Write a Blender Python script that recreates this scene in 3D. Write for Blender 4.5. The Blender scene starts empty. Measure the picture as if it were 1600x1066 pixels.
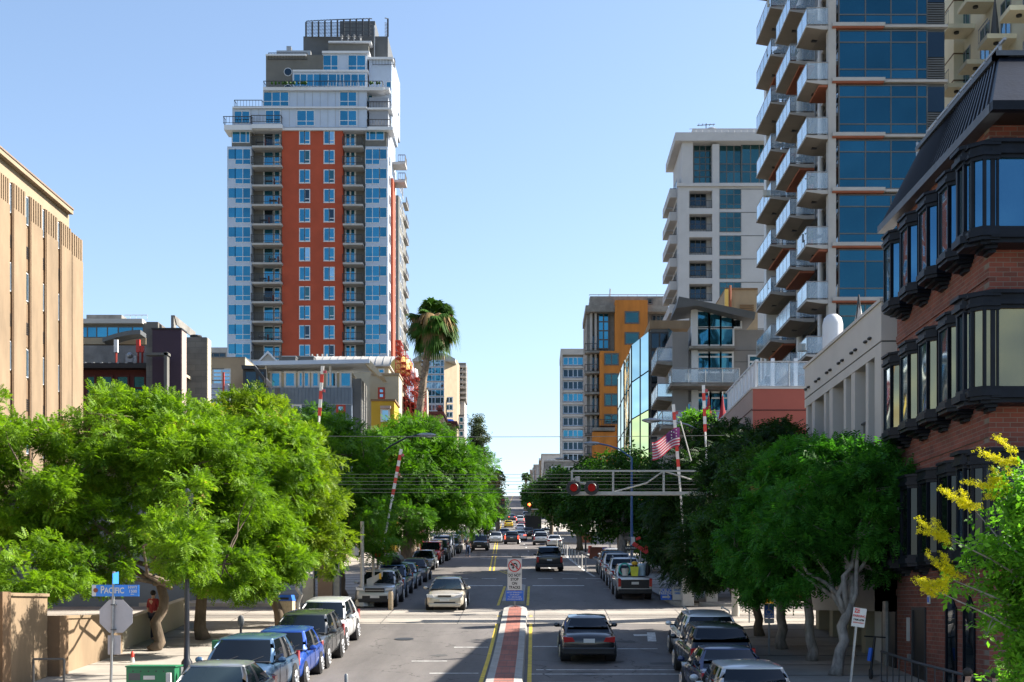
import bpy, bmesh, math, random
import numpy as np
from mathutils import Vector, Matrix, Euler
R = math.radians
SC = bpy.context.scene
COL = SC.collection
random.seed(7); rng = np.random.default_rng(11)
F = 2000.0; VX = 835.0; VY = 945.0           # focal length in photo pixels, level line and street axis in the photo

def PX(px, Y): return (px - VX) * Y / F
def PZ(py, Y): return (VY - py) * Y / F

# ---------------------------------------------------------------- street profile
KY = [-400, 0, 20, 33.3, 40, 47, 54, 70, 91, 167, 250, 450, 800, 835, 900, 3000]
KZ = [-3.6, -3.3, -2.85, -2.2, -1.72, -1.05, -0.28, 1.0, 2.6, 8.35, 15.4, 34.5, 68.0, 70.2, 69.5, 60]
def G(y): return float(np.interp(y, KY, KZ))
def slope(y): return math.atan((G(y + 1.5) - G(y - 1.5)) / 3.0)
CY = [-400, 34, 54, 70, 87, 167, 280, 800, 3000]
CX = [-0.8, -0.8, -0.85, -1.1, -3.0, -5.0, -7.4, -13.5, -14]
def cx(y): return float(np.interp(y, CY, CX))
LY = [-400, 54, 87, 167, 280, 800, 3000]; LXs = [-8.2, -8.2, -9.0, -11.6, -14, -20.5, -21]
RY = [-400, 22, 42, 50, 66, 87, 167, 280, 800, 3000]; RXs = [4.95, 4.95, 6.45, 6.4, 5.9, 5.6, 3.0, -.8, -6.5, -7]
def lx(y): return float(np.interp(y, LY, LXs))
def rx(y): return float(np.interp(y, RY, RXs))

# ---------------------------------------------------------------- materials
MATS = {}
def nt(m):
    m.use_nodes = True
    n = m.node_tree
    return n, n.nodes['Principled BSDF'] if 'Principled BSDF' in n.nodes else None
def mat(name, col, rough=.7, var=.12, scale=3.0, bump=.0, bscale=40., metal=0., spec=None, coat=0., emit=None, est=0., col2=None, stretch=None, alpha=None, trans=0.):
    if name in MATS: return MATS[name]
    m = bpy.data.materials.new(name); n, b = nt(m); L = n.links; N = n.nodes
    b.inputs['Roughness'].default_value = rough; b.inputs['Metallic'].default_value = metal
    if spec is not None: b.inputs['Specular IOR Level'].default_value = spec
    if coat: b.inputs['Coat Weight'].default_value = coat; b.inputs['Coat Roughness'].default_value = .04
    if emit:
        b.inputs['Emission Color'].default_value = (*emit, 1); b.inputs['Emission Strength'].default_value = est
    if alpha is not None: b.inputs['Alpha'].default_value = alpha
    if trans: b.inputs['Transmission Weight'].default_value = trans
    if var > 0 or col2:
        tc = N.new('ShaderNodeTexCoord'); mp = N.new('ShaderNodeMapping'); L.new(tc.outputs['Object'], mp.inputs['Vector'])
        if stretch: mp.inputs['Scale'].default_value = stretch
        no = N.new('ShaderNodeTexNoise'); no.inputs['Scale'].default_value = scale; no.inputs['Detail'].default_value = 6; no.inputs['Roughness'].default_value = .62
        L.new(mp.outputs[0], no.inputs['Vector'])
        rp = N.new('ShaderNodeValToRGB'); L.new(no.outputs['Fac'], rp.inputs['Fac'])
        c2 = col2 if col2 else tuple(c * (1 - var) for c in col)
        c1 = col if col2 else tuple(min(1, c * (1 + var)) for c in col)
        rp.color_ramp.elements[0].position = .32; rp.color_ramp.elements[1].position = .68
        rp.color_ramp.elements[0].color = (*c2, 1); rp.color_ramp.elements[1].color = (*c1, 1)
        L.new(rp.outputs[0], b.inputs['Base Color'])
        if bump:
            n2 = N.new('ShaderNodeTexNoise'); n2.inputs['Scale'].default_value = bscale; n2.inputs['Detail'].default_value = 3
            L.new(mp.outputs[0], n2.inputs['Vector'])
            bp = N.new('ShaderNodeBump'); bp.inputs['Strength'].default_value = bump; bp.inputs['Distance'].default_value = .02
            L.new(n2.outputs['Fac'], bp.inputs['Height']); L.new(bp.outputs[0], b.inputs['Normal'])
    else: b.inputs['Base Color'].default_value = (*col, 1)
    MATS[name] = m; return m
def glassm(name, col, rough=.03, metal=.85, wav=.25, scale=.35):
    """tinted mirror-like window glass with slight waviness and pane to pane differences"""
    m = bpy.data.materials.new(name); n, b = nt(m); L = n.links; N = n.nodes
    b.inputs['Metallic'].default_value = metal; b.inputs['Roughness'].default_value = rough
    tc = N.new('ShaderNodeTexCoord'); no = N.new('ShaderNodeTexNoise'); no.inputs['Scale'].default_value = scale; no.inputs['Detail'].default_value = 1.5
    L.new(tc.outputs['Object'], no.inputs['Vector'])
    geo = N.new('ShaderNodeNewGeometry')
    mx = N.new('ShaderNodeMath'); mx.operation = 'MULTIPLY_ADD'; L.new(geo.outputs['Random Per Island'], mx.inputs[0]); mx.inputs[1].default_value = .55; mx.inputs[2].default_value = 0.
    ad = N.new('ShaderNodeMath'); ad.operation = 'MULTIPLY_ADD'; L.new(no.outputs['Fac'], ad.inputs[0]); ad.inputs[1].default_value = .5; L.new(mx.outputs[0], ad.inputs[2])
    rp = N.new('ShaderNodeValToRGB'); L.new(ad.outputs[0], rp.inputs['Fac'])
    rp.color_ramp.elements[0].color = (*[c * .55 for c in col], 1); rp.color_ramp.elements[1].color = (*[min(1, c * 1.35) for c in col], 1)
    L.new(rp.outputs[0], b.inputs['Base Color'])
    bp = N.new('ShaderNodeBump'); bp.inputs['Strength'].default_value = wav; bp.inputs['Distance'].default_value = .25
    L.new(no.outputs['Fac'], bp.inputs['Height']); L.new(bp.outputs[0], b.inputs['Normal'])
    MATS[name] = m; return m
def brickm(name, c1, c2, mortar, side, scale=1., bw=.24, rh=.08):
    m = bpy.data.materials.new(name); n, b = nt(m); L = n.links; N = n.nodes
    b.inputs['Roughness'].default_value = .85
    tc = N.new('ShaderNodeTexCoord'); sx = N.new('ShaderNodeSeparateXYZ'); cb = N.new('ShaderNodeCombineXYZ')
    L.new(tc.outputs['Object'], sx.inputs[0]); L.new(sx.outputs['Y' if side else 'X'], cb.inputs[0]); L.new(sx.outputs['Z'], cb.inputs[1])
    br = N.new('ShaderNodeTexBrick'); L.new(cb.outputs[0], br.inputs['Vector'])
    br.inputs['Scale'].default_value = scale; br.inputs['Brick Width'].default_value = bw; br.inputs['Row Height'].default_value = rh
    br.inputs['Mortar Size'].default_value = .008; br.inputs['Mortar Smooth'].default_value = .3; br.inputs['Bias'].default_value = -.1
    br.inputs['Color1'].default_value = (*c1, 1); br.inputs['Color2'].default_value = (*c2, 1); br.inputs['Mortar'].default_value = (*mortar, 1)
    no = N.new('ShaderNodeTexNoise'); no.inputs['Scale'].default_value = .9; no.inputs['Detail'].default_value = 5; L.new(tc.outputs['Object'], no.inputs['Vector'])
    mx = N.new('ShaderNodeMixRGB'); mx.blend_type = 'MULTIPLY'; mx.inputs['Fac'].default_value = .55
    rp = N.new('ShaderNodeValToRGB'); rp.color_ramp.elements[0].position = .3; rp.color_ramp.elements[1].position = .7
    rp.color_ramp.elements[0].color = (.55, .52, .5, 1); rp.color_ramp.elements[1].color = (1.25, 1.2, 1.15, 1)
    L.new(no.outputs['Fac'], rp.inputs['Fac']); L.new(br.outputs['Color'], mx.inputs[1]); L.new(rp.outputs[0], mx.inputs[2])
    L.new(mx.outputs[0], b.inputs['Base Color'])
    bp = N.new('ShaderNodeBump'); bp.inputs['Strength'].default_value = .5; bp.inputs['Distance'].default_value = .01; bp.invert = True
    L.new(br.outputs['Fac'], bp.inputs['Height']); L.new(bp.outputs[0], b.inputs['Normal'])
    MATS[name] = m; return m
def leafm(name, c1, c2, trl=.45, dead=None, tint=(1.5, 1.55, .6, 1)):
    m = bpy.data.materials.new(name); m.use_nodes = True; n = m.node_tree; N = n.nodes; L = n.links
    N.clear(); out = N.new('ShaderNodeOutputMaterial'); b = N.new('ShaderNodeBsdfPrincipled'); t = N.new('ShaderNodeBsdfTranslucent'); mx = N.new('ShaderNodeMixShader')
    geo = N.new('ShaderNodeNewGeometry'); tc = N.new('ShaderNodeTexCoord'); no = N.new('ShaderNodeTexNoise'); no.inputs['Scale'].default_value = .8; no.inputs['Detail'].default_value = 3
    L.new(tc.outputs['Object'], no.inputs['Vector'])
    a = N.new('ShaderNodeMath'); a.operation = 'MULTIPLY_ADD'; L.new(geo.outputs['Random Per Island'], a.inputs[0]); a.inputs[1].default_value = .45
    s = N.new('ShaderNodeMath'); s.operation = 'MULTIPLY_ADD'; L.new(no.outputs['Fac'], s.inputs[0]); s.inputs[1].default_value = 1.5; s.inputs[2].default_value = -.5
    L.new(s.outputs[0], a.inputs[2])
    rp = N.new('ShaderNodeValToRGB'); L.new(a.outputs[0], rp.inputs['Fac'])
    rp.color_ramp.elements[0].color = (*c1, 1); rp.color_ramp.elements[1].color = (*c2, 1)
    if dead:
        e = rp.color_ramp.elements.new(.95); e.color = (*c2, 1); rp.color_ramp.elements[2].color = (*dead, 1)
        rp.color_ramp.elements[1].position = .85 if rp.color_ramp.elements[1].position > .9 else rp.color_ramp.elements[1].position
    L.new(rp.outputs[0], b.inputs['Base Color']); b.inputs['Roughness'].default_value = .55; b.inputs['Specular IOR Level'].default_value = .2
    g = N.new('ShaderNodeMixRGB'); g.blend_type = 'MULTIPLY'; g.inputs['Fac'].default_value = 1; L.new(rp.outputs[0], g.inputs[1]); g.inputs[2].default_value = tint
    L.new(g.outputs[0], t.inputs['Color']); mx.inputs[0].default_value = trl
    L.new(b.outputs[0], mx.inputs[1]); L.new(t.outputs[0], mx.inputs[2]); L.new(mx.outputs[0], out.inputs[0])
    MATS[name] = m; return m

# ---------------------------------------------------------------- mesh builder
class MB:
    def __init__(s): s.v = []; s.f = []; s.m = []; s.mats = []
    def mi(s, m):
        if m not in s.mats: s.mats.append(m)
        return s.mats.index(m)
    def add(s, vs, fs, m):
        o = len(s.v); s.v += [tuple(v) for v in vs]; k = s.mi(m)
        for f in fs: s.f.append(tuple(i + o for i in f)); s.m.append(k)
        return s
    def box(s, x0, x1, y0, y1, z0, z1, m):
        if x0 > x1: x0, x1 = x1, x0
        if y0 > y1: y0, y1 = y1, y0
        if z0 > z1: z0, z1 = z1, z0
        return s.add([(x0,y0,z0),(x1,y0,z0),(x1,y1,z0),(x0,y1,z0),(x0,y0,z1),(x1,y0,z1),(x1,y1,z1),(x0,y1,z1)],
              [(0,3,2,1),(4,5,6,7),(0,1,5,4),(1,2,6,5),(2,3,7,6),(3,0,4,7)], m)
    def fbox(s, px0, py0, px1, py1, Y, d, m, yb=None):
        """box whose near face stands at distance Y and has the photo outline px0..px1, py0..py1; d deep"""
        return s.box(PX(px0, Y), PX(px1, Y), Y, Y + d, PZ(py0, Y), PZ(py1, Y) if yb is None else yb, m)
    def quad(s, a, b, c, d, m): return s.add([a, b, c, d], [(0, 1, 2, 3)], m)
    def prism(s, pts, axis, a0, a1, m):
        """polygon pts (2D) extruded along axis 'x','y' or 'z' from a0 to a1"""
        def P(u, w, a): return (a, u, w) if axis == 'x' else ((u, a, w) if axis == 'y' else (u, w, a))
        n = len(pts); vs = [P(u, w, a0) for u, w in pts] + [P(u, w, a1) for u, w in pts]
        fs = [tuple(range(n))[::-1], tuple(range(n, 2 * n))] + [(i, (i + 1) % n, n + (i + 1) % n, n + i) for i in range(n)]
        return s.add(vs, fs, m)
    def tube(s, pts, r, m, seg=8, cap=True):
        pts = [Vector(p) for p in pts]; n = len(pts)
        if not hasattr(r, '__len__'): r = [r] * n
        vs = []; prev = None
        for i, p in enumerate(pts):
            d = (pts[min(i + 1, n - 1)] - pts[max(i - 1, 0)]).normalized()
            if prev is None:
                u = d.cross(Vector((0, 0, 1)));
                if u.length < .1: u = d.cross(Vector((1, 0, 0)))
            else: u = prev - d * prev.dot(d)
            u.normalize(); prev = u; w = d.cross(u)
            for k in range(seg):
                a = 2 * math.pi * k / seg; vs.append(p + (u * math.cos(a) + w * math.sin(a)) * r[i])
        fs = [(i * seg + k, i * seg + (k + 1) % seg, (i + 1) * seg + (k + 1) % seg, (i + 1) * seg + k) for i in range(n - 1) for k in range(seg)]
        if cap: fs += [tuple(range(seg))[::-1], tuple(range((n - 1) * seg, n * seg))]
        return s.add(vs, fs, m)
    def lathe(s, prof, c, m, seg=16, axis='z'):
        """prof = [(r, h)...] about an axis through c"""
        vs = []
        for r, h in prof:
            for k in range(seg):
                a = 2 * math.pi * k / seg; q = (r * math.cos(a), r * math.sin(a), h)
                if axis == 'y': q = (q[0], q[2], q[1])
                if axis == 'x': q = (q[2], q[0], q[1])
                vs.append((c[0] + q[0], c[1] + q[1], c[2] + q[2]))
        n = len(prof)
        fs = [(i * seg + k, i * seg + (k + 1) % seg, (i + 1) * seg + (k + 1) % seg, (i + 1) * seg + k) for i in range(n - 1) for k in range(seg)]
        fs += [tuple(range(seg))[::-1], tuple(range((n - 1) * seg, n * seg))]
        return s.add(vs, fs, m)
    def ell(s, c, r, m, seg=12, rings=8):
        vs = []; 
        for i in range(rings + 1):
            t = math.pi * i / rings
            for k in range(seg):
                a = 2 * math.pi * k / seg
                vs.append((c[0] + r[0] * math.sin(t) * math.cos(a), c[1] + r[1] * math.sin(t) * math.sin(a), c[2] + r[2] * math.cos(t)))
        fs = [(i * seg + k, (i + 1) * seg + k, (i + 1) * seg + (k + 1) % seg, i * seg + (k + 1) % seg) for i in range(rings) for k in range(seg)]
        return s.add(vs, fs, m)
    def build(s, name, parent=None, label=None, smooth=False, kind=None, bevel=0, cat=None, group=None):
        me = bpy.data.meshes.new(name); off = Vector((0, 0, 0)); q = parent
        while q: off += q.location; q = q.parent
        if parent is None and cat and s.v:      # a thing that is one mesh: origin at its base
            a = np.array(s.v); off = Vector(((a[:,0].min()+a[:,0].max())/2, (a[:,1].min()+a[:,1].max())/2, a[:,2].min()))
        me.from_pydata([(v[0] - off[0], v[1] - off[1], v[2] - off[2]) for v in s.v], [], s.f)
        for m in s.mats: me.materials.append(m)
        me.polygons.foreach_set('material_index', s.m)
        if smooth: me.polygons.foreach_set('use_smooth', [True] * len(me.polygons))
        me.update()
        bm = bmesh.new(); bm.from_mesh(me); bmesh.ops.recalc_face_normals(bm, faces=bm.faces); bm.to_mesh(me); bm.free()
        if smooth == 'auto': me.set_sharp_from_angle(angle=R(38))
        o = bpy.data.objects.new(name, me); COL.objects.link(o)
        if parent: o.parent = parent
        elif cat: o.location = off
        if label: o['label'] = label
        if cat: o['category'] = cat
        if group: o['group'] = group
        if kind: o['kind'] = kind
        if bevel:
            b = o.modifiers.new('b', 'BEVEL'); b.width = bevel; b.segments = 2; b.limit_method = 'ANGLE'; b.angle_limit = R(40)
        return o

def thing(name, label, cat, loc=(0, 0, 0), group=None):
    o = bpy.data.objects.new(name, None); COL.objects.link(o); o.location = loc; o.empty_display_size = .2
    o['label'] = label; o['category'] = cat
    if group: o['group'] = group
    return o
def struct(mb, name, smooth=False):
    o = mb.build(name, smooth=smooth, kind='structure'); return o
def copy_tree(o, parent=None):
    c = o.copy(); COL.objects.link(c)
    if parent: c.parent = parent
    for ch in list(o.children): copy_tree(ch, c)
    return c
def text(body, size, loc, rot, m, parent, name='lettering', ext=.002, align='CENTER', sx=1., bold=0.):
    cu = bpy.data.curves.new(name, 'FONT'); cu.body = body; cu.size = size; cu.extrude = ext; cu.align_x = align; cu.align_y = 'CENTER'; cu.offset = bold
    tmp = bpy.data.objects.new(name, cu); me = bpy.data.meshes.new_from_object(tmp); bpy.data.objects.remove(tmp)
    me.materials.clear(); me.materials.append(m); o = bpy.data.objects.new(name, me); COL.objects.link(o)
    off = Vector((0, 0, 0)); q = parent
    while q: off += q.location; q = q.parent
    o.location = Vector(loc) - off; o.rotation_euler = rot; o.scale = (sx, 1, 1); o.parent = parent
    return o

# window with frame and panes, one mesh. plane 'y': faces -Y at Y=a, u is X.  plane 'x': faces -X (or +X) at X=a, u is Y
def winmesh(mb, pl, a, u0, u1, z0, z1, fm, gm, nx=2, nz=1, t=.06, proud=.05, sgn=-1, xs=None, zs=None):
    def bx(ua, ub, za, zb, d0, d1, m):
        d0, d1 = a + sgn * d0, a + sgn * d1
        if pl == 'y': mb.box(ua, ub, d0, d1, za, zb, m)
        else: mb.box(d0, d1, ua, ub, za, zb, m)
    if u0 > u1: u0, u1 = u1, u0
    if z0 > z1: z0, z1 = z1, z0
    us = [u0] + [u0 + (u1 - u0) * q for q in (xs if xs else [i / nx for i in range(1, nx)])] + [u1]
    vs = [z0] + [z0 + (z1 - z0) * q for q in (zs if zs else [i / nz for i in range(1, nz)])] + [z1]
    for i in range(len(us) - 1):
        for j in range(len(vs) - 1):
            bx(us[i] + t * .4, us[i + 1] - t * .4, vs[j] + t * .4, vs[j + 1] - t * .4, -.03, proud * .35, gm)
    for i, u in enumerate(us):
        w = t if 0 < i < len(us) - 1 else t
        bx(u - w / 2, u + w / 2, vs[0] - t / 2, vs[-1] + t / 2, -.04, proud, fm)
    for v in vs: bx(us[0] + t / 2, us[-1] - t / 2, v - t / 2, v + t / 2, -.04, proud * .9, fm)
def win(parent, pl, a, u0, u1, z0, z1, fm, gm, name='window', **k):
    mb = MB(); winmesh(mb, pl, a, u0, u1, z0, z1, fm, gm, **k); return mb.build(name, parent)
def pwin(parent, px0, py0, px1, py1, Y, fm, gm, **k):
    return win(parent, 'y', Y, PX(px0, Y), PX(px1, Y), PZ(py1, Y), PZ(py0, Y), fm, gm, **k)
def railing(mb, pts, h, m, n=None, gl=None, t=.03, step=.14):
    """rail along pts (3D polyline), posts/bars or a glass infill"""
    for (a, b) in zip(pts[:-1], pts[1:]):
        a = Vector(a); b = Vector(b); L = (b - a).length
        mb.tube([a + Vector((0, 0, h)), b + Vector((0, 0, h))], t, m, 6)
        mb.tube([a + Vector((0, 0, .08)), b + Vector((0, 0, .08))], t * .7, m, 4)
        k = max(1, int(L / (step if gl is None else 1.1)))
        for i in range(k + 1):
            p = a.lerp(b, i / k); mb.tube([p, p + Vector((0, 0, h))], t * (.45 if gl is None else .8), m, 4)
        if gl is not None:
            d = (b - a).normalized(); nrm = d.cross(Vector((0, 0, 1))) * .008; z0, z1 = Vector((0, 0, .1)), Vector((0, 0, h - .04))
            mb.add([a + z0 + nrm, b + z0 + nrm, b + z1 + nrm, a + z1 + nrm, a + z0 - nrm, b + z0 - nrm, b + z1 - nrm, a + z1 - nrm],
                   [(0, 1, 2, 3), (7, 6, 5, 4), (0, 4, 5, 1), (1, 5, 6, 2), (2, 6, 7, 3), (3, 7, 4, 0)], gl)

# ---------------------------------------------------------------- palette
M = {}
M['asphalt'] = None
def setup_mats():
    m = bpy.data.materials.new('asphalt'); n, b = nt(m); L = n.links; N = n.nodes
    tc = N.new('ShaderNodeTexCoord')
    no = N.new('ShaderNodeTexNoise'); no.inputs['Scale'].default_value = .35; no.inputs['Detail'].default_value = 8; no.inputs['Roughness'].default_value = .65
    mp = N.new('ShaderNodeMapping'); mp.inputs['Scale'].default_value = (1.6, .25, 1); L.new(tc.outputs['Object'], mp.inputs['Vector']); L.new(mp.outputs[0], no.inputs['Vector'])
    rp = N.new('ShaderNodeValToRGB'); L.new(no.outputs['Fac'], rp.inputs['Fac'])
    rp.color_ramp.elements[0].position = .3; rp.color_ramp.elements[1].position = .72
    rp.color_ramp.elements[0].color = (.075, .062, .055, 1); rp.color_ramp.elements[1].color = (.155, .128, .114, 1)
    fn = N.new('ShaderNodeTexNoise'); fn.inputs['Scale'].default_value = 30; fn.inputs['Detail'].default_value = 4; L.new(tc.outputs['Object'], fn.inputs['Vector'])
    m1 = N.new('ShaderNodeMixRGB'); m1.blend_type = 'OVERLAY'; m1.inputs['Fac'].default_value = .5; L.new(rp.outputs[0], m1.inputs[1]); L.new(fn.outputs['Color'], m1.inputs[2])
    hs = N.new('ShaderNodeHueSaturation'); hs.inputs['Saturation'].default_value = .55; L.new(m1.outputs[0], hs.inputs['Color'])
    vo = N.new('ShaderNodeTexVoronoi'); vo.feature = 'DISTANCE_TO_EDGE'; vo.inputs['Scale'].default_value = .22
    wn = N.new('ShaderNodeTexNoise'); wn.inputs['Scale'].default_value = 1.2; wn.inputs['Detail'].default_value = 5; L.new(tc.outputs['Object'], wn.inputs['Vector'])
    av = N.new('ShaderNodeMixRGB'); av.inputs['Fac'].default_value = .2; L.new(tc.outputs['Object'], av.inputs[1]); L.new(wn.outputs['Color'], av.inputs[2]); 
    vm = N.new('ShaderNodeVectorMath'); vm.operation = 'MULTIPLY_ADD'; L.new(wn.outputs['Color'], vm.inputs[0]); vm.inputs[1].default_value = (1.6, 1.6, 0); L.new(tc.outputs['Object'], vm.inputs[2])
    L.new(vm.outputs[0], vo.inputs['Vector'])
    cr = N.new('ShaderNodeMath'); cr.operation = 'LESS_THAN'; cr.inputs[1].default_value = .0032; L.new(vo.outputs['Distance'], cr.inputs[0])
    m2 = N.new('ShaderNodeMixRGB'); m2.inputs[2].default_value = (.045, .04, .037, 1); L.new(cr.outputs[0], m2.inputs['Fac']); L.new(hs.outputs[0], m2.inputs[1])
    L.new(m2.outputs[0], b.inputs['Base Color']); b.inputs['Roughness'].default_value = .82
    bp = N.new('ShaderNodeBump'); bp.inputs['Strength'].default_value = .35; bp.inputs['Distance'].default_value = .01; L.new(fn.outputs['Fac'], bp.inputs['Height']); L.new(bp.outputs[0], b.inputs['Normal'])
    M['asphalt'] = m
    M['paint_w'] = mat('worn_white_road_paint', (.72, .72, .7), .7, col2=(.3, .29, .28), scale=5)
    M['paint_y'] = mat('worn_yellow_road_paint', (.75, .52, .02), .7, col2=(.4, .28, .03), scale=4)
    M['concrete'] = mat('pavement_concrete', (.30, .27, .235), .85, .14, 1.2, .3, 30)
    M['curb'] = mat('kerb_concrete', (.3, .29, .27), .85, .16, 2, .2)
    M['ground'] = mat('dusty_ground', (.2, .19, .15), .95, .3, .05, .0)
    M['paver_red'] = brickm('red_median_pavers', (.3, .11, .08), (.24, .085, .065), (.16, .09, .08), False, 1, .22, .11)
    M['rail'] = mat('polished_rail_steel', (.45, .42, .4), .35, .1, 3, metal=.8)
    M['bluegl'] = glassm('blue_tinted_glass', (.04, .19, .29))
    M['deepgl'] = glassm('deep_blue_curtain_glass', (.018, .088, .135), wav=.2)
    M['tealgl'] = glassm('green_teal_glass', (.035, .10, .115))
    M['skygl'] = glassm('pale_sky_glass', (.22, .36, .46))
    M['palegl'] = glassm('pale_mirror_glass', (.55, .72, .72), .02, 1, .3, .3)
    M['goldrefl'] = glassm('gold_reflection_mirror_glass', (1, .84, .34), .02, 1, .5, .25)  # reflection of a yellowish building put into the glass colour
    M['dimgl'] = glassm('dark_window_glass', (.028, .045, .06))
    M['creamgl'] = glassm('brown_reflecting_glass', (.24, .2, .12), .04, .8, .9)
    M['baygl'] = glassm('blue_bay_glass', (.05, .15, .25), .03, .85, .7)
    M['blackgl'] = glassm('unlit_dark_glass', (.012, .015, .02), .05, .5)
    M['flats'] = mat('pale_cream_render', (.72, .66, .48), .85, .06, .7)
    M['sidewh'] = mat('sun_dimmed_side_cladding', (.22, .24, .28), .7, .08, .8)  # white cladding copied darker, toned down against sun glare on the side
    M['railgl'] = glassm('pale_balcony_glass', (.62, .72, .8), .14, .85, .05)
    M['cleargl'] = mat('clear_balcony_glass', (.5, .64, .78), .05, 0, alpha=.3, spec=.8)
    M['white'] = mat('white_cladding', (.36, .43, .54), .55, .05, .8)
    M['whitefr'] = mat('white_frame_paint', (.52, .54, .57), .5, .03, 2)
    M['slab'] = mat('painted_slab_concrete', (.34, .33, .32), .8, .1, .8)
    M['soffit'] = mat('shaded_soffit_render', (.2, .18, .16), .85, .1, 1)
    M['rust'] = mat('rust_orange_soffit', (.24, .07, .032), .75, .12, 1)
    M['red'] = mat('brick_red_render', (.34, .058, .024), .85, .13, .35, .1, 6)
    M['olive'] = mat('olive_grey_render', (.12, .118, .108), .85, .1, .5)
    M['darkgrey'] = mat('dark_grey_metal', (.075, .08, .085), .6, .12, 1)
    M['dkmetal'] = mat('black_railing_metal', (.03, .032, .036), .5, .1, 2)
    M['navy'] = mat('blue_black_bay_metal', (.005, .0075, .014), .42, .35, 2.2, .2, 9, spec=.16)
    M['tan'] = mat('tan_stucco', (.21, .15, .092), .9, .24, .6, .35, 12, stretch=(1, 1, .35))
    M['tanlt'] = mat('light_tan_stucco', (.27, .21, .14), .9, .1, .8, .3, 14)
    M['tandk'] = mat('bronze_trim_and_reveal_shade', (.16, .10, .055), .9, .12, 1)
    M['cream'] = mat('cream_stucco', (.46, .44, .42), .85, .06, .7, .1, 20)
    M['cream2'] = mat('warm_cream_stucco', (.36, .32, .24), .85, .06, .7)
    M['greywall'] = mat('grey_condo_render', (.19, .187, .19), .85, .08, .5)
    M['conc'] = mat('weathered_concrete', (.18, .175, .165), .9, .28, 1.2, .3, 10)
    M['orange'] = mat('orange_stained_render', (.42, .155, .025), .85, .2, .5, stretch=(1.5, 1, .3))
    M['salmon'] = mat('salmon_red_panel', (.33, .085, .06), .8, .07, .6)
    M['pink'] = mat('pinkish_beige_render', (.33, .25, .22), .85, .06, .6)
    M['purple'] = mat('dark_purple_panel', (.04, .022, .038), .75, .1, .6)
    M['maroon'] = mat('maroon_timber', (.08, .012, .010), .7, .15, 1.5)
    M['blkstone'] = brickm('grey_block_wall', (.17, .165, .15), (.12, .12, .115), (.08, .08, .075), False, 1, .8, .38)
    M['bluegrey'] = mat('blue_grey_corrugated_cladding', (.10, .135, .18), .6, .14, .7)
    M['greyroof'] = mat('light_grey_metal_roof', (.36, .35, .33), .55, .1, .5)
    M['yellow'] = mat('mustard_yellow_render', (.42, .26, .02), .85, .08, .5)
    M['scaf'] = mat('red_primer_steel', (.32, .03, .015), .6, .2, 2)
    M['tank'] = mat('tank_yellow_paint', (.6, .4, .1), .7, .15, .5)
    M['brick_s'] = brickm('red_brick_side', (.2, .062, .042), (.12, .04, .03), (.17, .15, .13), True, 1, .32, .11)
    M['brick_f'] = brickm('red_brick_front', (.2, .055, .038), (.11, .036, .027), (.17, .15, .13), False, 1, .32, .11)
    M['gutter'] = mat('lead_grey_gutter', (.055, .066, .085), .5, .25, 2)
    M['galv'] = mat('galvanised_steel', (.3, .31, .32), .45, .15, 6, metal=.6)
    M['polewh'] = mat('white_pole_paint', (.42, .41, .38), .55, .1, 3)
    M['signwh'] = mat('sign_white', (.55, .54, .52), .45, .04, 4)
    M['signred'] = mat('sign_red', (.55, .03, .03), .45, .08, 3)
    M['signblue'] = mat('sign_blue', (.02, .12, .55), .45, .08, 3)
    M['streetblue'] = mat('street_sign_blue', (.03, .2, .62), .45, .05, 3)
    M['signyel'] = mat('sign_yellow', (.75, .42, .02), .5, .1, 3)
    M['signgrey'] = mat('sign_back_aluminium', (.4, .38, .39), .55, .08, 3)
    M['black'] = mat('black_paint', (.012, .012, .014), .45, .1, 4)
    M['blackpole'] = mat('black_pole_paint', (.015, .017, .024), .35, .1, 4)
    M['gred'] = mat('gate_red_stripe', (.62, .05, .03), .5, .1, 3)
    M['gwhite'] = mat('gate_white_stripe', (.72, .7, .66), .5, .1, 3)
    M['utilgreen'] = mat('utility_green_paint', (.02, .16, .07), .5, .15, 2)
    M['tanbin'] = mat('tan_aggregate', (.42, .33, .22), .85, .2, 12)
    M['brownbox'] = mat('brown_cabinet_paint', (.2, .14, .1), .6, .1, 2)
    M['bark'] = mat('grey_brown_bark', (.12, .09, .062), .95, .35, 5, .8, 14, stretch=(1, 1, .35))
    M['barkpale'] = mat('pale_grey_bark', (.24, .22, .2), .9, .45, 6, .9, 10, stretch=(1, 1, .4))
    M['barkpalm'] = mat('palm_bark', (.2, .15, .11), .95, .4, 6, .9, 10)
    M['leafL'] = leafm('feathery_yellow_green_leaf', (.016, .07, .006), (.19, .33, .016), .4, (.35, .2, .08))
    M['leafL2'] = leafm('fresh_green_leaf', (.012, .065, .006), (.12, .28, .016), .38)
    M['leafL3'] = leafm('yellowish_leaf', (.026, .08, .006), (.22, .32, .018), .4, (.3, .2, .06))
    M['leafM'] = leafm('mid_green_leaf', (.010, .045, .007), (.05, .135, .014), .32)
    M['leafD'] = leafm('dark_green_leaf', (.006, .025, .006), (.025, .07, .010), .28)
    M['leafR'] = leafm('glossy_green_leaf', (.009, .055, .009), (.07, .25, .028), .4, (.2, .1, .03))
    M['leafY'] = leafm('near_bright_leaf', (.03, .12, .010), (.17, .40, .035), .45)
    M['bloom'] = leafm('yellow_blossom', (.42, .40, .006), (.7, .64, .015), .3)
    M['palmleaf'] = leafm('palm_leaf', (.02, .06, .01), (.07, .16, .02), .3)
    M['palmdead'] = leafm('dry_palm_leaf', (.16, .1, .04), (.34, .23, .12), .25)
    M['conifer'] = leafm('dusty_conifer_leaf', (.03, .05, .02), (.07, .1, .045), .2)
    M['tyre'] = mat('tyre_rubber', (.014, .014, .015), .8, .15, 5)
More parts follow.
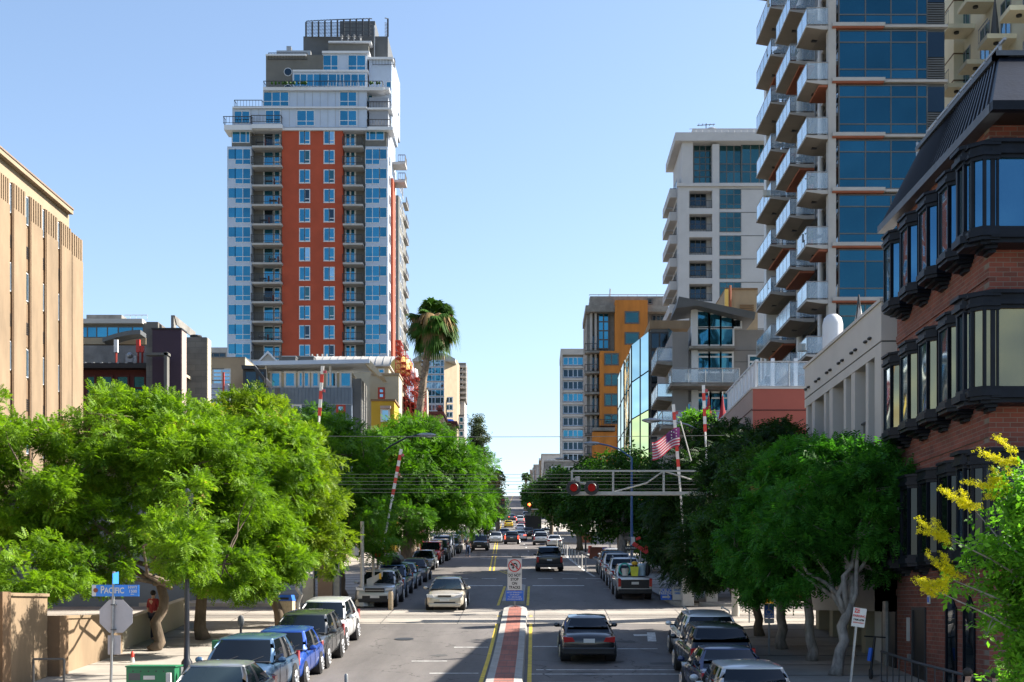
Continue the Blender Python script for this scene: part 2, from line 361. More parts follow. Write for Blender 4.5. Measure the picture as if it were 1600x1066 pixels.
    M['rim'] = mat('alloy_rim', (.4, .41, .43), .35, .1, 5, metal=.7)
    M['carglass'] = glassm('car_glass', (.014, .02, .028), .04, .55, .05)
    M['carglassl'] = glassm('lighter_car_glass', (.05, .075, .085), .04, .6, .1)
    M['lamp'] = mat('headlamp_lens', (.6, .62, .65), .12, .1, 8, spec=.9, coat=.6)
    M['tail'] = mat('red_tail_lens', (.38, .012, .012), .2, .1, 8, coat=.6)
    M['taillit'] = mat('lit_brake_lamp', (.6, .02, .01), .2, 0, emit=(1, .08, .04), est=1.2)
    M['plate'] = mat('licence_plate', (.6, .6, .58), .5, .05, 5)
    M['trim'] = mat('black_plastic_trim', (.02, .02, .022), .6, .1, 5)
    M['skin'] = mat('skin', (.42, .25, .18), .6, .05, 5)
    M['hair'] = mat('dark_hair', (.02, .015, .012), .7, .1, 20)
    M['asphalt_dark'] = mat('dark_patch_asphalt', (.06, .058, .058), .85, .25, 1.5, .3, 30)
setup_mats()
# ================================================================ camera, sky, sun
cam = bpy.data.cameras.new('camera'); co = bpy.data.objects.new('camera', cam); COL.objects.link(co)
co.rotation_euler = (R(90), 0, 0); cam.lens = 45; cam.sensor_width = 36
cam.shift_x = -35 / 1600; cam.shift_y = 412 / 1600; cam.clip_start = .5; cam.clip_end = 8000
SC.camera = co
SUN_EL, SUN_T = 39.5, .3
sd = Vector((1, SUN_T, math.hypot(1, SUN_T) * math.tan(R(SUN_EL)))).normalized()
su = bpy.data.lights.new('sun', 'SUN'); su.energy = 5.0; su.angle = R(.53); su.color = (1, .93, .82)
so = bpy.data.objects.new('sun', su); COL.objects.link(so); so.rotation_euler = (-sd).to_track_quat('-Z', 'Y').to_euler(); so.location = (60, 20, 60)
w = bpy.data.worlds.new('World'); SC.world = w; w.use_nodes = True; WN = w.node_tree.nodes; WL = w.node_tree.links
sk = WN.new('ShaderNodeTexSky'); sk.sky_type = 'NISHITA'; sk.sun_disc = False; sk.sun_elevation = R(SUN_EL)
sk.sun_rotation = math.atan2(sd.x, sd.y)      # clockwise from +Y
sk.air_density = 1.0; sk.dust_density = 1.0; sk.ozone_density = 1.3; sk.altitude = 20
bg = WN['Background']; WL.new(sk.outputs[0], bg.inputs['Color']); bg.inputs['Strength'].default_value = .083
SC.view_settings.view_transform = 'Standard'; SC.view_settings.look = 'None'; SC.view_settings.exposure = 1.62; SC.view_settings.gamma = 1
SC.render.film_transparent = False
SC.cycles.max_bounces = 6; SC.cycles.diffuse_bounces = 3; SC.cycles.glossy_bounces = 3; SC.cycles.transparent_max_bounces = 12
SC.cycles.use_denoising = True

# ================================================================ ground and roads
def ylist(a, b):
    out = [a]; y = a
    while y < b:
        y += .75 if y < 60 else (2 if y < 120 else (6 if y < 300 else 25))
        if y < b: out.append(y)
    out.append(b); return out
def sheet(mb, ys, fl, fr, dz, m, nx=1):
    vs = []; 
    for y in ys:
        a, b = fl(y), fr(y)
        for i in range(nx + 1): vs.append((a + (b - a) * i / nx, y, G(y) + dz))
    k = nx + 1
    mb.add(vs, [(j * k + i, j * k + i + 1, (j + 1) * k + i + 1, (j + 1) * k + i) for j in range(len(ys) - 1) for i in range(nx)], m)
g = MB(); ys = [-400, -100, 0] + ylist(10, 120)[0:] + [150, 167, 200, 250, 300, 400, 500, 600, 700, 800, 835, 900, 1500, 3000]
sheet(g, ys, lambda y: -1500, lambda y: 1500, -.16, M['ground'], 8); struct(g, 'ground')
g = MB(); sheet(g, ylist(-60, 50), lx, rx, 0, M['asphalt']); sheet(g, ylist(50, 834), lx, rx, 0, M['asphalt']); struct(g, 'road')
g = MB()
def side(a, b, l=True, r=True):
    if l: sheet(g, ylist(a, b), lambda y: -90, lx, -.004, M['asphalt'])
    if r: sheet(g, ylist(a, b), rx, lambda y: 110, -.004, M['asphalt'])
side(49.5, 56.5); side(124, 150); side(262, 280); side(420, 440); side(600, 620)
struct(g, 'cross_street')
# pavements: slab + kerb
segs = [(-60, 49.5), (56.5, 124), (150, 262), (280, 420), (440, 600), (620, 834)]
g = MB(); k = MB()
def pave(a, b, f, sg, wd):
    ys = ylist(a, b); vs = []; fs = []
    for y in ys:
        z = G(y); x = f(y)
        rad = 2.2 if b < 60 or a > 50 else 2
        e = 0
        if b - y < rad and b < 60: e = rad - math.sqrt(max(0, rad * rad - (rad - (b - y)) ** 2))
        if y - a < rad and a > 50: e = rad - math.sqrt(max(0, rad * rad - (rad - (y - a)) ** 2))
        x += sg * e
        vs += [(x, y, z - .1), (x, y, z + .13), (x + sg * .16, y, z + .14), (x + sg * (wd), y, z + .16), (x + sg * wd, y, z - .1)]
    n = len(ys)
    kb = MB
    for j in range(n - 1):
        o = j * 5
        k.add([vs[o], vs[o+1], vs[o+2], vs[o+5], vs[o+6], vs[o+7]], [(0, 1, 4, 3), (1, 2, 5, 4)], M['curb'])
        g.add([vs[o+2], vs[o+3], vs[o+4], vs[o+7], vs[o+8], vs[o+9]], [(0, 1, 4, 3), (1, 2, 5, 4)], M['concrete'])
    for o in (0, (n - 1) * 5): k.add([vs[o], vs[o+1], vs[o+2], vs[o+3], vs[o+4]], [(0, 1, 2, 3, 4)], M['curb'])
for a, b in segs:
    pave(a, b, lx, -1, 5.6 if b < 60 else 7); pave(a, b, rx, 1, 5.5 if b < 60 else 8)
struct(g, 'pavement'); struct(k, 'kerb')
g = MB()
for a, b in segs[:3]:          # scored joints of the pavement slabs
    for y in np.arange(max(a, 20) + .5, min(b, 200), 2.4):
        z = G(y) + .166
        g.box(lx(y) - 5.2, lx(y) - .3, y, y + .012, z - .01, z + .0, M['asphalt_dark']); g.box(rx(y) + .3, rx(y) + 5, y, y + .012, z - .01, z, M['asphalt_dark'])
struct(g, 'pavement_joint')

# markings
def strip(mb, pts, wd, m, dz=.006):
    """pts [(x,y)], flat strip wd wide laid on the road"""
    n = len(pts); vs = []
    for i, (x, y) in enumerate(pts):
        a = pts[max(i - 1, 0)]; b = pts[min(i + 1, n - 1)]; d = Vector((b[0] - a[0], b[1] - a[1])).normalized(); nn = Vector((-d.y, d.x)) * wd / 2
        vs += [(x + nn.x, y + nn.y, G(y + nn.y) + dz), (x - nn.x, y - nn.y, G(y - nn.y) + dz)]
    mb.add(vs, [(2 * i, 2 * i + 1, 2 * i + 3, 2 * i + 2) for i in range(n - 1)], m)
g = MB()
for dx in (-.14, .14):
    for a, b in ((87, 113), (119, 262), (280, 420), (440, 600), (620, 833)):
        strip(g, [(cx(y) + dx + .1, y) for y in ylist(a, b)], .11, M['paint_y'])
    strip(g, [(-1.55 - 1.6 * 0 + dx + (1 if dx > 0 else -1) * .0 - .0 + t * .9 - 1.35 * (1 - t) * 0 - 1.6 * t * 1.0, 82.5 + (1 - t) * 0 + t * 4.5) for t in (0, .5, 1)], .1, M['paint_y'])
strip(g, [(-1.45, y) for y in ylist(16, 54.5)], .12, M['paint_y']); strip(g, [(-.14, y) for y in ylist(16, 54.5)], .12, M['paint_y'])
strip(g, [(-1.62, y) for y in ylist(57, 70)], .12, M['paint_y']); strip(g, [(-.3, y) for y in ylist(57, 70)], .12, M['paint_y'])
struct(g, 'yellow_road_marking')
g = MB()
strip(g, [(-8.0 + 4.2, 70.6), (-1.75, 70.6)], .5, M['paint_w']); strip(g, [(-.1, 70.6), (2.75, 70.6)], .5, M['paint_w'])
for x0 in (-6.2, -4.9, -3.2, -1.4, .2, 1.7, 3.1):
    strip(g, [(x0, 77.5), (x0 + .9, 77.5)], .35, M['paint_w'])
for y, x0, x1 in ((43.0, -2.7, -1.55), (39.6, -3.8, -2.7), (36.6, -3.0, -1.6), (43.2, -.05, .9), (42.6, 2.75, 4.1), (37.4, .05, 4.6), (36.4, -.1, 4.8), (34.6, .1, 2.0)):
    strip(g, [(x0, y), (x1, y)], .13, M['paint_w'])
strip(g, [(3.6, 46.4), (4.3, 46.4)], .5, M['paint_w']); strip(g, [(5.2, 47.5), (6.3, 47.5)], .8, M['paint_w']); strip(g, [(4.1, 44.6), (4.3, 47.2)], .3, M['paint_w'])
for y in (114, 118.5):
    for x in np.arange(lx(y) + .3, rx(y) - .5, .95): strip(g, [(x, y), (x + .62, y)], .55, M['paint_w'])
for y in (258.5,):
    for x in np.arange(lx(y) + .3, rx(y) - .5, 1.3): strip(g, [(x, y), (x + .7, y)], .8, M['paint_w'])
strip(g, [(-4.6, 108.5), (4.0, 108.5)], .4, M['paint_w']); strip(g, [(-11, 153), (-5.5, 153)], .4, M['paint_w'])
# diagonal buffer line and bay line on the right, curved pocket line
strip(g, [(2.6, 122), (3.4, 88), (3.75, 80)], .16, M['paint_w']); strip(g, [(1.05, 92), (1.2, 87), (1.9, 84), (2.9, 82.5)], .14, M['paint_w'])
for y in np.arange(62, 112, 6.2):
    strip(g, [(rx(y) - 2.2, y), (rx(y) - .2, y)], .1, M['paint_w']); strip(g, [(lx(y) + 2.2, y + 2), (lx(y) + .2, y + 2)], .1, M['paint_w'])
for y in np.arange(125, 255, 12): strip(g, [(cx(y) + 3.4, y), (cx(y + 3) + 3.4, y + 3)], .12, M['paint_w'])
struct(g, 'white_road_marking')
# faded lettering worn into the lanes beyond the tracks (blocks of worn paint)
# oil and tar patches
g = MB()
for x, y, r in ((2.2, 39.4, .5), (3.9, 39, .35), (1.5, 36.5, .4), (-3.0, 41, .25), (-5.2, 50, .25), (3.2, 44.5, .4), (1.2, 41.6, .3)):
    pts = [(x + math.cos(t) * r * random.uniform(.6, 1.3) * 1.3, y + math.sin(t) * r * random.uniform(.7, 1.3)) for t in np.arange(0, 6.2, .5)]
    g.add([(p[0], p[1], G(p[1]) + .0045) for p in pts], [tuple(range(len(pts)))], M['asphalt_dark'])
cr = [(-.05, 38.7), (.35, 38.2), (.2, 37.6), (.5, 37.0), (.25, 36.4), (.45, 35.6)]; strip(g, cr, .05, M['asphalt_dark'], .009)
cr = [(3.5, 42.3), (4.1, 41.2), (4.9, 40.7), (5.6, 39.2)]; strip(g, cr, .04, M['asphalt_dark'], .009)
struct(g, 'tar_patch')
for i_, (x, y, lab) in enumerate(((-4.6, 45.2, 'round iron manhole cover in the sunlit left lane'), (2.6, 48.6, 'round iron manhole cover right of the median near the tram rails'), (-5.0, 84.0, 'round iron manhole cover in the far left lane beyond the dashed line'))):
    m_ = MB(); m_.lathe([(.34, 0), (.34, .012), (.3, .014), (.29, .01), (.05, .01)], (x, y, G(y) - .002 + .01), M['dkmetal'], 20); o_ = m_.build('manhole_cover', None, label=lab, cat='manhole cover', group='manhole covers in the road'); o_.rotation_euler = (slope(y), 0, 0)
# tramway crossing: concrete panels and rails across the street
g = MB(); xs = np.arange(-60, 90, 3.0)
for yc in (50.9, 53.6):
    for x in xs:
        for (a, b) in ((-1.15, -.80), (-.64, .64), (.80, 1.15)):
            if abs(x + 1) < 1.2: pass
            y0, y1 = yc + a, yc + b
            g.add([(x + .02, y0, G(y0) + .010), (x + 2.98, y0, G(y0) + .010), (x + 2.98, y1, G(y1) + .010), (x + .02, y1, G(y1) + .010)], [(0, 1, 2, 3)], M['concrete'])
struct(g, 'tram_track_panel')
g = MB()
for yc in (50.9, 53.6):
    for d in (-.72, .72): y = yc + d; g.box(-60, 90, y - .035, y + .035, G(y) - .05, G(y) + .014, M['rail'])
struct(g, 'tram_rail')

# median: raised island, red paver centre, pale concrete borders
def median(a, b, x0, x1):
    t = thing('median_island', 'foreground median with red pavers and pale borders, ending at the turn sign' if a < 40 else 'shaded short median with yellow lines behind the turn sign', 'median', (0.5 * (x0 + x1), a, G(a)), 'raised medians between the lanes')
    bo = MB(); pv = MB(); ys = ylist(a, b); h = .17
    def xx(y):
        e = .28 * max(0, 1 - (b - y) / 1.2) if a < 40 else .34 * max(0, 1 - (y - a) / 1.2) * 0 + .3 * max(0, 1 - (b - y) / 1.2)
        return x0 + e, x1 - e
    for (y, y2) in zip(ys[:-1], ys[1:]):
        A, B = xx(y); C, D = xx(y2); z, z2 = G(y), G(y2); k = .26
        bo.add([(A, y, z - .05), (A + .05, y, z + h), (A + k, y, z + h + .01), (C, y2, z2 - .05), (C + .05, y2, z2 + h), (C + k, y2, z2 + h + .01)], [(0, 1, 4, 3), (1, 2, 5, 4)], M['curb'])
        bo.add([(B, y, z - .05), (B - .05, y, z + h), (B - k, y, z + h + .01), (D, y2, z2 - .05), (D - .05, y2, z2 + h), (D - k, y2, z2 + h + .01)], [(0, 3, 4, 1), (1, 4, 5, 2)], M['curb'])
        pv.add([(A + k, y, z + h + .01), (B - k, y, z + h + .01), (D - k, y2, z2 + h + .01), (C + k, y2, z2 + h + .01)], [(0, 1, 2, 3)], M['paver_red'])
    for y in (ys[0], ys[-1]):
        A, B = xx(y); z = G(y); bo.add([(A, y, z - .05), (A + .05, y, z + h), (B - .05, y, z + h), (B, y, z - .05)], [(0, 1, 2, 3)], M['curb'])
    bo.build('border', t); pv.build('paving', t)
median(14, 55, -1.33, -.28); median(57.5, 70, -1.5, -.42)
# ================================================================ trees
def rotmats(n, up=.35, rs=None):
    """random frames (n,3,3): local x = along the spray, z = its upper side"""
    d = rs.normal(size=(n, 3)); d[:, 2] = d[:, 2] * .5 + rs.normal(size=n) * .1 - .05
    return d
def sprays(pos, out, tmpl, scale, rs, upb=.8, droop=.25):
    """place template (k quads) at pos; out = outward directions"""
    n = len(pos); tv, tf = tmpl
    x = out + rs.normal(size=(n, 3)) * .8; x[:, 2] -= droop; x /= np.linalg.norm(x, axis=1)[:, None]
    z = np.tile([0, 0, upb], (n, 1)) + out * .35 + rs.normal(size=(n, 3)) * .38
    y = np.cross(z, x); y /= np.linalg.norm(y, axis=1)[:, None] + 1e-9; z = np.cross(x, y)
    s = scale * rs.uniform(.65, 1.25, n)
    Rm = np.stack([x, y, z], axis=2)                              # n,3,3
    V = np.einsum('nij,kj->nki', Rm, tv) * s[:, None, None] + pos[:, None, :]
    k = len(tv); Fc = (tf[None] + (np.arange(n) * k)[:, None, None]).reshape(-1, tf.shape[1])
    return V.reshape(-1, 3), Fc
def tmpl_pinnate(pairs=7, ll=.42, lw=.085):
    v = []; f = []
    for i in range(pairs):
        t = (i + .6) / pairs; L = ll * (1 - .45 * abs(t - .45) * 1.6)
        for s in (-1, 1):
            b = np.array([t, 0, -.18 * t * t]); tip = b + np.array([.16, s * L, -.10 - .03 * i / pairs]); mid = (b + tip) / 2
            o = len(v); v += [b, mid + np.array([lw / 2 + .02, 0, .015]), tip, mid - np.array([lw / 2, 0, -.015])]; f.append((o, o + 1, o + 2, o + 3))
    return np.array(v), np.array(f)
def tmpl_broad(n=9, sz=.36):
    v = []; f = []; r = np.random.default_rng(3)
    for i in range(n):
        a = r.uniform(0, 6.28); t = r.uniform(.1, .95); b = np.array([t * .8, r.uniform(-.12, .12), r.uniform(-.1, .1)])
        d = np.array([math.cos(a) * .6 + .4, math.sin(a), r.uniform(-.5, .2)]); d /= np.linalg.norm(d); p = np.cross(d, [0, 0, 1]); p /= np.linalg.norm(p)
        L = sz * r.uniform(.7, 1.2); o = len(v); v += [b, b + d * L * .5 + p * L * .22, b + d * L, b + d * L * .5 - p * L * .22]; f.append((o, o + 1, o + 2, o + 3))
    return np.array(v), np.array(f)
T_PIN = tmpl_pinnate(5, .46, .15); T_PIN5 = tmpl_pinnate(5, .5, .13); T_BR = tmpl_broad(); T_BR5 = tmpl_broad(5, .5)
def np_mesh(name, V, Fc, m, parent=None):
    off = Vector((0, 0, 0)); q = parent
    while q: off += q.location; q = q.parent
    me = bpy.data.meshes.new(name); V = (V - np.array(off)).astype(np.float32); k = Fc.shape[1]
    me.vertices.add(len(V)); me.vertices.foreach_set('co', V.ravel()); me.loops.add(Fc.size); me.loops.foreach_set('vertex_index', Fc.ravel().astype(np.int32))
    me.polygons.add(len(Fc)); me.polygons.foreach_set('loop_start', np.arange(0, Fc.size, k, dtype=np.int32))
    me.materials.append(m); me.update(calc_edges=True); me.validate()
    o = bpy.data.objects.new(name, me); COL.objects.link(o)
    if parent: o.parent = parent
    return o
def crown_pts(blobs, n_cl, cr, per, rs, shell=.55, flat=1.):
    """clumps on/in ellipsoids, sprays round the clumps. returns pos, outward dirs, clump centres"""
    vol = np.array([b[3] * b[4] * b[5] for b in blobs]) ** (2 / 3); pk = rs.choice(len(blobs), n_cl, p=vol / vol.sum())
    d = rs.normal(size=(n_cl, 3)); d /= np.linalg.norm(d, axis=1)[:, None]
    rad = shell + (1 - shell) * rs.uniform(0, 1, n_cl) ** .6
    rad = np.where(rs.uniform(size=n_cl) < .09, rad * rs.uniform(1.05, 1.22, n_cl), rad)
    B = np.array(blobs)[pk]; C = B[:, :3] + d * B[:, 3:6] * rad[:, None]
    e = rs.normal(size=(n_cl, per, 3)); e /= np.linalg.norm(e, axis=2)[..., None]; r = rs.uniform(.35, 1.08, (n_cl, per)) ** .7
    cs = cr * rs.uniform(.55, 1.35, n_cl)
    P = C[:, None] + e * (r * cs[:, None])[..., None] * np.array([1, 1, .5 * flat])
    out = e * .8 + d[:, None] * .6; out /= np.linalg.norm(out, axis=2)[..., None]
    keep = (rs.uniform(0, 1, (n_cl, per)) < rs.uniform(.3, 1.15, n_cl)[:, None]).reshape(-1)
    return P.reshape(-1, 3)[keep], out.reshape(-1, 3)[keep], C
def trunkmesh(base, top, r0, blobs, C, m, rs, nlimb=7, lean=(0, 0), fork=None, parent=None, twigs=40):
    mb = MB(); base = Vector(base); top = Vector(top)
    def path(a, b, n=5, wob=.12):
        L = (b - a).length; return [a.lerp(b, i / n) + Vector(rs.normal(size=3)) * wob * L * (.25 if 0 < i < n else 0) for i in range(n + 1)]
    p = path(base, top, 6, .1); mb.tube(p, [r0 * 1.35, r0 * 1.05, r0 * .97, r0 * .93, r0 * .9, r0 * .85, r0 * .75], m, 10)
    ends = []
    for i in range(nlimb):
        b = blobs[i % len(blobs)]; d = rs.normal(size=3); d /= np.linalg.norm(d); d[2] = abs(d[2]) * .6
        e = Vector((b[0] + d[0] * b[3] * .6, b[1] + d[1] * b[4] * .6, b[2] + d[2] * b[5] * .45)); s = p[-1 - (i % 2)]
        q = path(s, e, 5, .22); mb.tube(q, [r0 * .6, r0 * .45, r0 * .36, r0 * .27, r0 * .18, r0 * .1], m, 7); ends += q[2:]
    for i in range(twigs):
        c = Vector(C[rs.integers(len(C))]); s = min(ends, key=lambda q: (q - c).length)
        q = path(s, c, 3, .2); mb.tube(q + [q[-1] + (q[-1] - q[-2]).normalized() * .35], [r0 * .2, r0 * .14, r0 * .1, r0 * .06, r0 * .02], m, 5, False)
    return mb.build('trunk', parent, smooth=True)
def tree(name, label, base, top, r0, blobs, leaf, bark, n_cl=120, cr=.8, per=60, tm=T_PIN, ls=.36, seed=1, group=None, nlimb=7, twigs=40, upb=.8, droop=.25, shell=.55, cat='tree'):
    rs = np.random.default_rng(seed); t = thing(name, label, cat, base, group)
    P, out, C = crown_pts(blobs, n_cl, cr, per, rs, shell)
    V, Fc = sprays(P, out, tm, ls, rs, upb, droop); np_mesh('crown', V, Fc, leaf, t)
    trunkmesh(base, top, r0, blobs, C, bark, rs, nlimb, parent=t, twigs=twigs); return t
def PB(px, py, Y, rx_, ry, rz=None):
    """ellipsoid from photo centre px,py at distance Y with half-sizes in photo pixels"""
    s = Y / F; return (PX(px, Y), Y, PZ(py, Y), rx_ * s, (rx_ * s if rz is None else rz), ry * s)
def gp(px, Y): return (PX(px, Y), Y, G(Y) + .12)
GL = 'street trees along the left pavement'; GR = 'street trees along the right pavement'
# left row, near to far
tree('feathery_street_tree', 'large feathery yellow-green tree with leaning forked trunk behind the stop sign', gp(238, 41), W if False else (PX(252, 41), 41.3, PZ(890, 41)), .17,
     [PB(60, 760, 40, 125, 105, 2.6), PB(200, 700, 42, 125, 88, 3), PB(310, 760, 41, 105, 110, 2.4), PB(150, 830, 39.5, 110, 45, 1.8), PB(270, 670, 43, 70, 50, 2), PB(-40, 700, 41, 60, 90, 2), PB(50, 890, 36.5, 85, 42, 1.5), PB(140, 890, 38.5, 60, 32, 1.4), PB(340, 890, 39.5, 50, 35, 1.3), PB(290, 850, 35, 40, 45, 1.2), PB(298, 800, 33.3, 42, 45, .9), PB(285, 860, 33.4, 40, 35, .9)],
     M['leafL'], M['bark'], 480, .48, 96, T_PIN, .27, 5, GL, 12, 130, 1., .12)
tree('feathery_street_tree', 'feathery green tree on thick dark trunk beside the black lamp post', gp(318, 44), (PX(310, 44), 44, PZ(900, 44)), .21,
     [PB(360, 780, 45, 90, 110, 2.4), PB(420, 730, 46, 75, 90, 2.2), PB(330, 860, 44, 80, 50, 2), PB(395, 840, 45, 75, 60, 2), PB(370, 905, 43.5, 55, 25, 1.5), PB(430, 880, 45, 55, 30, 1.5)],
     M['leafL'], M['bark'], 370, .5, 88, T_PIN, .28, 6, GL, 9, 90, 1., .12)
tree('dense_street_tree', 'dense round yellow-green tree with its pointed top before the grey building', gp(412, 53) if False else (PX(440, 47.5), 47.5, G(47.5) + .12), (PX(425, 48), 48, PZ(850, 48)), .18,
     [PB(385, 660, 50, 62, 45, 2), PB(400, 730, 50, 85, 75, 2.5), PB(455, 790, 49, 75, 85, 2.3), PB(470, 720, 51, 50, 50, 1.8), PB(500, 850, 49.5, 40, 40, 1.5)],
     M['leafL3'], M['bark'], 340, .54, 80, T_PIN, .3, 7, GL, 8, 60, 1., .12)
tree('dense_street_tree', 'bright green tree in front of the blue-grey clad house, left of the raised gate arm', (PX(535, 60), 60, G(60) + .12), (PX(530, 60), 60, PZ(850, 60)), .25,
     [PB(520, 720, 61, 72, 70, 2.6), PB(560, 790, 60, 52, 75, 2.2), PB(480, 800, 60, 55, 70, 2), PB(495, 680, 62, 45, 38, 2), PB(590, 760, 60, 25, 45, 1.4), PB(594, 830, 56.8, 20, 48, .9)],
     M['leafL2'], M['bark'], 260, .64, 64, T_PIN5, .34, 8, GL, 8, 40)
tree('dense_street_tree', 'broad green tree below the palm, trunks behind the parked red car', (PX(632, 86), 86, G(86) + .12), (PX(640, 86), 86, PZ(820, 86)), .38,
     [PB(620, 730, 88, 62, 62, 3.2), PB(690, 740, 90, 70, 58, 3), PB(650, 690, 90, 55, 35, 2.6), PB(720, 790, 88, 42, 50, 2.6), PB(640, 800, 86, 60, 45, 2.6)],
     M['leafL2'], M['bark'], 340, .9, 62, T_PIN5, .46, 9, GL, 9, 40)
tree('leafy_street_tree', 'small bright green tree overhanging the parked cars at the left kerb', (PX(735, 122), 122, G(122) + .12), (PX(735, 122), 122, PZ(815, 122)), .2,
     [PB(745, 770, 124, 26, 42, 2), PB(752, 800, 122, 18, 28, 1.6)], M['leafL2'], M['bark'], 70, .9, 40, T_BR5, .6, 10, GL, 5, 15)
tree('bare_branched_tree', 'brownish thin-leaved tree beyond the bright green tree at the left kerb', (PX(763, 165), 165, G(165) + .12), (PX(764, 165), 165, PZ(800, 165)), .2,
     [PB(766, 765, 166, 18, 26, 2.4), PB(772, 785, 165, 12, 18, 2)], leafm('brownish_leaf', (.10, .09, .03), (.22, .17, .07), .3), M['bark'], 50, .9, 26, T_BR5, .6, 11, GL, 6, 20)
tree('conifer_tree', 'tall ragged grey-green conifer against the sky right of the distant glass tower', (PX(747, 230), 230, G(230)), (PX(746, 230), 230, PZ(680, 230)), .5,
     [PB(746, 665 + 22 * i, 230, 7 + 3.3 * i * (1.15 if i % 2 else .8), 14, 1.2 + .5 * i) for i in range(6)], M['conifer'], M['bark'], 170, 1.0, 44, T_BR5, .8, 12, None, 8, 20, shell=.4)
rs0 = np.random.default_rng(5)
for i, (px, py, Y, rr) in enumerate(((758, 760, 195, 16), (775, 790, 240, 14), (770, 800, 285, 13), (780, 785, 420, 6))):
    tree('distant_street_tree', ['grey-green roadside tree just right of the ragged conifer', 'low green tree left of the far traffic signal', 'tiny green tree behind the white cars left of the far signal', 'tiny tree far up the hill beside the left verge'][i],
         (PX(px, Y), Y, G(Y)), (PX(px, Y), Y, PZ(py + 8, Y)), .2, [PB(px, py, Y, rr, rr * 1.3), PB(px + rr * .5, py + rr * .7, Y, rr * .7, rr * .7)], M['leafM'], M['bark'], 45, 1.1, 26, T_BR5, .8, 30 + i, 'distant trees up the hill', 4, 8)
# right row
tree('glossy_street_tree', 'round glossy green tree on forked pale trunks behind the no parking sign', (PX(1305, 35), 35, G(35) + .12), (PX(1330, 35.2), 35.2, PZ(945, 35.2)), .16,
     [PB(1370, 800, 36, 72, 95, 1.9), PB(1300, 790, 37, 80, 95, 2), PB(1250, 865, 36.5, 60, 78, 1.7), PB(1330, 740, 37, 62, 45, 1.6)],
     M['leafR'], M['barkpale'], 300, .42, 50, T_PIN5, .34, 21, GR, 9, 110)
tree('glossy_street_tree', 'glossy green tree with two pale trunks right of the disabled parking sign', (PX(1268, 38.5), 38.5, G(38.5) + .12), (PX(1262, 38.5), 38.5, PZ(930, 38.5)), .15,
     [PB(1235, 800, 39.5, 70, 75, 1.9), PB(1190, 865, 39.5, 58, 68, 1.7), PB(1245, 735, 40, 45, 42, 1.6)],
     M['leafR'], M['barkpale'], 230, .44, 50, T_PIN5, .34, 22, GR, 7, 60)
tree('glossy_street_tree', 'shaded green tree forking just right of the disabled parking sign', (PX(1222, 41.5), 41.5, G(41.5) + .12), (PX(1218, 41.5), 41.5, PZ(915, 41.5)), .16,
     [PB(1190, 770, 43, 62, 70, 2), PB(1145, 840, 43, 48, 70, 1.8)], M['leafM'], M['barkpale'], 170, .5, 60, T_BR, .38, 23, GR, 7, 40)
tree('dark_street_tree', 'dark feathery tree with slim trunk left of the disabled parking sign', (PX(1187, 45), 45, G(45) + .12), (PX(1180, 45), 45, PZ(905, 45)), .15,
     [PB(1150, 790, 47, 68, 90, 2.1), PB(1205, 705, 47, 52, 38, 2), PB(1110, 860, 47, 45, 55, 1.6)], M['leafD'], M['bark'], 210, .65, 60, T_PIN, .33, 24, GR, 7, 40, droop=.3)
tree('dark_street_tree', 'very dark drooping tree over the white and blue pavement signs', (PX(1152, 50 + 8), 58, G(58) + .12), (PX(1140, 58), 58, PZ(890, 58)), .2,
     [PB(1085, 800, 59, 75, 105, 2.4), PB(1130, 720, 60, 70, 60, 2.4), PB(1088, 868, 58, 34, 36, 1.8), PB(1175, 700, 60, 45, 30, 2.2), PB(1225, 690, 61, 35, 25, 2)], M['leafD'], M['bark'], 300, .75, 58, T_PIN, .38, 25, GR, 9, 50, droop=.3)
tree('dark_street_tree', 'dark bushy tree behind the railway signal gantry lights', (PX(966, 84), 84, G(84) + .12), (PX(975, 84), 84, PZ(830, 84)), .35,
     [PB(940, 790, 86, 62, 45, 3), PB(1000, 780, 85, 55, 55, 3), PB(970, 740, 87, 50, 30, 2.6), PB(1030, 830, 82, 35, 45, 2)], M['leafM'], M['barkpale'], 230, .95, 46, T_BR5, .6, 26, GR, 8, 30)
tree('dark_street_tree', 'dark green tree crown left of the gantry lights above the parked pickups', (PX(905, 125), 125, G(125) + .12), (PX(905, 125), 125, PZ(830, 125)), .3,
     [PB(890, 780, 128, 38, 38, 3), PB(930, 755, 128, 45, 35, 3), PB(870, 770, 130, 25, 32, 2.4)], M['leafM'], M['bark'], 140, 1.1, 44, T_BR5, .75, 27, GR, 6, 20)
tree('dark_street_tree', 'distant dark green tree at the right kerb above the box lorry', (PX(862, 178), 178, G(178) + .12), (PX(862, 178), 178, PZ(815, 178)), .3,
     [PB(852, 780, 180, 22, 30, 3), PB(872, 762, 185, 22, 26, 3), PB(838, 768, 182, 13, 22, 2)], M['leafM'], M['bark'], 90, 1.2, 40, T_BR5, .9, 28, GR, 6, 20)
for i, (px, py, Y, rr) in enumerate(((832, 778, 255, 10), (842, 790, 300, 12), (826, 772, 400, 8), (838, 762, 520, 7))):
    tree('distant_street_tree', ['dark tree over the red traffic signal', 'dark round tree up the hill right of the red signal', 'small tree at the right verge of the hill road', 'tiny tree at the crest of the hill, right of the road'][i],
         (PX(px, Y), Y, G(Y)), (PX(px, Y), Y, PZ(py + 8, Y)), .25, [PB(px, py, Y, rr, rr * 1.1), PB(px + rr, py + 6, Y, rr, rr)], M['leafM'], M['bark'], 50, 1.4, 26, T_BR5, 1, 40 + i, 'distant trees up the hill', 4, 8)
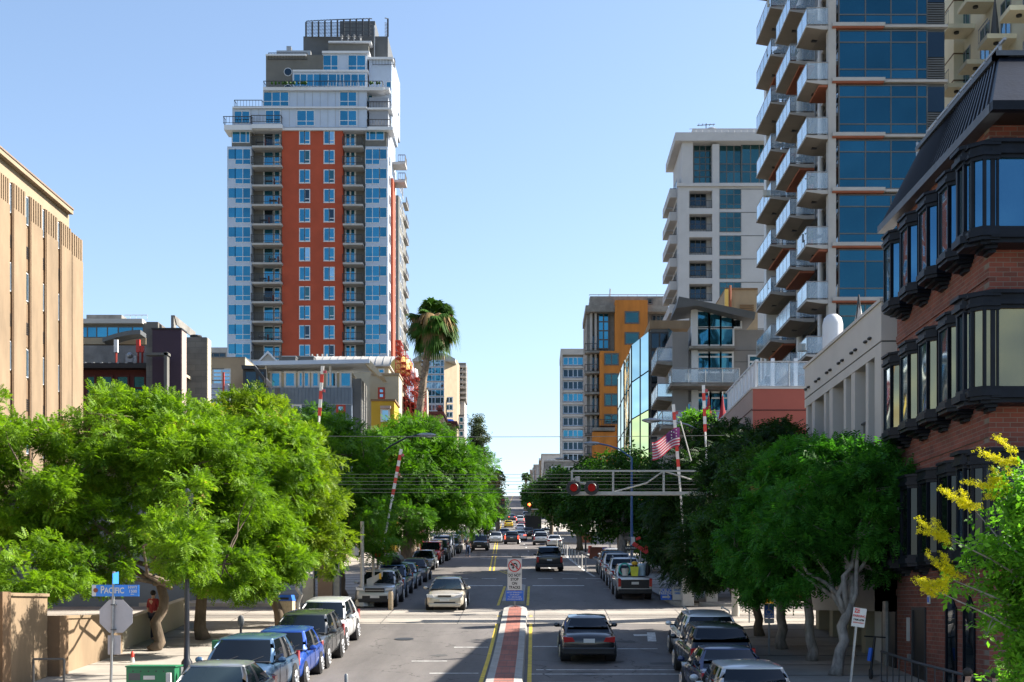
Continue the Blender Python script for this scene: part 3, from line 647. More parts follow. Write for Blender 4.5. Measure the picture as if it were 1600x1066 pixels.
tree('garden_tree', 'light green broad-leaved bush on the balcony terrace beside the red umbrellas', (PX(1085, 92), 92, PZ(690, 92)), (PX(1085, 92), 92, PZ(668, 92)), .05,
     [PB(1082, 655, 92, 22, 10, .8), PB(1100, 650, 92, 14, 8, .6)], M['leafY'], M['bark'], 26, .35, 22, T_BR5, .5, 52, None, 4, 6, cat='shrub')
# near tree with yellow blossom at the lower right: limbs reach in from a trunk standing just outside the view
def near_tree():
    Y = 19.; rs = np.random.default_rng(77); base = (PX(1760, Y), Y, G(Y) + .14); t = thing('flowering_tree', 'close bright green tree with yellow blossom sprays at the lower right edge', 'tree', base)
    mb = MB(); top = Vector((PX(1750, Y), Y, PZ(1000, Y))); mb.tube([base, (base[0] - .05, Y, base[2] + 1), top], [.17, .14, .12], M['bark'], 10)
    tips = [(1480, 840, .0), (1530, 790, .3), (1460, 925, -.2), (1490, 905, .1), (1570, 760, .2), (1560, 850, -.3), (1520, 890, .4), (1590, 720, .1), (1550, 960, -.1), (1600, 900, .2), (1585, 1010, 0), (1620, 800, .3), (1640, 960, -.3), (1530, 850, .2), (1620, 1040, .2)]
    P = []; O = []; BP = []; BO = []
    for i, (px, py, dy) in enumerate(tips):
        e = Vector((PX(px, Y), Y + dy, PZ(py, Y))); a = top + Vector((0, 0, rs.uniform(-.5, .6))); md = a.lerp(e, .5) + Vector((0, 0, -.12))
        q = [a, a.lerp(md, .5), md, md.lerp(e, .5) + Vector((0, 0, .03)), e]; mb.tube(q, [.045, .03, .022, .014, .006], M['barkpale'], 6)
        for j in range(2):
            s = q[2].lerp(q[3], rs.uniform()); ee = s + Vector(rs.normal(size=3)) * .22; mb.tube([s, s.lerp(ee, .5) + Vector((0, 0, .03)), ee], [.012, .008, .004], M['barkpale'], 5)
        bloom = i in (0, 1, 2, 3, 7, 4)
        n = 90
        tt = rs.uniform(.3 if not bloom else .55, .95 if bloom else 1.0, n)
        for u in tt:
            if bloom and px < 1535 and u < .95 and rs.uniform() < .85: continue
            c = a.lerp(e, u) + Vector(rs.normal(size=3) * np.array([.13, .17, .13]) * (1.15 - .5 * u)); P.append(c); O.append((c - a).normalized() + Vector(rs.normal(size=3)) * .4)
        if bloom:
            for br in range(5):
                o2 = e + Vector(rs.normal(size=3)) * .07; d2 = Vector((-.3 + rs.normal() * .14, rs.normal() * .08, .14 + rs.normal() * .13)) if br else Vector((-.1, 0, .02)); mb.tube([e, o2 + d2 * .5, o2 + d2], [.006, .004, .002], M['bloom'], 4)
                for k in range(130): c = o2 + d2 * rs.uniform(-.1, 1.) + Vector(rs.normal(size=3)) * .024; BP.append(c); BO.append(Vector(rs.normal(size=3)).normalized())
    for k in range(1900):
        c = (PX(rs.uniform(1575, 1780), Y), Y + rs.normal() * .5, PZ(rs.uniform(760, 1100), Y)); 
        P.append(c); O.append(Vector(rs.normal(size=3)).normalized())
    V, Fc = sprays(np.array(P), np.array(O), T_BR, .36, rs, 1., .3); np_mesh('crown', V, Fc, M['leafY'], t)
    V, Fc = sprays(np.array(BP), np.array(BO), T_BR5, .05, rs, .3, 0); np_mesh('blossom', V, Fc, M['bloom'], t)
    mb.build('trunk', t, smooth=True)
near_tree()
# palms
def palm(label, px, Y, py_top, crown_px, dead=True, group=None, seed=3, lean=0):
    rs = np.random.default_rng(seed); s = Y / F; b = Vector((PX(px, Y), Y, G(Y) + .1)); top = Vector((PX(px, Y) + lean, Y, PZ(py_top, Y)))
    t = thing('fan_palm', label, 'palm tree', b, group); mb = MB(); n = 26; pts = []; rr = []
    for i in range(n + 1):
        u = i / n; p = b.lerp(top, u) + Vector((-.45 * math.sin(u * math.pi) * (1 if lean else .2), 0, 0)); pts.append(p); rr.append((.34 - .1 * u) * (1.12 if i % 2 else .95) + (.1 if u > .85 else 0))
    mb.tube(pts, rr, M['barkpalm'], 10)
    for i in range(170):      # old leaf bases standing off the trunk
        u = rs.uniform(.25, 1); p = b.lerp(top, u) + Vector((-.45 * math.sin(u * math.pi) * (1 if lean else .2), 0, 0)); a = rs.uniform(0, 6.28); d = Vector((math.cos(a), math.sin(a), .5))
        mb.tube([p + d * .18, p + d * (.4 + rs.uniform(0, .15))], [.06, .02], M['barkpalm'], 4)
    mb.build('trunk', t)
    def fans(n, zlo, zhi, m, name, L0, drp):
        V = []; Fc = []
        for i in range(n):
            a = rs.uniform(0, 6.28); el = rs.uniform(zlo, zhi); d = Vector((math.cos(a) * math.cos(el), math.sin(a) * math.cos(el), math.sin(el))); L = L0 * rs.uniform(.75, 1.15)
            st = top + d * .2; hub = st + d * L * .5 + Vector((0, 0, -.1 * drp * L)); side_ = d.cross(Vector((0, 0, 1))).normalized(); up = side_.cross(d)
            o = len(V); V += [st + side_ * .03, st - side_ * .03, hub - side_ * .03, hub + side_ * .03]; Fc.append((o, o + 1, o + 2, o + 3))
            for k in range(17):
                th = (k - 8) / 8 * 1.35; dd = (d * math.cos(th) + side_ * math.sin(th)).normalized(); l = L * .55 * (1 - .25 * abs(k - 8) / 8)
                p1 = hub + dd * l * .55 + up * .06; p2 = hub + dd * l + Vector((0, 0, -drp * l * rs.uniform(.35, .8))); pw = dd.cross(up).normalized() * .045 * L
                o = len(V); V += [hub, p1 + pw, p2, p1 - pw]; Fc.append((o, o + 1, o + 2, o + 3))
        np_mesh(name, np.array([tuple(v) for v in V]), np.array(Fc), m, t)
    cs = crown_px * s
    fans(80, -.6, 1.4, M['palmleaf'], 'crown', cs * 1.0, .8)
    if dead: fans(50, -1.35, -.5, M['palmdead'], 'dead_frond_skirt', cs * .8, 1.2); fans(26, -.2, .6, M['palmdead'], 'dead_frond_skirt', cs * 1.0, 1.9); fans(46, -1.1, .1, M['palmleaf'], 'crown', cs * 1.0, 1.5)
    return t
palm('tall fan palm with skirt of dead fronds rising beside the red scaffolding', 644, 100, 502, 38, True, 'palm trees', 3, 1.6)
palm('small palm standing at the left kerb behind the parked cars far up the street', 778, 190, 745, 11, False, 'palm trees', 4)
palm('tiny palm at the top of the hill left of the road, by the street lamp', 822, 330, 745, 8, False, 'palm trees', 5)
# ================================================================ buildings
def bld(name, label, x, y, cat='building', group=None):
    return thing(name, label, cat, (x, y, G(y)), group)
# ---------------------------------------------------------------- tall tower with the red front
def red_tower():
    Y = 200.; t = bld('apartment_tower', 'tall apartment tower with brick-red front, white stepped top and blue windows', -35, Y)
    P = MB(); fb = P.fbox; lo = 680
    fb(355, 229, 393, lo, Y, 12, M['white']); fb(571, 229, 606, lo, Y, 12, M['white'])
    fb(440.5, 200, 535.5, lo, Y + .05, 12, M['red'])
    fb(393, 200, 440.5, lo, Y + 1.4, 10, M['olive']); fb(535.5, 200, 571, lo, Y + 1.4, 10, M['olive'])
    fb(362, 199, 393, 229, Y + .3, 12, M['olive']); fb(571, 199, 604, 229, Y + .3, 10, M['olive'])
    P.build('wall', t)
    # side wing seen along the right edge
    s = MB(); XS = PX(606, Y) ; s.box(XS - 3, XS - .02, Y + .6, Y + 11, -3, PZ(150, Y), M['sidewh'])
    s.box(XS - 8, XS + .35, Y + 4, Y + 7.5, -3, PZ(265, Y), M['red']); s.box(XS - 8, XS + .5, Y + 11, Y + 24, -3, PZ(270, Y), M['olive'])
    s.build('side_wall', t)
    for k in range(14):
        z1 = PZ(232 + 30.5 * k, Y)
        for j, (a, b) in enumerate(((1.2, 3.3), (8, 10.5), (12.5, 15), (16.5, 18))):
            win(t, 'x', XS + (.02 if j < 2 else .52), Y + a, Y + b, z1 - 2.2, z1 - .5, M['whitefr'], M['dimgl'], sgn=1, t=.12)
        m = MB(); m.box(XS + .3, XS + 1.0, Y + 19, Y + 23.5, z1 - 2.6, z1 - 2.45, M['slab']); m.box(XS + .9, XS + 1.0, Y + 19, Y + 23.5, z1 - 2.45, z1 - 1.5, M['dkmetal']); m.build('side_balcony', t)
    top = MB(); fb = top.fbox
    fb(363, 168, 573, 199, Y + .1, 14, M['white']); fb(411, 137, 573, 168, Y + .8, 13, M['white'])
    fb(573, 137, 612, 199, Y + 2.4, 9, M['white']); fb(457, 110, 573, 137, Y + 1.8, 11, M['white']); fb(503.5, 80.5, 573, 110, Y + 2.2, 10, M['white'])
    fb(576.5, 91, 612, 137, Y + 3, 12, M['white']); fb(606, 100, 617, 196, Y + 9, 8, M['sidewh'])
    top.build('stepped_top', t)
    jn = MB()
    for px in list(range(368, 572, 12)):
        if not any(a < px < b for a, b in ((366, 390), (415, 438), (464, 491), (531, 557))): jn.fbox(px, 170, px + .5, 198, Y + .07, .03, M['galv'])
        if px > 452 and not 531 < px < 557: jn.fbox(px, 143, px + .5, 167, Y + .77, .03, M['galv'])
    jn.build('panel_joint', t)
    e = MB(); fb = e.fbox
    fb(415.5, 86, 505, 137, Y + 2.1, 9, M['olive']); fb(474, 57, 606, 95, Y + 5, 9, M['darkgrey']); fb(531, 33, 586, 60, Y + 7.5, 5, M['darkgrey']); fb(513, 66, 576, 82, Y + 3.4, 5, M['olive'])
    e.prism([(PX(486, Y), PZ(82, Y)), (PX(513, Y), PZ(82, Y)), (PX(513, Y), PZ(66, Y)), (PX(526, Y), PZ(56, Y)), (PX(522, Y), PZ(56, Y))], 'y', Y + 3.6, Y + 4, M['olive'])
    e.build('penthouse', t)
    sl = MB(); fb = sl.fbox
    for (a, b, c, d, dy) in ((350, 195, 394, 203, -.7), (393, 194, 441, 200.5, -.9), (394, 199.5, 612, 203.5, -.35), (411, 136, 600, 141, .25), (363, 166.5, 573, 169, -.3), (573, 136, 608, 140, 0.5), (457, 109, 575, 112, 1.6),
                             (503, 79.5, 577, 83, 1.9), (572, 168, 612, 171, .2), (415, 84.5, 478, 87, 1.8), (574, 89, 614, 92.5, 2.6), (513, 64, 580, 66.5, 3.0), (574, 198, 614, 203, -.6)):
        fb(a, b, c, d, Y + dy, 3.2, M['whitefr'])
    sl.build('terrace_slab', t)
    # mechanical screen
    sc = MB(); n = 26
    for i in range(n + 1):
        u = i / n; px = 478 + 128 * u
        if 0.84 < u < .93: continue
        top_y = 29 + 5.5 * (1 - u) ** 1.5; yy = Y + 4.9 - 2.2 * math.sin(u * math.pi)
        if i % 2 == 0: sc.box(PX(px, yy) - .13, PX(px, yy) + .13, yy, yy + .15, PZ(57, yy), PZ(top_y, yy), M['dkmetal'])
        if i < n and not (.80 < u < .93):
            p2 = 478 + 128 * (i + 1) / n; y2 = Y + 4.9 - 2.2 * math.sin((i + 1) / n * math.pi)
            for j in range(10 if (u < .45 or u > .9) else 4):
                z = PZ(56 - j * (2.2 if (u < .45 or u > .9) else 6), yy)
                if z > PZ(top_y, yy): continue
                sc.add([(PX(px, yy), yy, z), (PX(p2, y2), y2, z), (PX(p2, y2), y2, z + .11), (PX(px, yy), yy, z + .11)], [(0, 1, 2, 3)], M['dkmetal'])
            sc.add([(PX(px, yy), yy, PZ(top_y, yy)), (PX(p2, y2), y2, PZ(top_y, yy)), (PX(p2, y2), y2, PZ(top_y, yy) + .16), (PX(px, yy), yy, PZ(top_y, yy) + .16)], [(0, 1, 2, 3)], M['dkmetal'])
    sc.build('roof_screen', t)
    for i, px in enumerate((534, 544, 553.5, 563)):
        v = MB(); x = PX(px, Y); v.lathe([(.16, 0), (.16, .55), (.32, .6), (.32, .8), (.1, .95)], (x * 1.021, Y + 4.2, PZ(64, Y + 4.2)), M['galv'], 10); v.build('roof_vent', t)
    r = MB(); r.box(PX(426, Y), PX(480, Y), Y + 3, Y + 5, PZ(88, Y + 3), PZ(79, Y + 3), M['galv']); r.box(PX(441, Y), PX(448, Y), Y + 3.4, Y + 4.4, PZ(86, Y), PZ(72, Y + 3.4), M['galv'])
    r.tube([(PX(585, Y + 4.5), Y + 4.5, PZ(84, Y)), (PX(585, Y + 4.5), Y + 4.5, PZ(40, Y + 4.5))], .1, M['galv'], 6); r.build('roof_plant', t)
    # round windows
    for cy in (104, 130):
        v = MB(); x, z = PX(446, Y), PZ(cy, Y); v.lathe([(.66, -.06), (.66, .02)], (x, Y + 2.1, z), M['whitefr'], 20, 'y'); v.lathe([(.56, -.09), (.56, 0)], (x, Y + 2.09, z), M['dimgl'], 20, 'y'); v.build('round_window', t)
    fw, bg_ = M['whitefr'], M['bluegl']
    def w(a, b, c, d, dy, **k): pwin(t, a, b, c, d, Y + dy, fw, bg_, t=k.pop('t', .1), **k)
    for (a, b, c, d, dy, kw) in ((505, 86.5, 528, 110, 2.18, {'xs': [.54], 'zs': [.28]}), (544, 86.5, 571, 110, 2.18, {'zs': [.28]}), (459, 116, 500, 135, 1.78, {'nx': 4}), (500, 116, 526, 135, 1.78, {'nx': 2}), (526, 116, 537, 136, 1.75, {'nx': 2}), (537, 116, 571, 135, 1.78, {'nx': 3}),
        (412, 144, 451, 166, .78, {'nx': 3, 'zs': [.33]}), (531, 144, 557, 166, .78, {'zs': [.33]}), (366, 174, 390, 193, .08, {'nx': 2}), (415, 173, 438, 193, .08, {'xs': [.55]}), (464, 173, 491, 196.5, .08, {'xs': [.54], 'zs': [.3]}), (531, 173, 557, 196.5, .08, {'zs': [.33]}),
        (603.5, 128, 611, 152, 2.9, {'nx': 1, 'zs': [.3]}), (575, 149, 582, 166, 2.35, {'nx': 1}), (575, 178, 583, 197, 2.35, {'nx': 1}),
        (363, 205, 390, 223, .28, {'xs': [.45, .8]}), (572, 205, 600, 219, .28, {'xs': [.2, .55]})): w(a, b, c, d, dy, **kw)
    for k in range(14):
        y = 229.5 + 30.42 * k
        if k < 13:
            m = MB(); xs_ = [PX(356.5, Y), PX(367.5, Y), PX(391.5, Y)]
            winmesh(m, 'y', Y, xs_[0], xs_[1], PZ(y + 19.5, Y), PZ(y + 3.5, Y), fw, bg_, nx=1, t=.09); winmesh(m, 'y', Y, xs_[1], xs_[2], PZ(y + 27.5, Y), PZ(y + 3.5, Y), fw, bg_, nx=2, zs=[.33], t=.09)
            m.build('bay_window', t)
            m = MB(); winmesh(m, 'y', Y, PX(571, Y), PX(593, Y), PZ(y + 27.5, Y), PZ(y + 3.5, Y), fw, bg_, nx=2, zs=[.33], t=.09); winmesh(m, 'y', Y, PX(593, Y), PX(604.5, Y), PZ(y + 19.5, Y), PZ(y + 3.5, Y), fw, bg_, nx=1, t=.14)
            m.build('bay_window', t)
        yy = y - 24.7
        for q_, a in enumerate((468, 506.3)): m = MB(); gg = [M['bluegl'], M['bluegl'], M['dimgl'], M['tealgl'], M['skygl'], M['bluegl'], M['bluegl']][(k * 3 + q_ * 4) % 7]; winmesh(m, 'y', Y + .03, PX(a, Y), PX(a + 8, Y), PZ(yy + 19.8, Y), PZ(yy, Y), fw, bg_, nx=1, t=.13); winmesh(m, 'y', Y + .03, PX(a + 8.2, Y), PX(a + 16, Y), PZ(yy + 19.8, Y), PZ(yy, Y), fw, gg, nx=1, zs=[.25], t=.13); m.box(PX(a - 1, Y), PX(a + 17, Y), Y - .03, Y + .05, PZ(yy + 21.2, Y), PZ(yy + 20.3, Y), fw); m.build('window', t)
        for (a, b) in ((536, 566.5), (540, 556)):
            pass
        gsel = [M['bluegl'], M['dimgl'], M['bluegl'], M['tealgl']][(k * 5 + 1) % 4]; pwin(t, 412.5, yy + 1, 428, yy + 24, Y + 1.38, fw, gsel, nx=1, t=.14); w(428, yy + 1, 438, yy + 24, 1.38, nx=1, zs=[.25], t=.3); w(540, yy, 555, yy + 24, 1.38, nx=2, t=.25)
        b = MB(); b.fbox(393.4, y - 2, 440.4, y + 1, Y - .9, 2.4, M['slab']); o = b.build('balcony', t)
        rl = MB(); z = PZ(y - 2, Y); railing(rl, [(PX(393.8, Y), Y + .2, z), (PX(393.8, Y), Y - .85, z), (PX(440, Y), Y - .85, z), (PX(440, Y), Y + .2, z)], 1.05, M['dkmetal'], step=.32, t=.05); rl.build('railing', o)
        b = MB(); b.fbox(535.6, y - 2, 566.8, y + 1, Y - .9, 2.4, M['slab']); o = b.build('balcony', t)
        rl = MB(); railing(rl, [(PX(536, Y), Y + .2, z), (PX(536, Y), Y - .85, z), (PX(566.4, Y), Y - .85, z), (PX(566.4, Y), Y + .2, z)], 1.05, M['dkmetal'], step=.32, t=.05); rl.build('railing', o)
        if k % 2 == 0 or k in (3, 7):
            fu = MB(); x = PX(400 + (k * 7) % 22, Y); fu.box(x, x + 1.2, Y - .5, Y, z + .4, z + .5, M['dkmetal']); fu.box(x + .1, x + .2, Y - .4, Y - .1, z, z + .9, M['dkmetal']); fu.box(x + 1.4, x + 1.6, Y - .4, Y, z, z + .85, M['maroon']); fu.build('balcony_furniture', t)
    for (a, b, c, dy) in ((350.5, 393, 195, -.65), (394, 440.5, 194, -.85), (411, 597, 136, .3), (415.5, 476, 85, 1.9), (574, 610, 168, .3), (574, 610, 199, -.5), (366, 409, 167, 0), (579, 613, 90, 2.7)):
        rl = MB(); z = PZ(c, Y); railing(rl, [(PX(a, Y), Y + dy + 1.4, z), (PX(a, Y), Y + dy + .05, z), (PX(b, Y), Y + dy + .05, z), (PX(b, Y), Y + dy + 1.4, z)], 1.05, M['dkmetal'], step=.45, t=.06); rl.build('terrace_railing', t)
    for i, (y, dy) in enumerate(((228, 0), (257, 0))):
        b = MB(); b.box(PX(606, Y), PX(627, Y), Y + 6, Y + 9, PZ(y + 8, Y), PZ(y + 4, Y), M['slab']); o = b.build('corner_balcony', t); rl = MB(); z = PZ(y + 4, Y)
        railing(rl, [(PX(616, Y), Y + 6.05, z), (PX(626.6, Y), Y + 6.05, z), (PX(626.6, Y), Y + 8.9, z)], 1.1, M['dkmetal'], step=.3, t=.06); rl.build('railing', o)
    pl = MB()
    rs = np.random.default_rng(4)
    for i in range(26):
        x = PX(rs.uniform(414, 480) if i < 20 else rs.uniform(575, 596), Y); z = PZ(136, Y); pl.ell((x, Y - .4, z + .45), (.2, .2, .26 * rs.uniform(.5, 1.3)), M['leafM'], 6, 4)
    pl.build('terrace_planter', t)
red_tower()

# ---------------------------------------------------------------- beige office with deep pilasters, left edge
def beige_office():
    X = -24.; t = bld('office_building', 'beige stucco office with tall grooved pilasters at the left edge', X, 60)
    ZY = lambda px: F * X / (px - VX)
    b = MB(); b.box(X - 25, X - .15, 30, ZY(112.5), -4, 20.2, M['tanlt']); b.box(X - 25, X - .12, ZY(113), ZY(130), -4, 19.0, M['tan']); b.build('wall', t)
    c = MB(); c.box(X - 25, X + .12, 30, ZY(111), 20.2, 20.42, M['tanlt']); c.box(X - 25, X + .16, 30, ZY(111), 20.42, 20.5, M['brownbox']); c.build('parapet_cap', t)
    prs = [(-1, 15.5), (22, 41), (49, 67), (73, 91), (96.5, 112)]
    Y0, Y1 = ZY(22), ZY(41); pitch = (ZY(49) - ZY(22)); wdt = Y1 - Y0
    ends = [(ZY(a), ZY(b_)) for a, b_ in prs] + [(ZY(113.2), ZY(130))]
    more = [(Y0 - pitch * k, Y0 - pitch * k + wdt) for k in (2, 3, 4, 5)]
    for (a, b_) in ends + more:
        p = MB(); zt = 19.45 if b_ < ZY(113) else 19.35
        p.box(X - .34, X, a, b_, -4, zt - 1.15, M['tan']); p.box(X - .3, X - .07, a, b_, zt - 1.15, zt, M['tandk'])
        n = 5; w_ = (b_ - a)
        for i in range(n): p.box(X - .07, X, a + w_ * (i + .15) / n, a + w_ * (i + .72) / n, zt - 1.15, zt, M['tan'])
        p.box(X - .33, X - .03, a - .09, a - .005, -4, zt, M['tandk'])  # dark strip paints the shade on the pilaster's near side
        p.build('pilaster', t)
    for (a, b_), (c_, d) in zip(ends[:-2] + [(more[0][0], more[0][1])], ends[1:-1] + [(ends[0][0], ends[0][1])]):
        for k in range(6):
            z = 18.2 - 3.62 * k
            win(t, 'x', X - .14, b_ + .22, c_ - .1, z - .15, z + 1.15, M['whitefr'], M['skygl'], sgn=1, nx=1, t=.04, proud=.04)
            v = MB(); v.box(X - .2, X - .12, b_ + .2, c_ - .08, z - 2.35, z - .3, M['tandk'])
            for j in range(6): v.box(X - .13, X - .09, b_ + .2, c_ - .08, z - 1.75 + j * .1, z - 1.7 + j * .1, M['black'])
            v.build('louvre_panel', t)
beige_office()

# ---------------------------------------------------------------- left middle distance
def left_mid():
    fw = M['whitefr']
    # office with ribbon glazing behind
    Y = 135; t = bld('office_building', 'low office with blue ribbon window and flat white roof edge behind the maroon house', PX(170, Y), Y)
    b = MB(); b.fbox(110, 505, 230, 720, Y, 14, M['olive']); b.fbox(110, 498, 222, 505, Y - .6, 14, M['slab']); b.fbox(135, 492, 190, 498, Y + 3, 6, M['conc']); b.build('wall', t)
    pwin(t, 112, 511, 224, 527.5, Y - .05, M['darkgrey'], M['bluegl'], xs=[.22, .35, .5, .65, .85], t=.12)
    b = MB(); b.fbox(110, 528, 228, 538, Y - .5, 1, M['tanlt']); b.fbox(110, 541, 222, 560, Y - 2.5, 2, M['conc']); b.build('spandrel', t)
    r = MB(); railing(r, [(PX(190, Y), Y + 1, PZ(498, Y)), (PX(226, Y), Y + 1, PZ(498, Y))], .6, M['polewh'], step=.6, t=.04); r.build('roof_railing', t)
    c = MB(); pts = [(PX(175 + 58 * u, Y), PZ(537 - 12 * math.sin(u * 1.6), Y)) for u in np.linspace(0, 1, 10)]; pts += [(x, z - .45) for x, z in pts[::-1]]; c.prism(pts, 'y', Y - 3, Y - 1, M['darkgrey']); c.build('curved_canopy', t)
    # maroon house
    Y = 82; t = bld('townhouse', 'dark maroon house with blue windows under a black roof edge, left of the purple block', PX(180, Y), Y)
    b = MB(); b.fbox(105, 574, 228, 800, Y, 8, M['maroon']); b.fbox(95, 567, 229, 575, Y - .7, 9, M['black']); b.build('wall', t)
    b = MB(); b.fbox(95, 540, 229, 567, Y + 3, 5, M['conc']); b.build('roof', t)
    for a in (136, 158, 183, 209): pwin(t, a, 588, a + 18 if a > 140 else a + 13, 622, Y, M['maroon'], M['bluegl'], nx=1, zs=[.45], t=.1, proud=.1)
    for i in range(9):
        m = MB(); x = PX(110 + 13 * i, Y); m.box(x, x + .14, Y - .72, Y - .1, PZ(571, Y), PZ(569, Y), M['galv']); m.build('rafter_end', t)
    m = MB(); m.fbox(196, 553, 207, 566, Y + .5, .8, M['galv']); m.ell((PX(199, Y), Y + .5, PZ(553, Y)), (.2, .2, .2), M['galv'], 8, 6); m.build('roof_vent', t)
    for i, (px, c) in enumerate(((173.5, 'gwhite'), (208.5, 'gred'), (215, 'gred'))):
        m = MB(); m.tube([(PX(px, Y), Y + 1, PZ(570, Y)), (PX(px, Y), Y + 1, PZ(530 + (i == 2) * 12, Y))], .07, M['scaf'], 6); m.box(PX(px, Y) - .12, PX(px, Y) + .12, Y + .9, Y + 1.1, PZ(546, Y), PZ(526 + (i == 2) * 10, Y), M[c]); m.build('roof_mast', t)
    # grey stone pier and beam, purple block
    Y = 80; t = bld('stair_tower', 'dark purple panelled block with grey stone pier and a free standing roof frame', PX(260, Y), Y)
    b = MB(); b.fbox(228.5, 503, 247, 800, Y + .5, 4, M['blkstone']); b.build('stone_pier', t)
    b = MB(); X1 = PX(283, Y); b.box(PX(238, Y), X1, Y, Y + 1.15, -3, PZ(513.5, Y), M['purple']); b.box(PX(238, Y) - .05, X1 + .05, Y - .05, Y + 1.2, PZ(515, Y), PZ(512.5, Y), M['black']); b.box(X1, X1 + .04, Y + .05, Y + 1.1, -3, PZ(516, Y), M['pink']); b.build('wall', t)
    b = MB(); b.fbox(227, 551, 263, 555, Y - 1, .5, M['olive']); b.fbox(256, 550, 261, 700, Y - 1, .5, M['olive']); b.build('steel_frame', t)
    b = MB(); b.box(PX(260, Y), PX(264.5, Y), Y + 1, Y + 1.5, PZ(514, Y), PZ(487, Y), M['conc']); b.prism([(Y + 1, PZ(487, Y)), (Y + 6, PZ(487, Y) - .0), (Y + 6, PZ(487, Y) - .5), (Y + 1.5, PZ(487, Y) - .5)], 'x', PX(264.5, Y), PX(266, Y), M['conc'])
    b.box(PX(247, Y), PX(275, Y), Y + 5.5, Y + 6, PZ(512, Y), PZ(505, Y), M['conc']); b.build('roof_frame', t)
    # board marked concrete tower
    Y = 84; t = bld('concrete_tower', 'board marked concrete stair tower between the purple block and the tan house', PX(305, Y), Y)
    b = MB(); X1 = PX(323, Y); b.box(PX(288, Y), X1, Y, Y + 1.0, -3, PZ(527, Y), M['blkstone']); b.box(X1, X1 + .05, Y + .02, Y + .95, -3, PZ(527, Y) - .05, M['cream2']); b.build('wall', t)
    b = MB(); b.lathe([(.32, 0), (.32, .1), (.4, .12), (.4, .2)], (PX(303, Y), Y + .5, PZ(527, Y)), M['dkmetal'], 12); b.build('roof_vent', t)
    b = MB(); b.prism([(PX(288, Y), PZ(584, Y)), (PX(299, Y), PZ(590, Y)), (PX(299, Y), PZ(594, Y)), (PX(288, Y), PZ(588, Y))], 'y', Y - 1.2, Y - .01, M['cream2']); b.build('canopy', t)
    # tan house
    Y = 122; t = bld('stucco_house', 'tan stucco house with gridded window between concrete tower and grey house', PX(365, Y), Y)
    X1 = PX(382, Y); b = MB(); b.box(PX(320, Y), X1, Y, Y + 12, -3, PZ(559, Y), M['tanlt']); b.box(X1, X1 + .06, Y + .02, Y + 12, -3, PZ(559, Y) - .03, M['cream2']); b.box(PX(320, Y), X1 + .08, Y - .06, Y + 12, PZ(559, Y), PZ(558, Y), M['conc']); b.build('wall', t)
    pwin(t, 333, 577, 360, 600, Y, M['polewh'], M['skygl'], nx=2, nz=4, t=.12)
    b = MB()
    for y in (582, 600, 612, 622): b.box(PX(322, Y), PX(358, Y), Y - 2, Y - 1.9, PZ(y + 1, Y), PZ(y, Y), M['dkmetal'])
    b.box(PX(356, Y), PX(358.5, Y), Y - 2.1, Y - 1.9, PZ(640, Y), PZ(588, Y), M['scaf']); b.fbox(322, 600, 356, 640, Y - 1.6, 1, M['white']); b.build('balcony', t)
    t = bld('glazed_porch', 'black framed glazed stair porch wedged left of the grey house', PX(396, 120), 119); Y = 119
    b = MB(); b.prism([(PX(379, Y), PZ(572, Y)), (PX(400, Y), PZ(573, Y)), (PX(415, Y), PZ(592, Y)), (PX(415, Y), PZ(600, Y)), (PX(398, Y), PZ(578, Y)), (PX(380, Y), PZ(578, Y))], 'y', Y - .5, Y + 3, M['black']); b.build('roof', t)
    pwin(t, 382, 579, 414, 620, Y, M['black'], M['dimgl'], xs=[.62], nz=2, t=.25)
    # grey block far behind
    Y = 260; t = bld('office_block', 'pale block with a ribbon window glimpsed beside the red tower', PX(340, Y), Y); b = MB(); b.fbox(322, 543, 362, 720, Y, 14, M['slab']); b.build('wall', t); pwin(t, 324, 552, 352, 558, Y, M['darkgrey'], M['dimgl'], nx=3, t=.2)
    # blue grey clad house with deep roof
    Y = 128; XR = PX(549, Y); D = 5.5
    t = bld('clad_house', 'blue-grey clad house with glazed top floor and thin white overhanging roof', PX(480, Y), Y)
    b = MB(); b.box(PX(413, Y), XR, Y, Y + D, -2, PZ(605.5, Y), M['bluegrey']); b.box(PX(430, Y), PX(437, Y), Y - .02, Y, -2, PZ(606, Y), M['darkgrey'])
    for i in range(24): x = PX(415 + 5.6 * i, Y); b.box(x, x + .04, Y - .04, Y, -2, PZ(606, Y), M['bluegrey'])
    b.box(PX(413, Y) - .02, XR + .03, Y - .06, Y + .0, PZ(632.5, Y), PZ(631.5, Y), M['galv']); b.box(XR, XR + .05, Y + .1, Y + D, -2, PZ(606, Y), M['white']); b.build('wall', t)
    b = MB(); b.box(PX(416, Y), PX(548, Y), Y + 1.0, Y + D, PZ(605.5, Y), PZ(580, Y), M['cream2']); b.build('top_floor_wall', t)
    b = MB(); b.prism([(PX(397, Y), PZ(567, Y)), (PX(579, Y), PZ(564, Y)), (PX(579, Y), PZ(570, Y)), (PX(399, Y), PZ(573.5, Y))], 'y', Y - .9, Y + 4, M['white']); b.prism([(PX(579, Y), PZ(564, Y)), (PX(600, Y), PZ(590, Y)), (PX(594, Y), PZ(590, Y)), (PX(572, Y), PZ(571, Y))], 'y', Y - .7, Y + 3, M['cream2']); b.build('roof', t)
    b = MB(); b.prism([(PX(399, Y), PZ(573.6, Y)), (PX(416, Y), PZ(573.6, Y)), (PX(416, Y), PZ(590, Y))], 'y', Y + .4, Y + 1, M['cream2']); b.build('gable_end', t)
    for (a, c) in ((423.5, 438), (445.5, 461), (467, 473), (475, 483), (488, 498), (511, 525), (532, 548.5)): pwin(t, a, 582, c, 604.5, Y + .98, fw, M['bluegl'], nx=1, t=.2)
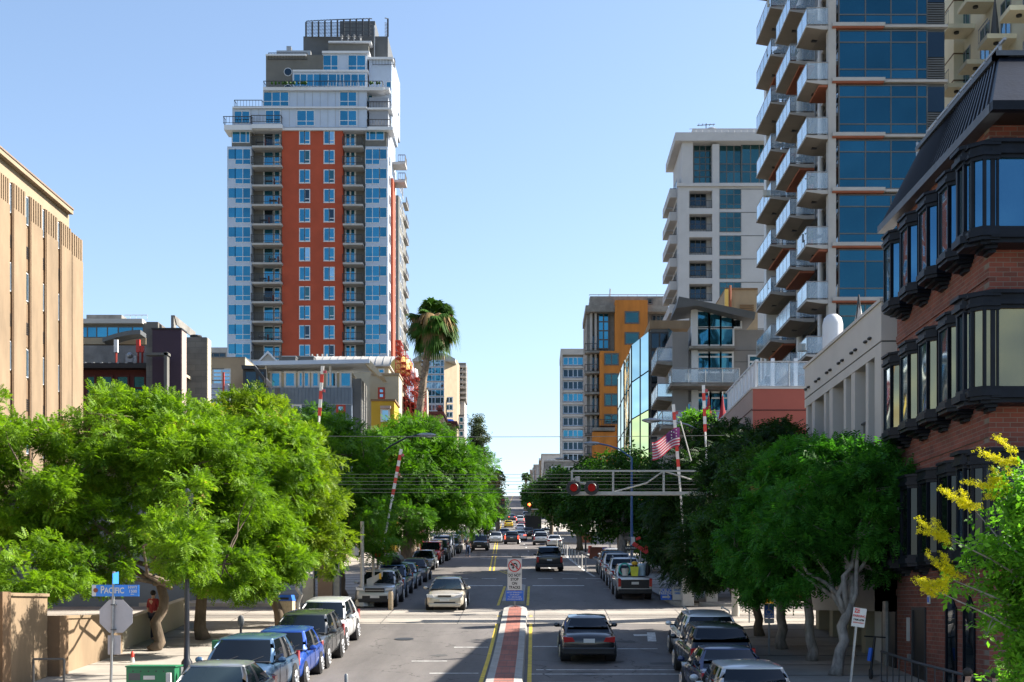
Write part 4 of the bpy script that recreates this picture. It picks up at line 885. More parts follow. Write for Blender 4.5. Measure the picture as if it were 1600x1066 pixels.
    for (a, c) in ((437, 449), (457.5, 470)): pwin(t, a, 633.5, c, 662, Y, fw, M['skygl'], nx=1, t=.18)
    pwin(t, 527, 633.5, 538, 644, Y, M['scaf'], M['skygl'], nx=1, t=.25)
    for a, l in ((517, .0), (416.5, .0)): b = MB(); b.tube([(PX(a, Y), Y - .3, PZ(573, Y)), (PX(a, Y), Y - .3, PZ(604, Y))], .12, M['polewh'], 8); b.build('post', t)
    for i in range(6):
        b = MB(); y = Y + .5 + i * .85; b.box(XR + .05, XR + .9, y, y + .2, -2, PZ(590, Y), M['polewh'] if i % 2 else M['darkgrey']); b.build('side_fin', t)
    for i in range(3): win(t, 'x', XR + .06, Y + .6 + 1.6 * i, Y + 1.6 + 1.6 * i, PZ(650, Y), PZ(615, Y), M['darkgrey'], M['dimgl'], sgn=1, nx=1)
    # vaulted roof hall and small gable behind
    Y = 150; t = bld('vaulted_hall', 'hall with long pale curved metal roof below the red tower', PX(550, Y), Y)
    b = MB(); pts = [(Y + 5 - 5 * math.cos(a), PZ(575, Y) + 2.1 * math.sin(a)) for a in np.linspace(0, math.pi, 14)]; b.prism(pts, 'x', PX(472, Y), PX(619, Y), M['greyroof']); b.build('roof', t, smooth='auto')
    b = MB(); b.box(PX(474, Y), PX(617, Y), Y + .3, Y + 9.7, -2, PZ(575, Y), M['cream2']); b.build('wall', t)
    r = MB()
    for i in range(12): x = PX(478 + 12 * i, Y); r.prism([(Y + 5 - 5.06 * math.cos(a), PZ(575, Y) + 2.15 * math.sin(a)) for a in np.linspace(.05, 3.09, 14)] , 'x', x, x + .05, M['galv'])
    r.build('roof_seam', t)
    for px in (482, 490, 498, 505): v = MB(); v.tube([(PX(px, Y), Y + 2.5, PZ(560, Y)), (PX(px, Y), Y + 2.5, PZ(547, Y))], .1, M['polewh'], 6); v.build('roof_pipe', t)
    Y = 142; t = bld('gabled_house', 'small pale gabled roof peeping over the grey house', PX(418, Y), Y)
    b = MB(); b.prism([(PX(401, Y), PZ(568, Y)), (PX(419, Y), PZ(550.5, Y)), (PX(437, Y), PZ(568, Y))], 'y', Y, Y + 5, M['greyroof']); b.box(PX(402, Y), PX(436, Y), Y + .1, Y + 5, -1, PZ(568, Y), M['cream']); b.build('roof', t)
    b = MB(); b.prism([(PX(400, Y), PZ(568.5, Y)), (PX(419, Y), PZ(549, Y)), (PX(438, Y), PZ(568.5, Y)), (PX(435, Y), PZ(568.5, Y)), (PX(419, Y), PZ(553, Y)), (PX(403, Y), PZ(568.5, Y))], 'y', Y - .25, Y - .01, M['whitefr']); b.build('barge_board', t)
    t = bld('green_roof_block', 'dark green flat block with roof units behind the grey house', PX(455, 140), 140); Y = 140
    b = MB(); b.fbox(436, 556, 480, 640, Y, 5, M['olive']); b.build('wall', t)
    for a in (440.5, 469): v = MB(); v.fbox(a, 557, a + 21, 567, Y - 1.5, 1.4, M['darkgrey']); v.fbox(a - .5, 556, a + 21.5, 557.5, Y - 1.6, 1.6, M['galv']); v.build('cooling_unit', t)
    # cream house, yellow house
    Y = 134; t = bld('stucco_house', 'cream block with a small window above the mustard yellow house', PX(607, Y), Y)
    b = MB(); XR2 = PX(623, Y); b.box(PX(578, Y), XR2, Y, Y + 8, -1, PZ(584, Y), M['cream2']); b.box(PX(585, Y), PX(610, Y), Y - .3, Y + 8.3, PZ(573, Y), PZ(571, Y), M['slab']); b.box(PX(587, Y), PX(607, Y), Y + .3, Y + 8, PZ(584, Y), PZ(573, Y), M['cream2']); b.fbox(580, 583, 624, 586, Y - .2, 8.4, M['tanlt']); b.build('wall', t)
    pwin(t, 592, 607, 600, 622, Y, M['scaf'], M['skygl'], nx=1, nz=2, t=.2); pwin(t, 592, 577, 600, 583, Y + .3, fw, M['bluegl'], nx=1, t=.12)
    Y = 118; t = bld('painted_house', 'mustard yellow house with a white door-sized window', PX(601, Y), Y)
    b = MB(); X3 = PX(616, Y); b.box(PX(580, Y), X3, Y, Y + 4, 0, PZ(625, Y), M['yellow']); b.box(PX(580, Y) - .05, X3 + .1, Y - .1, Y + 4.1, PZ(627, Y), PZ(624, Y), M['tandk']); b.build('wall', t)
    pwin(t, 596, 640, 608, 658, Y, fw, M['skygl'], nx=1, t=.16); b = MB(); b.fbox(594, 634, 610, 638, Y - .5, .5, M['pink']); b.build('window_hood', t)
    # church-like hall with the dark lean-to roof behind the scaffold
    Y = 140; t = bld('brown_house', 'brown timber house with steep dark roof under the red scaffolding', PX(640, Y), Y)
    b = MB(); b.prism([(PX(622, Y), PZ(608, Y)), (PX(654, Y), PZ(640, Y)), (PX(654, Y), 0), (PX(622, Y), 0)], 'y', Y, Y + 6, M['maroon']); b.build('wall', t)
    b = MB(); b.prism([(PX(622, Y), PZ(606, Y)), (PX(656, Y), PZ(640, Y)), (PX(656, Y), PZ(645, Y)), (PX(622, Y), PZ(612, Y))], 'y', Y - .6, Y + 7, M['darkgrey']); b.build('roof', t)
    # scaffolding and yellow tank
    Y = 138
    t = thing('water_tank', 'weathered yellow-white tank caged by red scaffolding', 'tank', (PX(622, Y), Y + 2, PZ(584, Y))); b = MB()
    b.lathe([(1.2, 0), (1.35, .8), (1.1, 1.6), (.6, 2.1), (.1, 2.3)], (PX(624, Y), Y + 2, PZ(584, Y)), M['tank'], 14); b.lathe([(.6, 0), (.7, .6), (.6, 1.2), (.1, 1.5)], (PX(641, Y), Y + 2, PZ(590, Y)), M['whitefr'], 12); b.build('shell', t, smooth=True)
    t = thing('scaffold', 'red steel scaffolding tower stepping down beside the palm', 'scaffolding', (PX(635, Y), Y, 12))
    rs = np.random.default_rng(8); b = MB(); lv = MB()
    cols = [(618, 532), (626, 532), (634, 548), (641, 560), (648, 575), (655, 590), (662, 605)]
    for i, (px, py) in enumerate(cols):
        for dy in (0, 1.4, 2.8): b.tube([(PX(px, Y), Y + dy, PZ(690, Y)), (PX(px, Y), Y + dy, PZ(py, Y))], .045, M['scaf'], 5)
    b.build('upright', t)
    for i in range(len(cols) - 1):
        (a, ay), (c, cy2) = cols[i], cols[i + 1]; top = max(ay, cy2); y = top
        while y < 670:
            for dy in (0, 2.8): lv.tube([(PX(a, Y), Y + dy, PZ(y, Y)), (PX(c, Y), Y + dy, PZ(y, Y))], .035, M['scaf'], 4)
            if rs.uniform() < .75: lv.tube([(PX(a, Y), Y, PZ(y, Y)), (PX(c, Y), Y, PZ(y + 12, Y))], .03, M['scaf'], 4)
            if rs.uniform() < .5: lv.tube([(PX(c, Y), Y + 2.8, PZ(y, Y)), (PX(a, Y), Y + 1.4, PZ(y + 14, Y))], .03, M['scaf'], 4)
            if rs.uniform() < .4: lv.box(PX(a, Y), PX(c, Y), Y, Y + 2.8, PZ(y, Y) - .05, PZ(y, Y), M['scaf'])
            y += 9
    lv.build('brace', t)
    # tan pylon right of palm and little dome house
    Y = 150; t = bld('concrete_pylon', 'tall cream pylon right behind the fan palm trunk', PX(664, Y), Y); b = MB(); b.prism([(PX(659, Y), 0), (PX(671, Y), 0), (PX(667, Y), PZ(608, Y)), (PX(663, Y), PZ(608, Y))], 'y', Y, Y + 2, M['cream2']); b.build('shaft', t)
    Y = 160; t = bld('corner_house', 'beige house with brown cornice and chimney cap right of the palm', PX(682, Y), Y); b = MB(); b.fbox(670, 645, 692, 760, Y, 7, M['tanlt']); b.build('wall', t); b = MB(); b.fbox(668, 643, 693.5, 648, Y - .4, 8, M['maroon']); b.build('cornice', t); b = MB(); b.fbox(683, 637, 691, 641, Y + 1, 1, M['maroon']); b.fbox(685, 633, 689, 637, Y + 1.2, .6, M['scaf']); b.build('chimney', t)
    Y = 168; t = bld('domed_house', 'small house with a shallow blue dome above the street trees', PX(701, Y), Y); b = MB(); b.fbox(693, 661, 711, 770, Y, 4, M['tandk']); b.build('wall', t); b = MB(); b.fbox(691, 658, 714, 662, Y - .3, 5, M['maroon']); b.build('cornice', t)
    b = MB(); b.lathe([(.78 * math.cos(a), .48 * math.sin(a)) for a in np.linspace(0, 1.5, 7)], (PX(700.5, Y), Y + 1.5, PZ(658, Y)), M['signblue'], 18); b.build('dome', t, smooth=True)
    # distant glass tower, dark tower
    Y = 330; t = bld('glass_tower', 'distant curved pale blue glass tower behind the fan palm', PX(690, Y), Y)
    b = MB(); 
    b.prism([(PX(644, Y), Y + 4), (PX(660, Y), Y), (PX(694, Y), Y), (PX(712, Y), Y + 6), (PX(714, Y), Y + 18), (PX(644, Y), Y + 18)], 'z', 10, PZ(556, Y), M['tanlt']); b.build('wall', t)
    b = MB(); b.prism([(PX(644, Y), PZ(561, Y)), (PX(660, Y), PZ(552, Y)), (PX(694, Y), PZ(551, Y)), (PX(711, Y), PZ(560, Y)), (PX(711, Y), PZ(564, Y)), (PX(644, Y), PZ(564, Y))], 'y', Y + .5, Y + 15, M['slab']); b.build('roof', t)
    b = MB(); b.tube([(PX(655, Y), Y + 5, PZ(558, Y)), (PX(655, Y), Y + 5, PZ(545, Y))], .12, M['galv'], 5); b.tube([(PX(650, Y), Y + 5, PZ(552, Y)), (PX(660, Y), Y + 5, PZ(550, Y))], .1, M['galv'], 5); b.build('roof_antenna', t)
    for k in range(12):
        y = 563 + 11.6 * k
        pwin(t, 659.5, y, 693.5, y + 9.5, Y, M['white'], M['bluegl'] if k % 3 else M['skygl'], name='ribbon_window', xs=[.2, .45, .6, .85], t=.14)
        if k > 4: pwin(t, 697, y, 707, y + 8, Y + 1.3, fw, M['bluegl'], nx=2, t=.25)
    Y = 345; t = bld('balcony_tower', 'narrow dark tower with stacked grey balconies beside the distant glass tower', PX(721, Y), Y); b = MB(); b.fbox(715, 567, 728, 626, Y, 8, M['olive']); b.fbox(712, 626, 726, 800, Y + .5, 9, M['cream']); b.fbox(690, 648, 725, 800, Y - 4, 4, M['darkgrey']); b.build('wall', t)
    for k in range(7): b = MB(); b.fbox(715, 571 + 8.2 * k, 728.3, 574 + 8.2 * k, Y - 1, 1.2, M['slab']); b.build('balcony', t)
    for k in range(5): pwin(t, 713.5, 573 + 8.2 * k + (60 if k > 3 else 0), 723, 578 + 8.2 * k + (60 if k > 3 else 0), Y - .02, fw, M['dimgl'], nx=2, t=.2)
    for k in range(4): pwin(t, 712, 652 + 11 * k, 724, 660 + 11 * k, Y - 4, fw, M['bluegl'], nx=2, t=.25)
left_mid()
# stucco boundary wall beside the left pavement
def bwall():
    t = thing('boundary_wall', 'high beige boundary wall with piers under the large feathery tree', 'wall', (-13.2, 27, G(27))); b = MB(); cpm = MB()
    for a in np.arange(18.4, 34, 3.24):
        z = .22; X = -13.15
        b.box(X - .3, X, a, a + 3.2, G(a) - .6, z, M['tan']); b.box(X - .35, X + .12, a, a + .5, G(a) - .6, z + .1, M['tandk']); cpm.box(X - .34, X + .06, a + .5, a + 3.2, z, z + .08, M['tan'])
    b.build('panel', t); cpm.build('coping', t)
    t = thing('boundary_wall', 'lower beige wall panel set forward beside the stop sign', 'wall', (-13, 37, G(37))); b = MB()
    b.box(-13.3, -13.0, 34.9, 40.4, G(34) - .8, -.38, M['tan']); b.box(-13.4, -12.85, 34.65, 35.3, G(34) - .8, -.3, M['tandk']); b.build('panel', t)
    b = MB(); b.box(-13.35, -12.95, 35.3, 40.4, -.38, -.3, M['tan']); b.build('coping', t)
    t = thing('low_wall', 'low cream wall at the pavement edge behind the leaning tree', 'wall', (-13.4, 46, G(46))); b = MB()
    b.prism([(40.5, G(40.5) - .5), (49, G(49) - .5), (49, G(49) + 1.1), (40.5, G(40.5) + 1.1)], 'x', -13.5, -13.2, M['cream2']); b.build('panel', t)
bwall()
# ---------------------------------------------------------------- right side
def brick_building():
    X = 10.3; t = bld('brick_building', 'red brick corner building with black bay windows and dark seamed mansard roof', X, 30)
    b = MB(); YF, YB = 29.0, 36.35
    b.box(X, X + .3, YF + .3, YB, -4.5, 11.0, M['brick_s']); b.box(X, 26, YF, YF + .3, -4.5, 11.0, M['brick_f']); b.box(X + .3, 26, YF + .3, YB - .01, -4.5, 10.8, M['dkmetal'])
    # soldier bands
    for z in (7.5, 3.9, .35): b.box(X - .03, X, YF, YB, z - .1, z + .1, M['brick_s'])
    b.build('wall', t)
    g_ = MB(); g_.box(X - .32, X + .02, YF - .9, YB + .9, 10.8, 11.0, M['gutter']); g_.box(X - .31, 26, YF - 1.1, YF - .905, 10.8, 11.0, M['navy']); g_.box(X + .03, 26, YF - .9, YF - .01, 10.86, 10.98, M['black']); g_.build('gutter', t)
    m = MB(); x0, x1, z0, z1 = X - .25, X + .75, 11.0, 13.0; ya, yb = YF - .9, YF + 1.4
    m.add([(x0, ya, z0), (x0, YB + .8, z0), (x1, YB + .3, z1), (x1, yb, z1)], [(0, 3, 2, 1)], M['navy'])
    m.add([(x0, ya, z0), (x1, yb, z1), (26, yb, z1), (26, ya, z0)], [(0, 1, 2, 3)], M['navy']); m.box(x1, 26, yb, YB + .3, z1 - .1, z1, M['navy']); m.add([(x0, YB + .8, z0), (x1, YB + .3, z1), (26, YB + .3, z1), (26, YB + .8, z0)], [(3, 2, 1, 0)], M['navy'])
    n = 30
    for i in range(1, n):
        u = i / n; y0 = ya + (YB + .8 - ya) * u; y1 = yb + (YB + .3 - yb) * u
        m.tube([(x0 - .02, y0, z0), (x1 - .02, y1, z1)], .035, M['black'], 4)
    for i in range(1, 14):
        xx = x0 + i * .9; m.tube([(xx, ya - .02, z0), (xx + 1.0, yb - .02, z1)], .035, M['black'], 4)
    m.build('mansard_roof', t)
    c = MB(); c.box(x1 - .12, x1 + .2, yb - .1, YB + .4, z1, z1 + .12, M['gutter']); c.box(x1 - .12, 26, yb - .12, yb + .2, z1, z1 + .12, M['gutter'])
    for i in range(8): 
        y = yb + .3 + i * .95; c.box(x1 + .1, x1 + .16, y, y + .05, z1, z1 + .5, M['galv']); 
    c.box(x1 + .1, x1 + .16, yb, YB, z1 + .42, z1 + .48, M['galv']); c.build('roof_coping', t)
    # bays
    def bay(y0, y1, z0, z1, gl, fr, front=False):
        o = MB(); xo = X - .55; s = .2
        def ring(za, zb, e): # trapezoid plan collar
            pts = [(X + .02, y0 - e), (xo + s - e * .5, y0 - e), (xo - e, y0 + s - e * .3), (xo - e, y1 - s + e * .3), (xo + s - e * .5, y1 + e), (X + .02, y1 + e)]; o.prism(pts, 'z', za, zb, M['navy'])
        gh0, gh1 = z0 + .3, z1 - .36
        ring(z1 - .36, z1 - .28, .02); ring(z1 - .28, z1 - .2, .07); ring(z1 - .2, z1 - .06, .03); ring(z1 - .06, z1, .08)
        ring(gh0 - .08, gh0, .02); ring(gh0 - .22, gh0 - .08, .07); ring(gh0 - .3, gh0 - .22, .02)
        for k in range(3): o.prism([(X + .02, y0 + .05 + .1 * k), (xo + .18 + .13 * k, y0 + .12 + .12 * k), (xo + .18 + .13 * k, y1 - .12 - .12 * k), (X + .02, y1 - .05 - .1 * k)], 'z', z0 - .07 * (k + 1), z0 - .07 * k, M['navy'])
        # corner posts and panes
        w_ = .06
        P4 = [(X, y0), (xo + s, y0), (xo, y0 + s), (xo, y1 - s), (xo + s, y1), (X, y1)]
        for (px_, py_) in P4[1:-1]: o.box(px_ - .01, px_ + w_, py_ - w_ / 2, py_ + w_ / 2, gh0, gh1, M['navy'])
        o.box(X - .05, X, y0, y0 + .06, gh0, gh1, M['navy']); o.box(X - .05, X, y1 - .06, y1, gh0, gh1, M['navy'])
        ob = o.build('bay_window', t)
        gmb = MB()
        for i in range(5):
            (ax, ay), (bx_, by) = P4[i], P4[i + 1]
            gmb.add([(ax + .02, ay + (.03 if ay < (y0 + y1) / 2 else -.03), gh0), (bx_ + .03, by + (.03 if by < (y0 + y1) / 2 else -.03), gh0), (bx_ + .03, by + (.03 if by < (y0 + y1) / 2 else -.03), gh1), (ax + .02, ay + (.03 if ay < (y0 + y1) / 2 else -.03), gh1)], [(0, 1, 2, 3)], gl if i < 2 else fr)
        gmb.build('pane', ob)
        # white inner roller blind edge
    rows = [(8.1, 10.24, M['baygl'], M['skygl']), (4.55, 6.9, M['creamgl'], M['skygl']), (1.0, 3.4, M['blackgl'], M['blackgl'])]
    for r, (z0, z1, g1, g2) in enumerate(rows):
        for i in range(5): y = 35.9 - 1.62 * i; bay(y - 1.05, y, z0, z1, g1, g2)
        # large corner bay wrapping the front
        o = MB(); y1 = 29.35; y0 = YF - .6; xa = X - .62; xb = X + 3.6
        def ring(za, zb, e): o.prism([(X + .3, y1 + e), (xa - e, y1 + e), (xa - e, y0 + .45), (xa + .45, y0 - e), (xb, y0 - e), (xb, YF + .02), (X + .3, YF + .02)], 'z', za, zb, M['navy'])
        gh0, gh1 = z0 + .3, z1 - .32
        ring(z1 - .32, z1 - .24, .02); ring(z1 - .24, z1 - .14, .09); ring(z1 - .14, z1 + .0, .04); ring(z1, z1 + .08, .12); ring(gh0 - .1, gh0, .02); ring(gh0 - .26, gh0 - .1, .09); ring(gh0 - .36, gh0 - .26, .0)
        for (u, v) in ((xa, y1 - .06), (xa, y0 + .45), (xa + .45, y0), (xa + 1.25, y0), (xa + 2.3, y0), (xa + 3.35, y0)): o.box(u - .01, u + .09, v - .02, v + .08, gh0, gh1, M['navy'])
        ob = o.build('corner_bay', t); gm_ = MB()
        gm_.quad((xa + .05, y1, gh0), (xa + .05, y0 + .45, gh0), (xa + .05, y0 + .45, gh1), (xa + .05, y1, gh1), M['skygl'])
        for a_, c_ in (((xa + .05, y0 + .45), (xa + .48, y0 + .06)), ((xa + .48, y0 + .05), (xa + 1.28, y0 + .05)), ((xa + 1.3, y0 + .05), (xa + 2.3, y0 + .05)), ((xa + 2.3, y0 + .05), (xb, y0 + .05))):
            gm_.quad((a_[0], a_[1], gh0), (c_[0], c_[1], gh0), (c_[0], c_[1], gh1), (a_[0], a_[1], gh1), g1 if a_[0] < xa + 1 else (M['baygl'] if r < 2 else M['dimgl']))
        gm_.build('pane', ob)
    # door recess, small plates
    d = MB(); y0, y1 = 33.7, 34.75; zt = -.15; d.box(X - .012, X + .0, y0, y1, -3, zt, M['black']); d.box(X - .05, X - .01, y0 - .08, y0, -3, zt + .08, M['dkmetal']); d.box(X - .05, X - .01, y1, y1 + .08, -3, zt + .08, M['dkmetal']); d.box(X - .05, X - .01, y0, y1, zt, zt + .08, M['dkmetal']); d.build('door', t)
    d = MB(); d.box(X - .04, X - .01, 33.25, 33.45, .02, .24, M['signwh']); d.box(X - .045, X - .04, 33.29, 33.41, .06, .2, M['signblue']); d.build('number_plate', t)
    d = MB(); d.box(X - .08, X, 35.1, 35.18, -1.0, -.35, M['polewh']); d.build('wall_light', t); d = MB(); d.box(X - .07, X, 35.0, 35.14, -1.55, -1.35, M['galv']); d.build('junction_box', t)
    for a in (31.2, 29.9):
        d = MB(); d.box(X - .02, X + .0, a, a + .7, -3, -.1, M['dimgl']); d.box(X - .05, X - .02, a - .05, a, -3, -.05, M['navy']); d.box(X - .05, X - .02, a + .7, a + .75, -3, -.05, M['navy']); d.prism([(a, -.1), (a + .7, -.1), (a + .35, .25)], 'x', X - .03, X, M['dimgl']); d.build('window', t)
brick_building()

def cream_arcade():
    X = 10.3; Y0, Y1 = 38.0, 48.8; t = bld('arcaded_building', 'cream stucco building with a row of square columns beyond the brick building', X, Y0)
    b = MB(); zt, zl, zb = 9.0, 7.85, 7.5
    b.box(X, X + 14, Y0, Y1, zl, zt, M['cream']); b.box(X + .03, X + 14, Y0 + .03, Y1 - .03, zl - .05, zl, M['darkgrey']); b.box(X, X + 14, Y0, Y1, zb, zl - .05, M['cream']); b.box(X - .05, X + 14, Y0 - .05, Y1 + .05, zt, zt + .1, M['cream'])
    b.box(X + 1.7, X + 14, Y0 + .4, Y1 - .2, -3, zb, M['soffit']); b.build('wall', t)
    b = MB(); b.box(X, X + 1.0, Y0, Y0 + .75, -3, zb, M['cream']); b.box(X, X + .8, Y0, Y1, -.2, 1.0, M['cream']); b.box(X + .01, X + .7, Y0, Y1, 4.0, 4.9, M['cream']); b.box(X - .01, X + .02, Y0 - .02, Y1, 4.86, 4.92, M['tandk'])
    b.build('parapet', t)
    ys_ = [39.55, 41.2, 42.4, 44.3, 45.3, 47.1, 48.3]
    for i, y in enumerate(ys_): c = MB(); c.box(X + .02, X + .5, y, y + (.5 if i % 2 else .32), 4.9, zb, M['cream']); c.box(X + .02, X + .5, y, y + .4, 1.0, 4.0, M['cream']); c.build('column', t)
    for i, y in enumerate((39.9, 42.9, 45.8)):
        win(t, 'x', X + 1.69, y, y + 1.2, 5.1, 7.3, M['darkgrey'], M['dimgl'], nx=2, nz=3, sgn=-1)
        r = MB(); railing(r, [(X + .25, y - .2, 4.9), (X + .25, y + 1.4, 4.9)], .9, M['darkgrey'], step=.3, t=.04); r.build('railing', t)
    for i in range(6):
        for k in range(2): s = MB(); y = 39.2 + 1.75 * i + k * .5; s.ell((X - .04, y, zl + .3), (.07, .14, .05), M['black'], 8, 5); s.build('facade_spotlight', t)
    b = MB()
    for y in (38.0, 40.2, 42.4, 44.6, 46.8): b.box(X + .1, X + .6, y, y + .5, -3, -.2, M['cream2'])
    b.box(X + .9, X + 1.1, Y0, Y1, -3, -.9, M['cream2']); b.build('ground_floor_pier', t)
    for y in (38.7, 40.9, 43.1, 45.3): win(t, 'x', X + .9, y, y + 1.3, -1.0, .7 - .9, M['cream2'], M['dimgl'], nx=1, nz=2, sgn=-1)
    d = MB(); d.box(X - .02, X + .1, 36.5, 37.9, -3, -.2, M['black']); d.box(X - .1, X - .02, 37.2, 37.5, -3, .1, M['galv']); d.build('service_gate', t)
    # rooftop funnel and ladder frame
    f = MB(); px, y = PX(1300, 50), 50
    t2 = thing('ventilation_stack', 'white round ventilation stack rising behind the cream roof edge', 'chimney', (PX(1301, 53), 53, 5)); f.lathe([(.42, 0), (.42, 6.6), (.36, 6.85), (.2, 7.0)], (PX(1301, 53), 53, 5), M['whitefr'], 20); f.build('shaft', t2, smooth='auto')
    t2 = thing('parasol', 'small folded white parasol on the cream roof edge', 'umbrella', (11.2, 44.2, 9.1)); f = MB(); f.tube([(11.05, 44.2, 9.1), (11.2, 44.2, 10.7)], .03, M['black'], 6); f.tube([(11.35, 44.2, 9.1), (11.2, 44.2, 10.7)], .03, M['black'], 6); f.build('pole', t2)
    f = MB(); f.lathe([(.2, 0), (.12, .4), (.03, .9)], (11.22, 44.25, 9.6), M['slab'], 6); f.build('canopy', t2)
cream_arcade()

def glass_tower():
    Y = 72.; K = 1.125; p = F / Y; t = bld('glass_tower', 'blue glass apartment tower with staggered glass-railed balconies', 17, Y)
    X0, X1 = PX(1308, Y), PX(1478, Y); zs = [29.5 + 3.083 * k for k in range(-9, 5)]
    core = MB(); core.box(X0 + .25, X1, Y + .25, Y + 17.4, -3, 36, M['darkgrey']); core.box(17.4, X1, Y + 6, Y + 17.4, 36, 43, M['darkgrey']); core.build('core_wall', t)
    for i, z in enumerate(zs):
        if z > 36: continue
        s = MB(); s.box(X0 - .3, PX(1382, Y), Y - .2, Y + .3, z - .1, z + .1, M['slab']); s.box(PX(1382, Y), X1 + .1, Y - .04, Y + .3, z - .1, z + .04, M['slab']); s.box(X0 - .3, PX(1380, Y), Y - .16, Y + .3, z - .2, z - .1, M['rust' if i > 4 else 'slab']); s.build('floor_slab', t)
        g_ = MB(); us = [0, .245, .49, .73, .825]; W = X1 - X0
        winmesh(g_, 'y', Y + .1, X0 + .12, X0 + W * .83, z + .1, z + 2.82, M['darkgrey'], M['deepgl'] if i > 4 else M['tealgl'], xs=[.30, .59, .885], zs=[.2, .76], t=.07)
        g_.build('curtain_wall', t)
        g_ = MB(); g_.box(X0 + W * .83, X1 - .05, Y + .1, Y + .2, z + 1.35, z + 2.75, M['dimgl'])
        for k in range(9): g_.box(X0 + W * .83, X1 - .05, Y + .02, Y + .12, z + .12 + k * .135, z + .19 + k * .135, M['darkgrey'])
        g_.build('louvre', t)
        g_ = MB(); winmesh(g_, 'x', X0 + .23, Y + .4, Y + 17, z + .1, z + 2.82, M['darkgrey'], M['dimgl'], nx=9, zs=[.7], t=.08, sgn=-1); g_.build('side_glazing', t)
    # columns: one object each
    for (px, y, r) in ((1287, Y + .6, .32), (1265, Y + 3.6, .17), (1271, Y + 9, .22)):
        c = MB(); x = PX(px, Y) if y < Y + 1 else (16.9 if r < .2 else 16.8)
        if y < Y + 1: c.box(PX(1294, Y), PX(1306, Y), Y - .05, Y + .5, -3, 36, M['slab'])
        else: c.tube([(x, y, -3), (x, y, 40)], r, M['whitefr'], 10)
        c.build('column', t, smooth='auto')
    def balc(xa, xb, ya, yb, z, rust, k):
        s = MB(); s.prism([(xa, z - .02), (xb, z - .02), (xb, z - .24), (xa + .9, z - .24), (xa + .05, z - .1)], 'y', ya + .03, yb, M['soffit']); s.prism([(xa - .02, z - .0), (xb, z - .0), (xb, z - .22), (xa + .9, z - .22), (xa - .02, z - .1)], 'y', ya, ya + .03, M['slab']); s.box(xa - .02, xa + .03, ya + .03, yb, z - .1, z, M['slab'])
        if rust: s.box(xb - .9, xb, ya + .05, yb - .3, z - .36, z - .24, M['rust'])
        s.box(xa + .6, xa + .9, (ya + yb) / 2, (ya + yb) / 2 + .25, z - .26, z - .2, M['black'])
        o = s.build('balcony', t)
        r = MB(); e = .04; railing(r, [(xb, ya + e, z), (xa + e, ya + e, z)], 1.02, M['galv'], gl=M['cleargl'], t=.028); railing(r, [(xa + e, ya + e, z), (xa + e, yb - e, z), ], 1.02, M['galv'], gl=M['railgl'], t=.028); r.build('glass_railing', o)
        rs = np.random.default_rng(k * 7 + int(z * 10))
        if rs.uniform() < .6:
            f = MB(); x = xa + .5 + rs.uniform(0, .5); y = ya + .6 + rs.uniform(0, .8); m_ = M['dkmetal'] if rs.uniform() < .7 else M['polewh']
            f.lathe([(.35, .68), (.35, .72)], (x, y, z), m_, 12); f.tube([(x, y, z), (x, y, z + .7)], .03, m_, 5)
            for q in (-.55, .55): f.box(x + q - .18, x + q + .18, y - .2, y + .2, z + .42, z + .46, m_); f.box(x + q - .18, x + q + .18, y + .16, y + .2, z + .46, z + .9, m_); f.box(x + q - .16, x + q - .13, y - .18, y - .15, z, z + .42, m_); f.box(x + q + .13, x + q + .16, y - .18, y - .15, z, z + .42, m_)
            f.build('balcony_furniture', o)
        if rs.uniform() < .3:
            f = MB(); x = xa + .3; f.lathe([(.14, 0), (.2, .35)], (x, ya + .35, z), M['rust'], 8); 
            for q in range(14): a = rs.uniform(0, 6.28); f.quad((x, ya + .35, z + .35), (x + .1 * math.cos(a), ya + .35 + .1 * math.sin(a), z + .6), (x + .35 * math.cos(a), ya + .35 + .35 * math.sin(a), z + .8), (x + .2 * math.cos(a + .5), ya + .35 + .2 * math.sin(a + .5), z + .5), M['leafM'])
            f.build('potted_plant', o)
    for i, z in enumerate(zs):
        if z < 36: balc(15.3, 16.9, Y, Y + 2.7, z, i % 3 == 0, i)
        if z < 38: balc(15.3, 16.8, 76.7, 81.2, z, i % 2 == 0, i + 20)
        balc(15.3, 17.0, 82.9, 88.3, z, i % 2 == 1, i + 40)
    s = MB()
    for i, z in enumerate(zs):
        s.box(16.9, 17.4, Y + 2.7, Y + 17.4, z - .15, z + .05, M['slab'])
    s.build('side_slab_edge', t)
    lb = MB(); lb.box(16.9, 17.35, 81.3, 82.8, -3, 41, M['olive']); lb.box(16.0, 16.9, 88.3, 89.2, -3, 38, M['whitefr']); lb.build('side_wall', t)
    # podium terrace behind the salmon building
glass_tower()

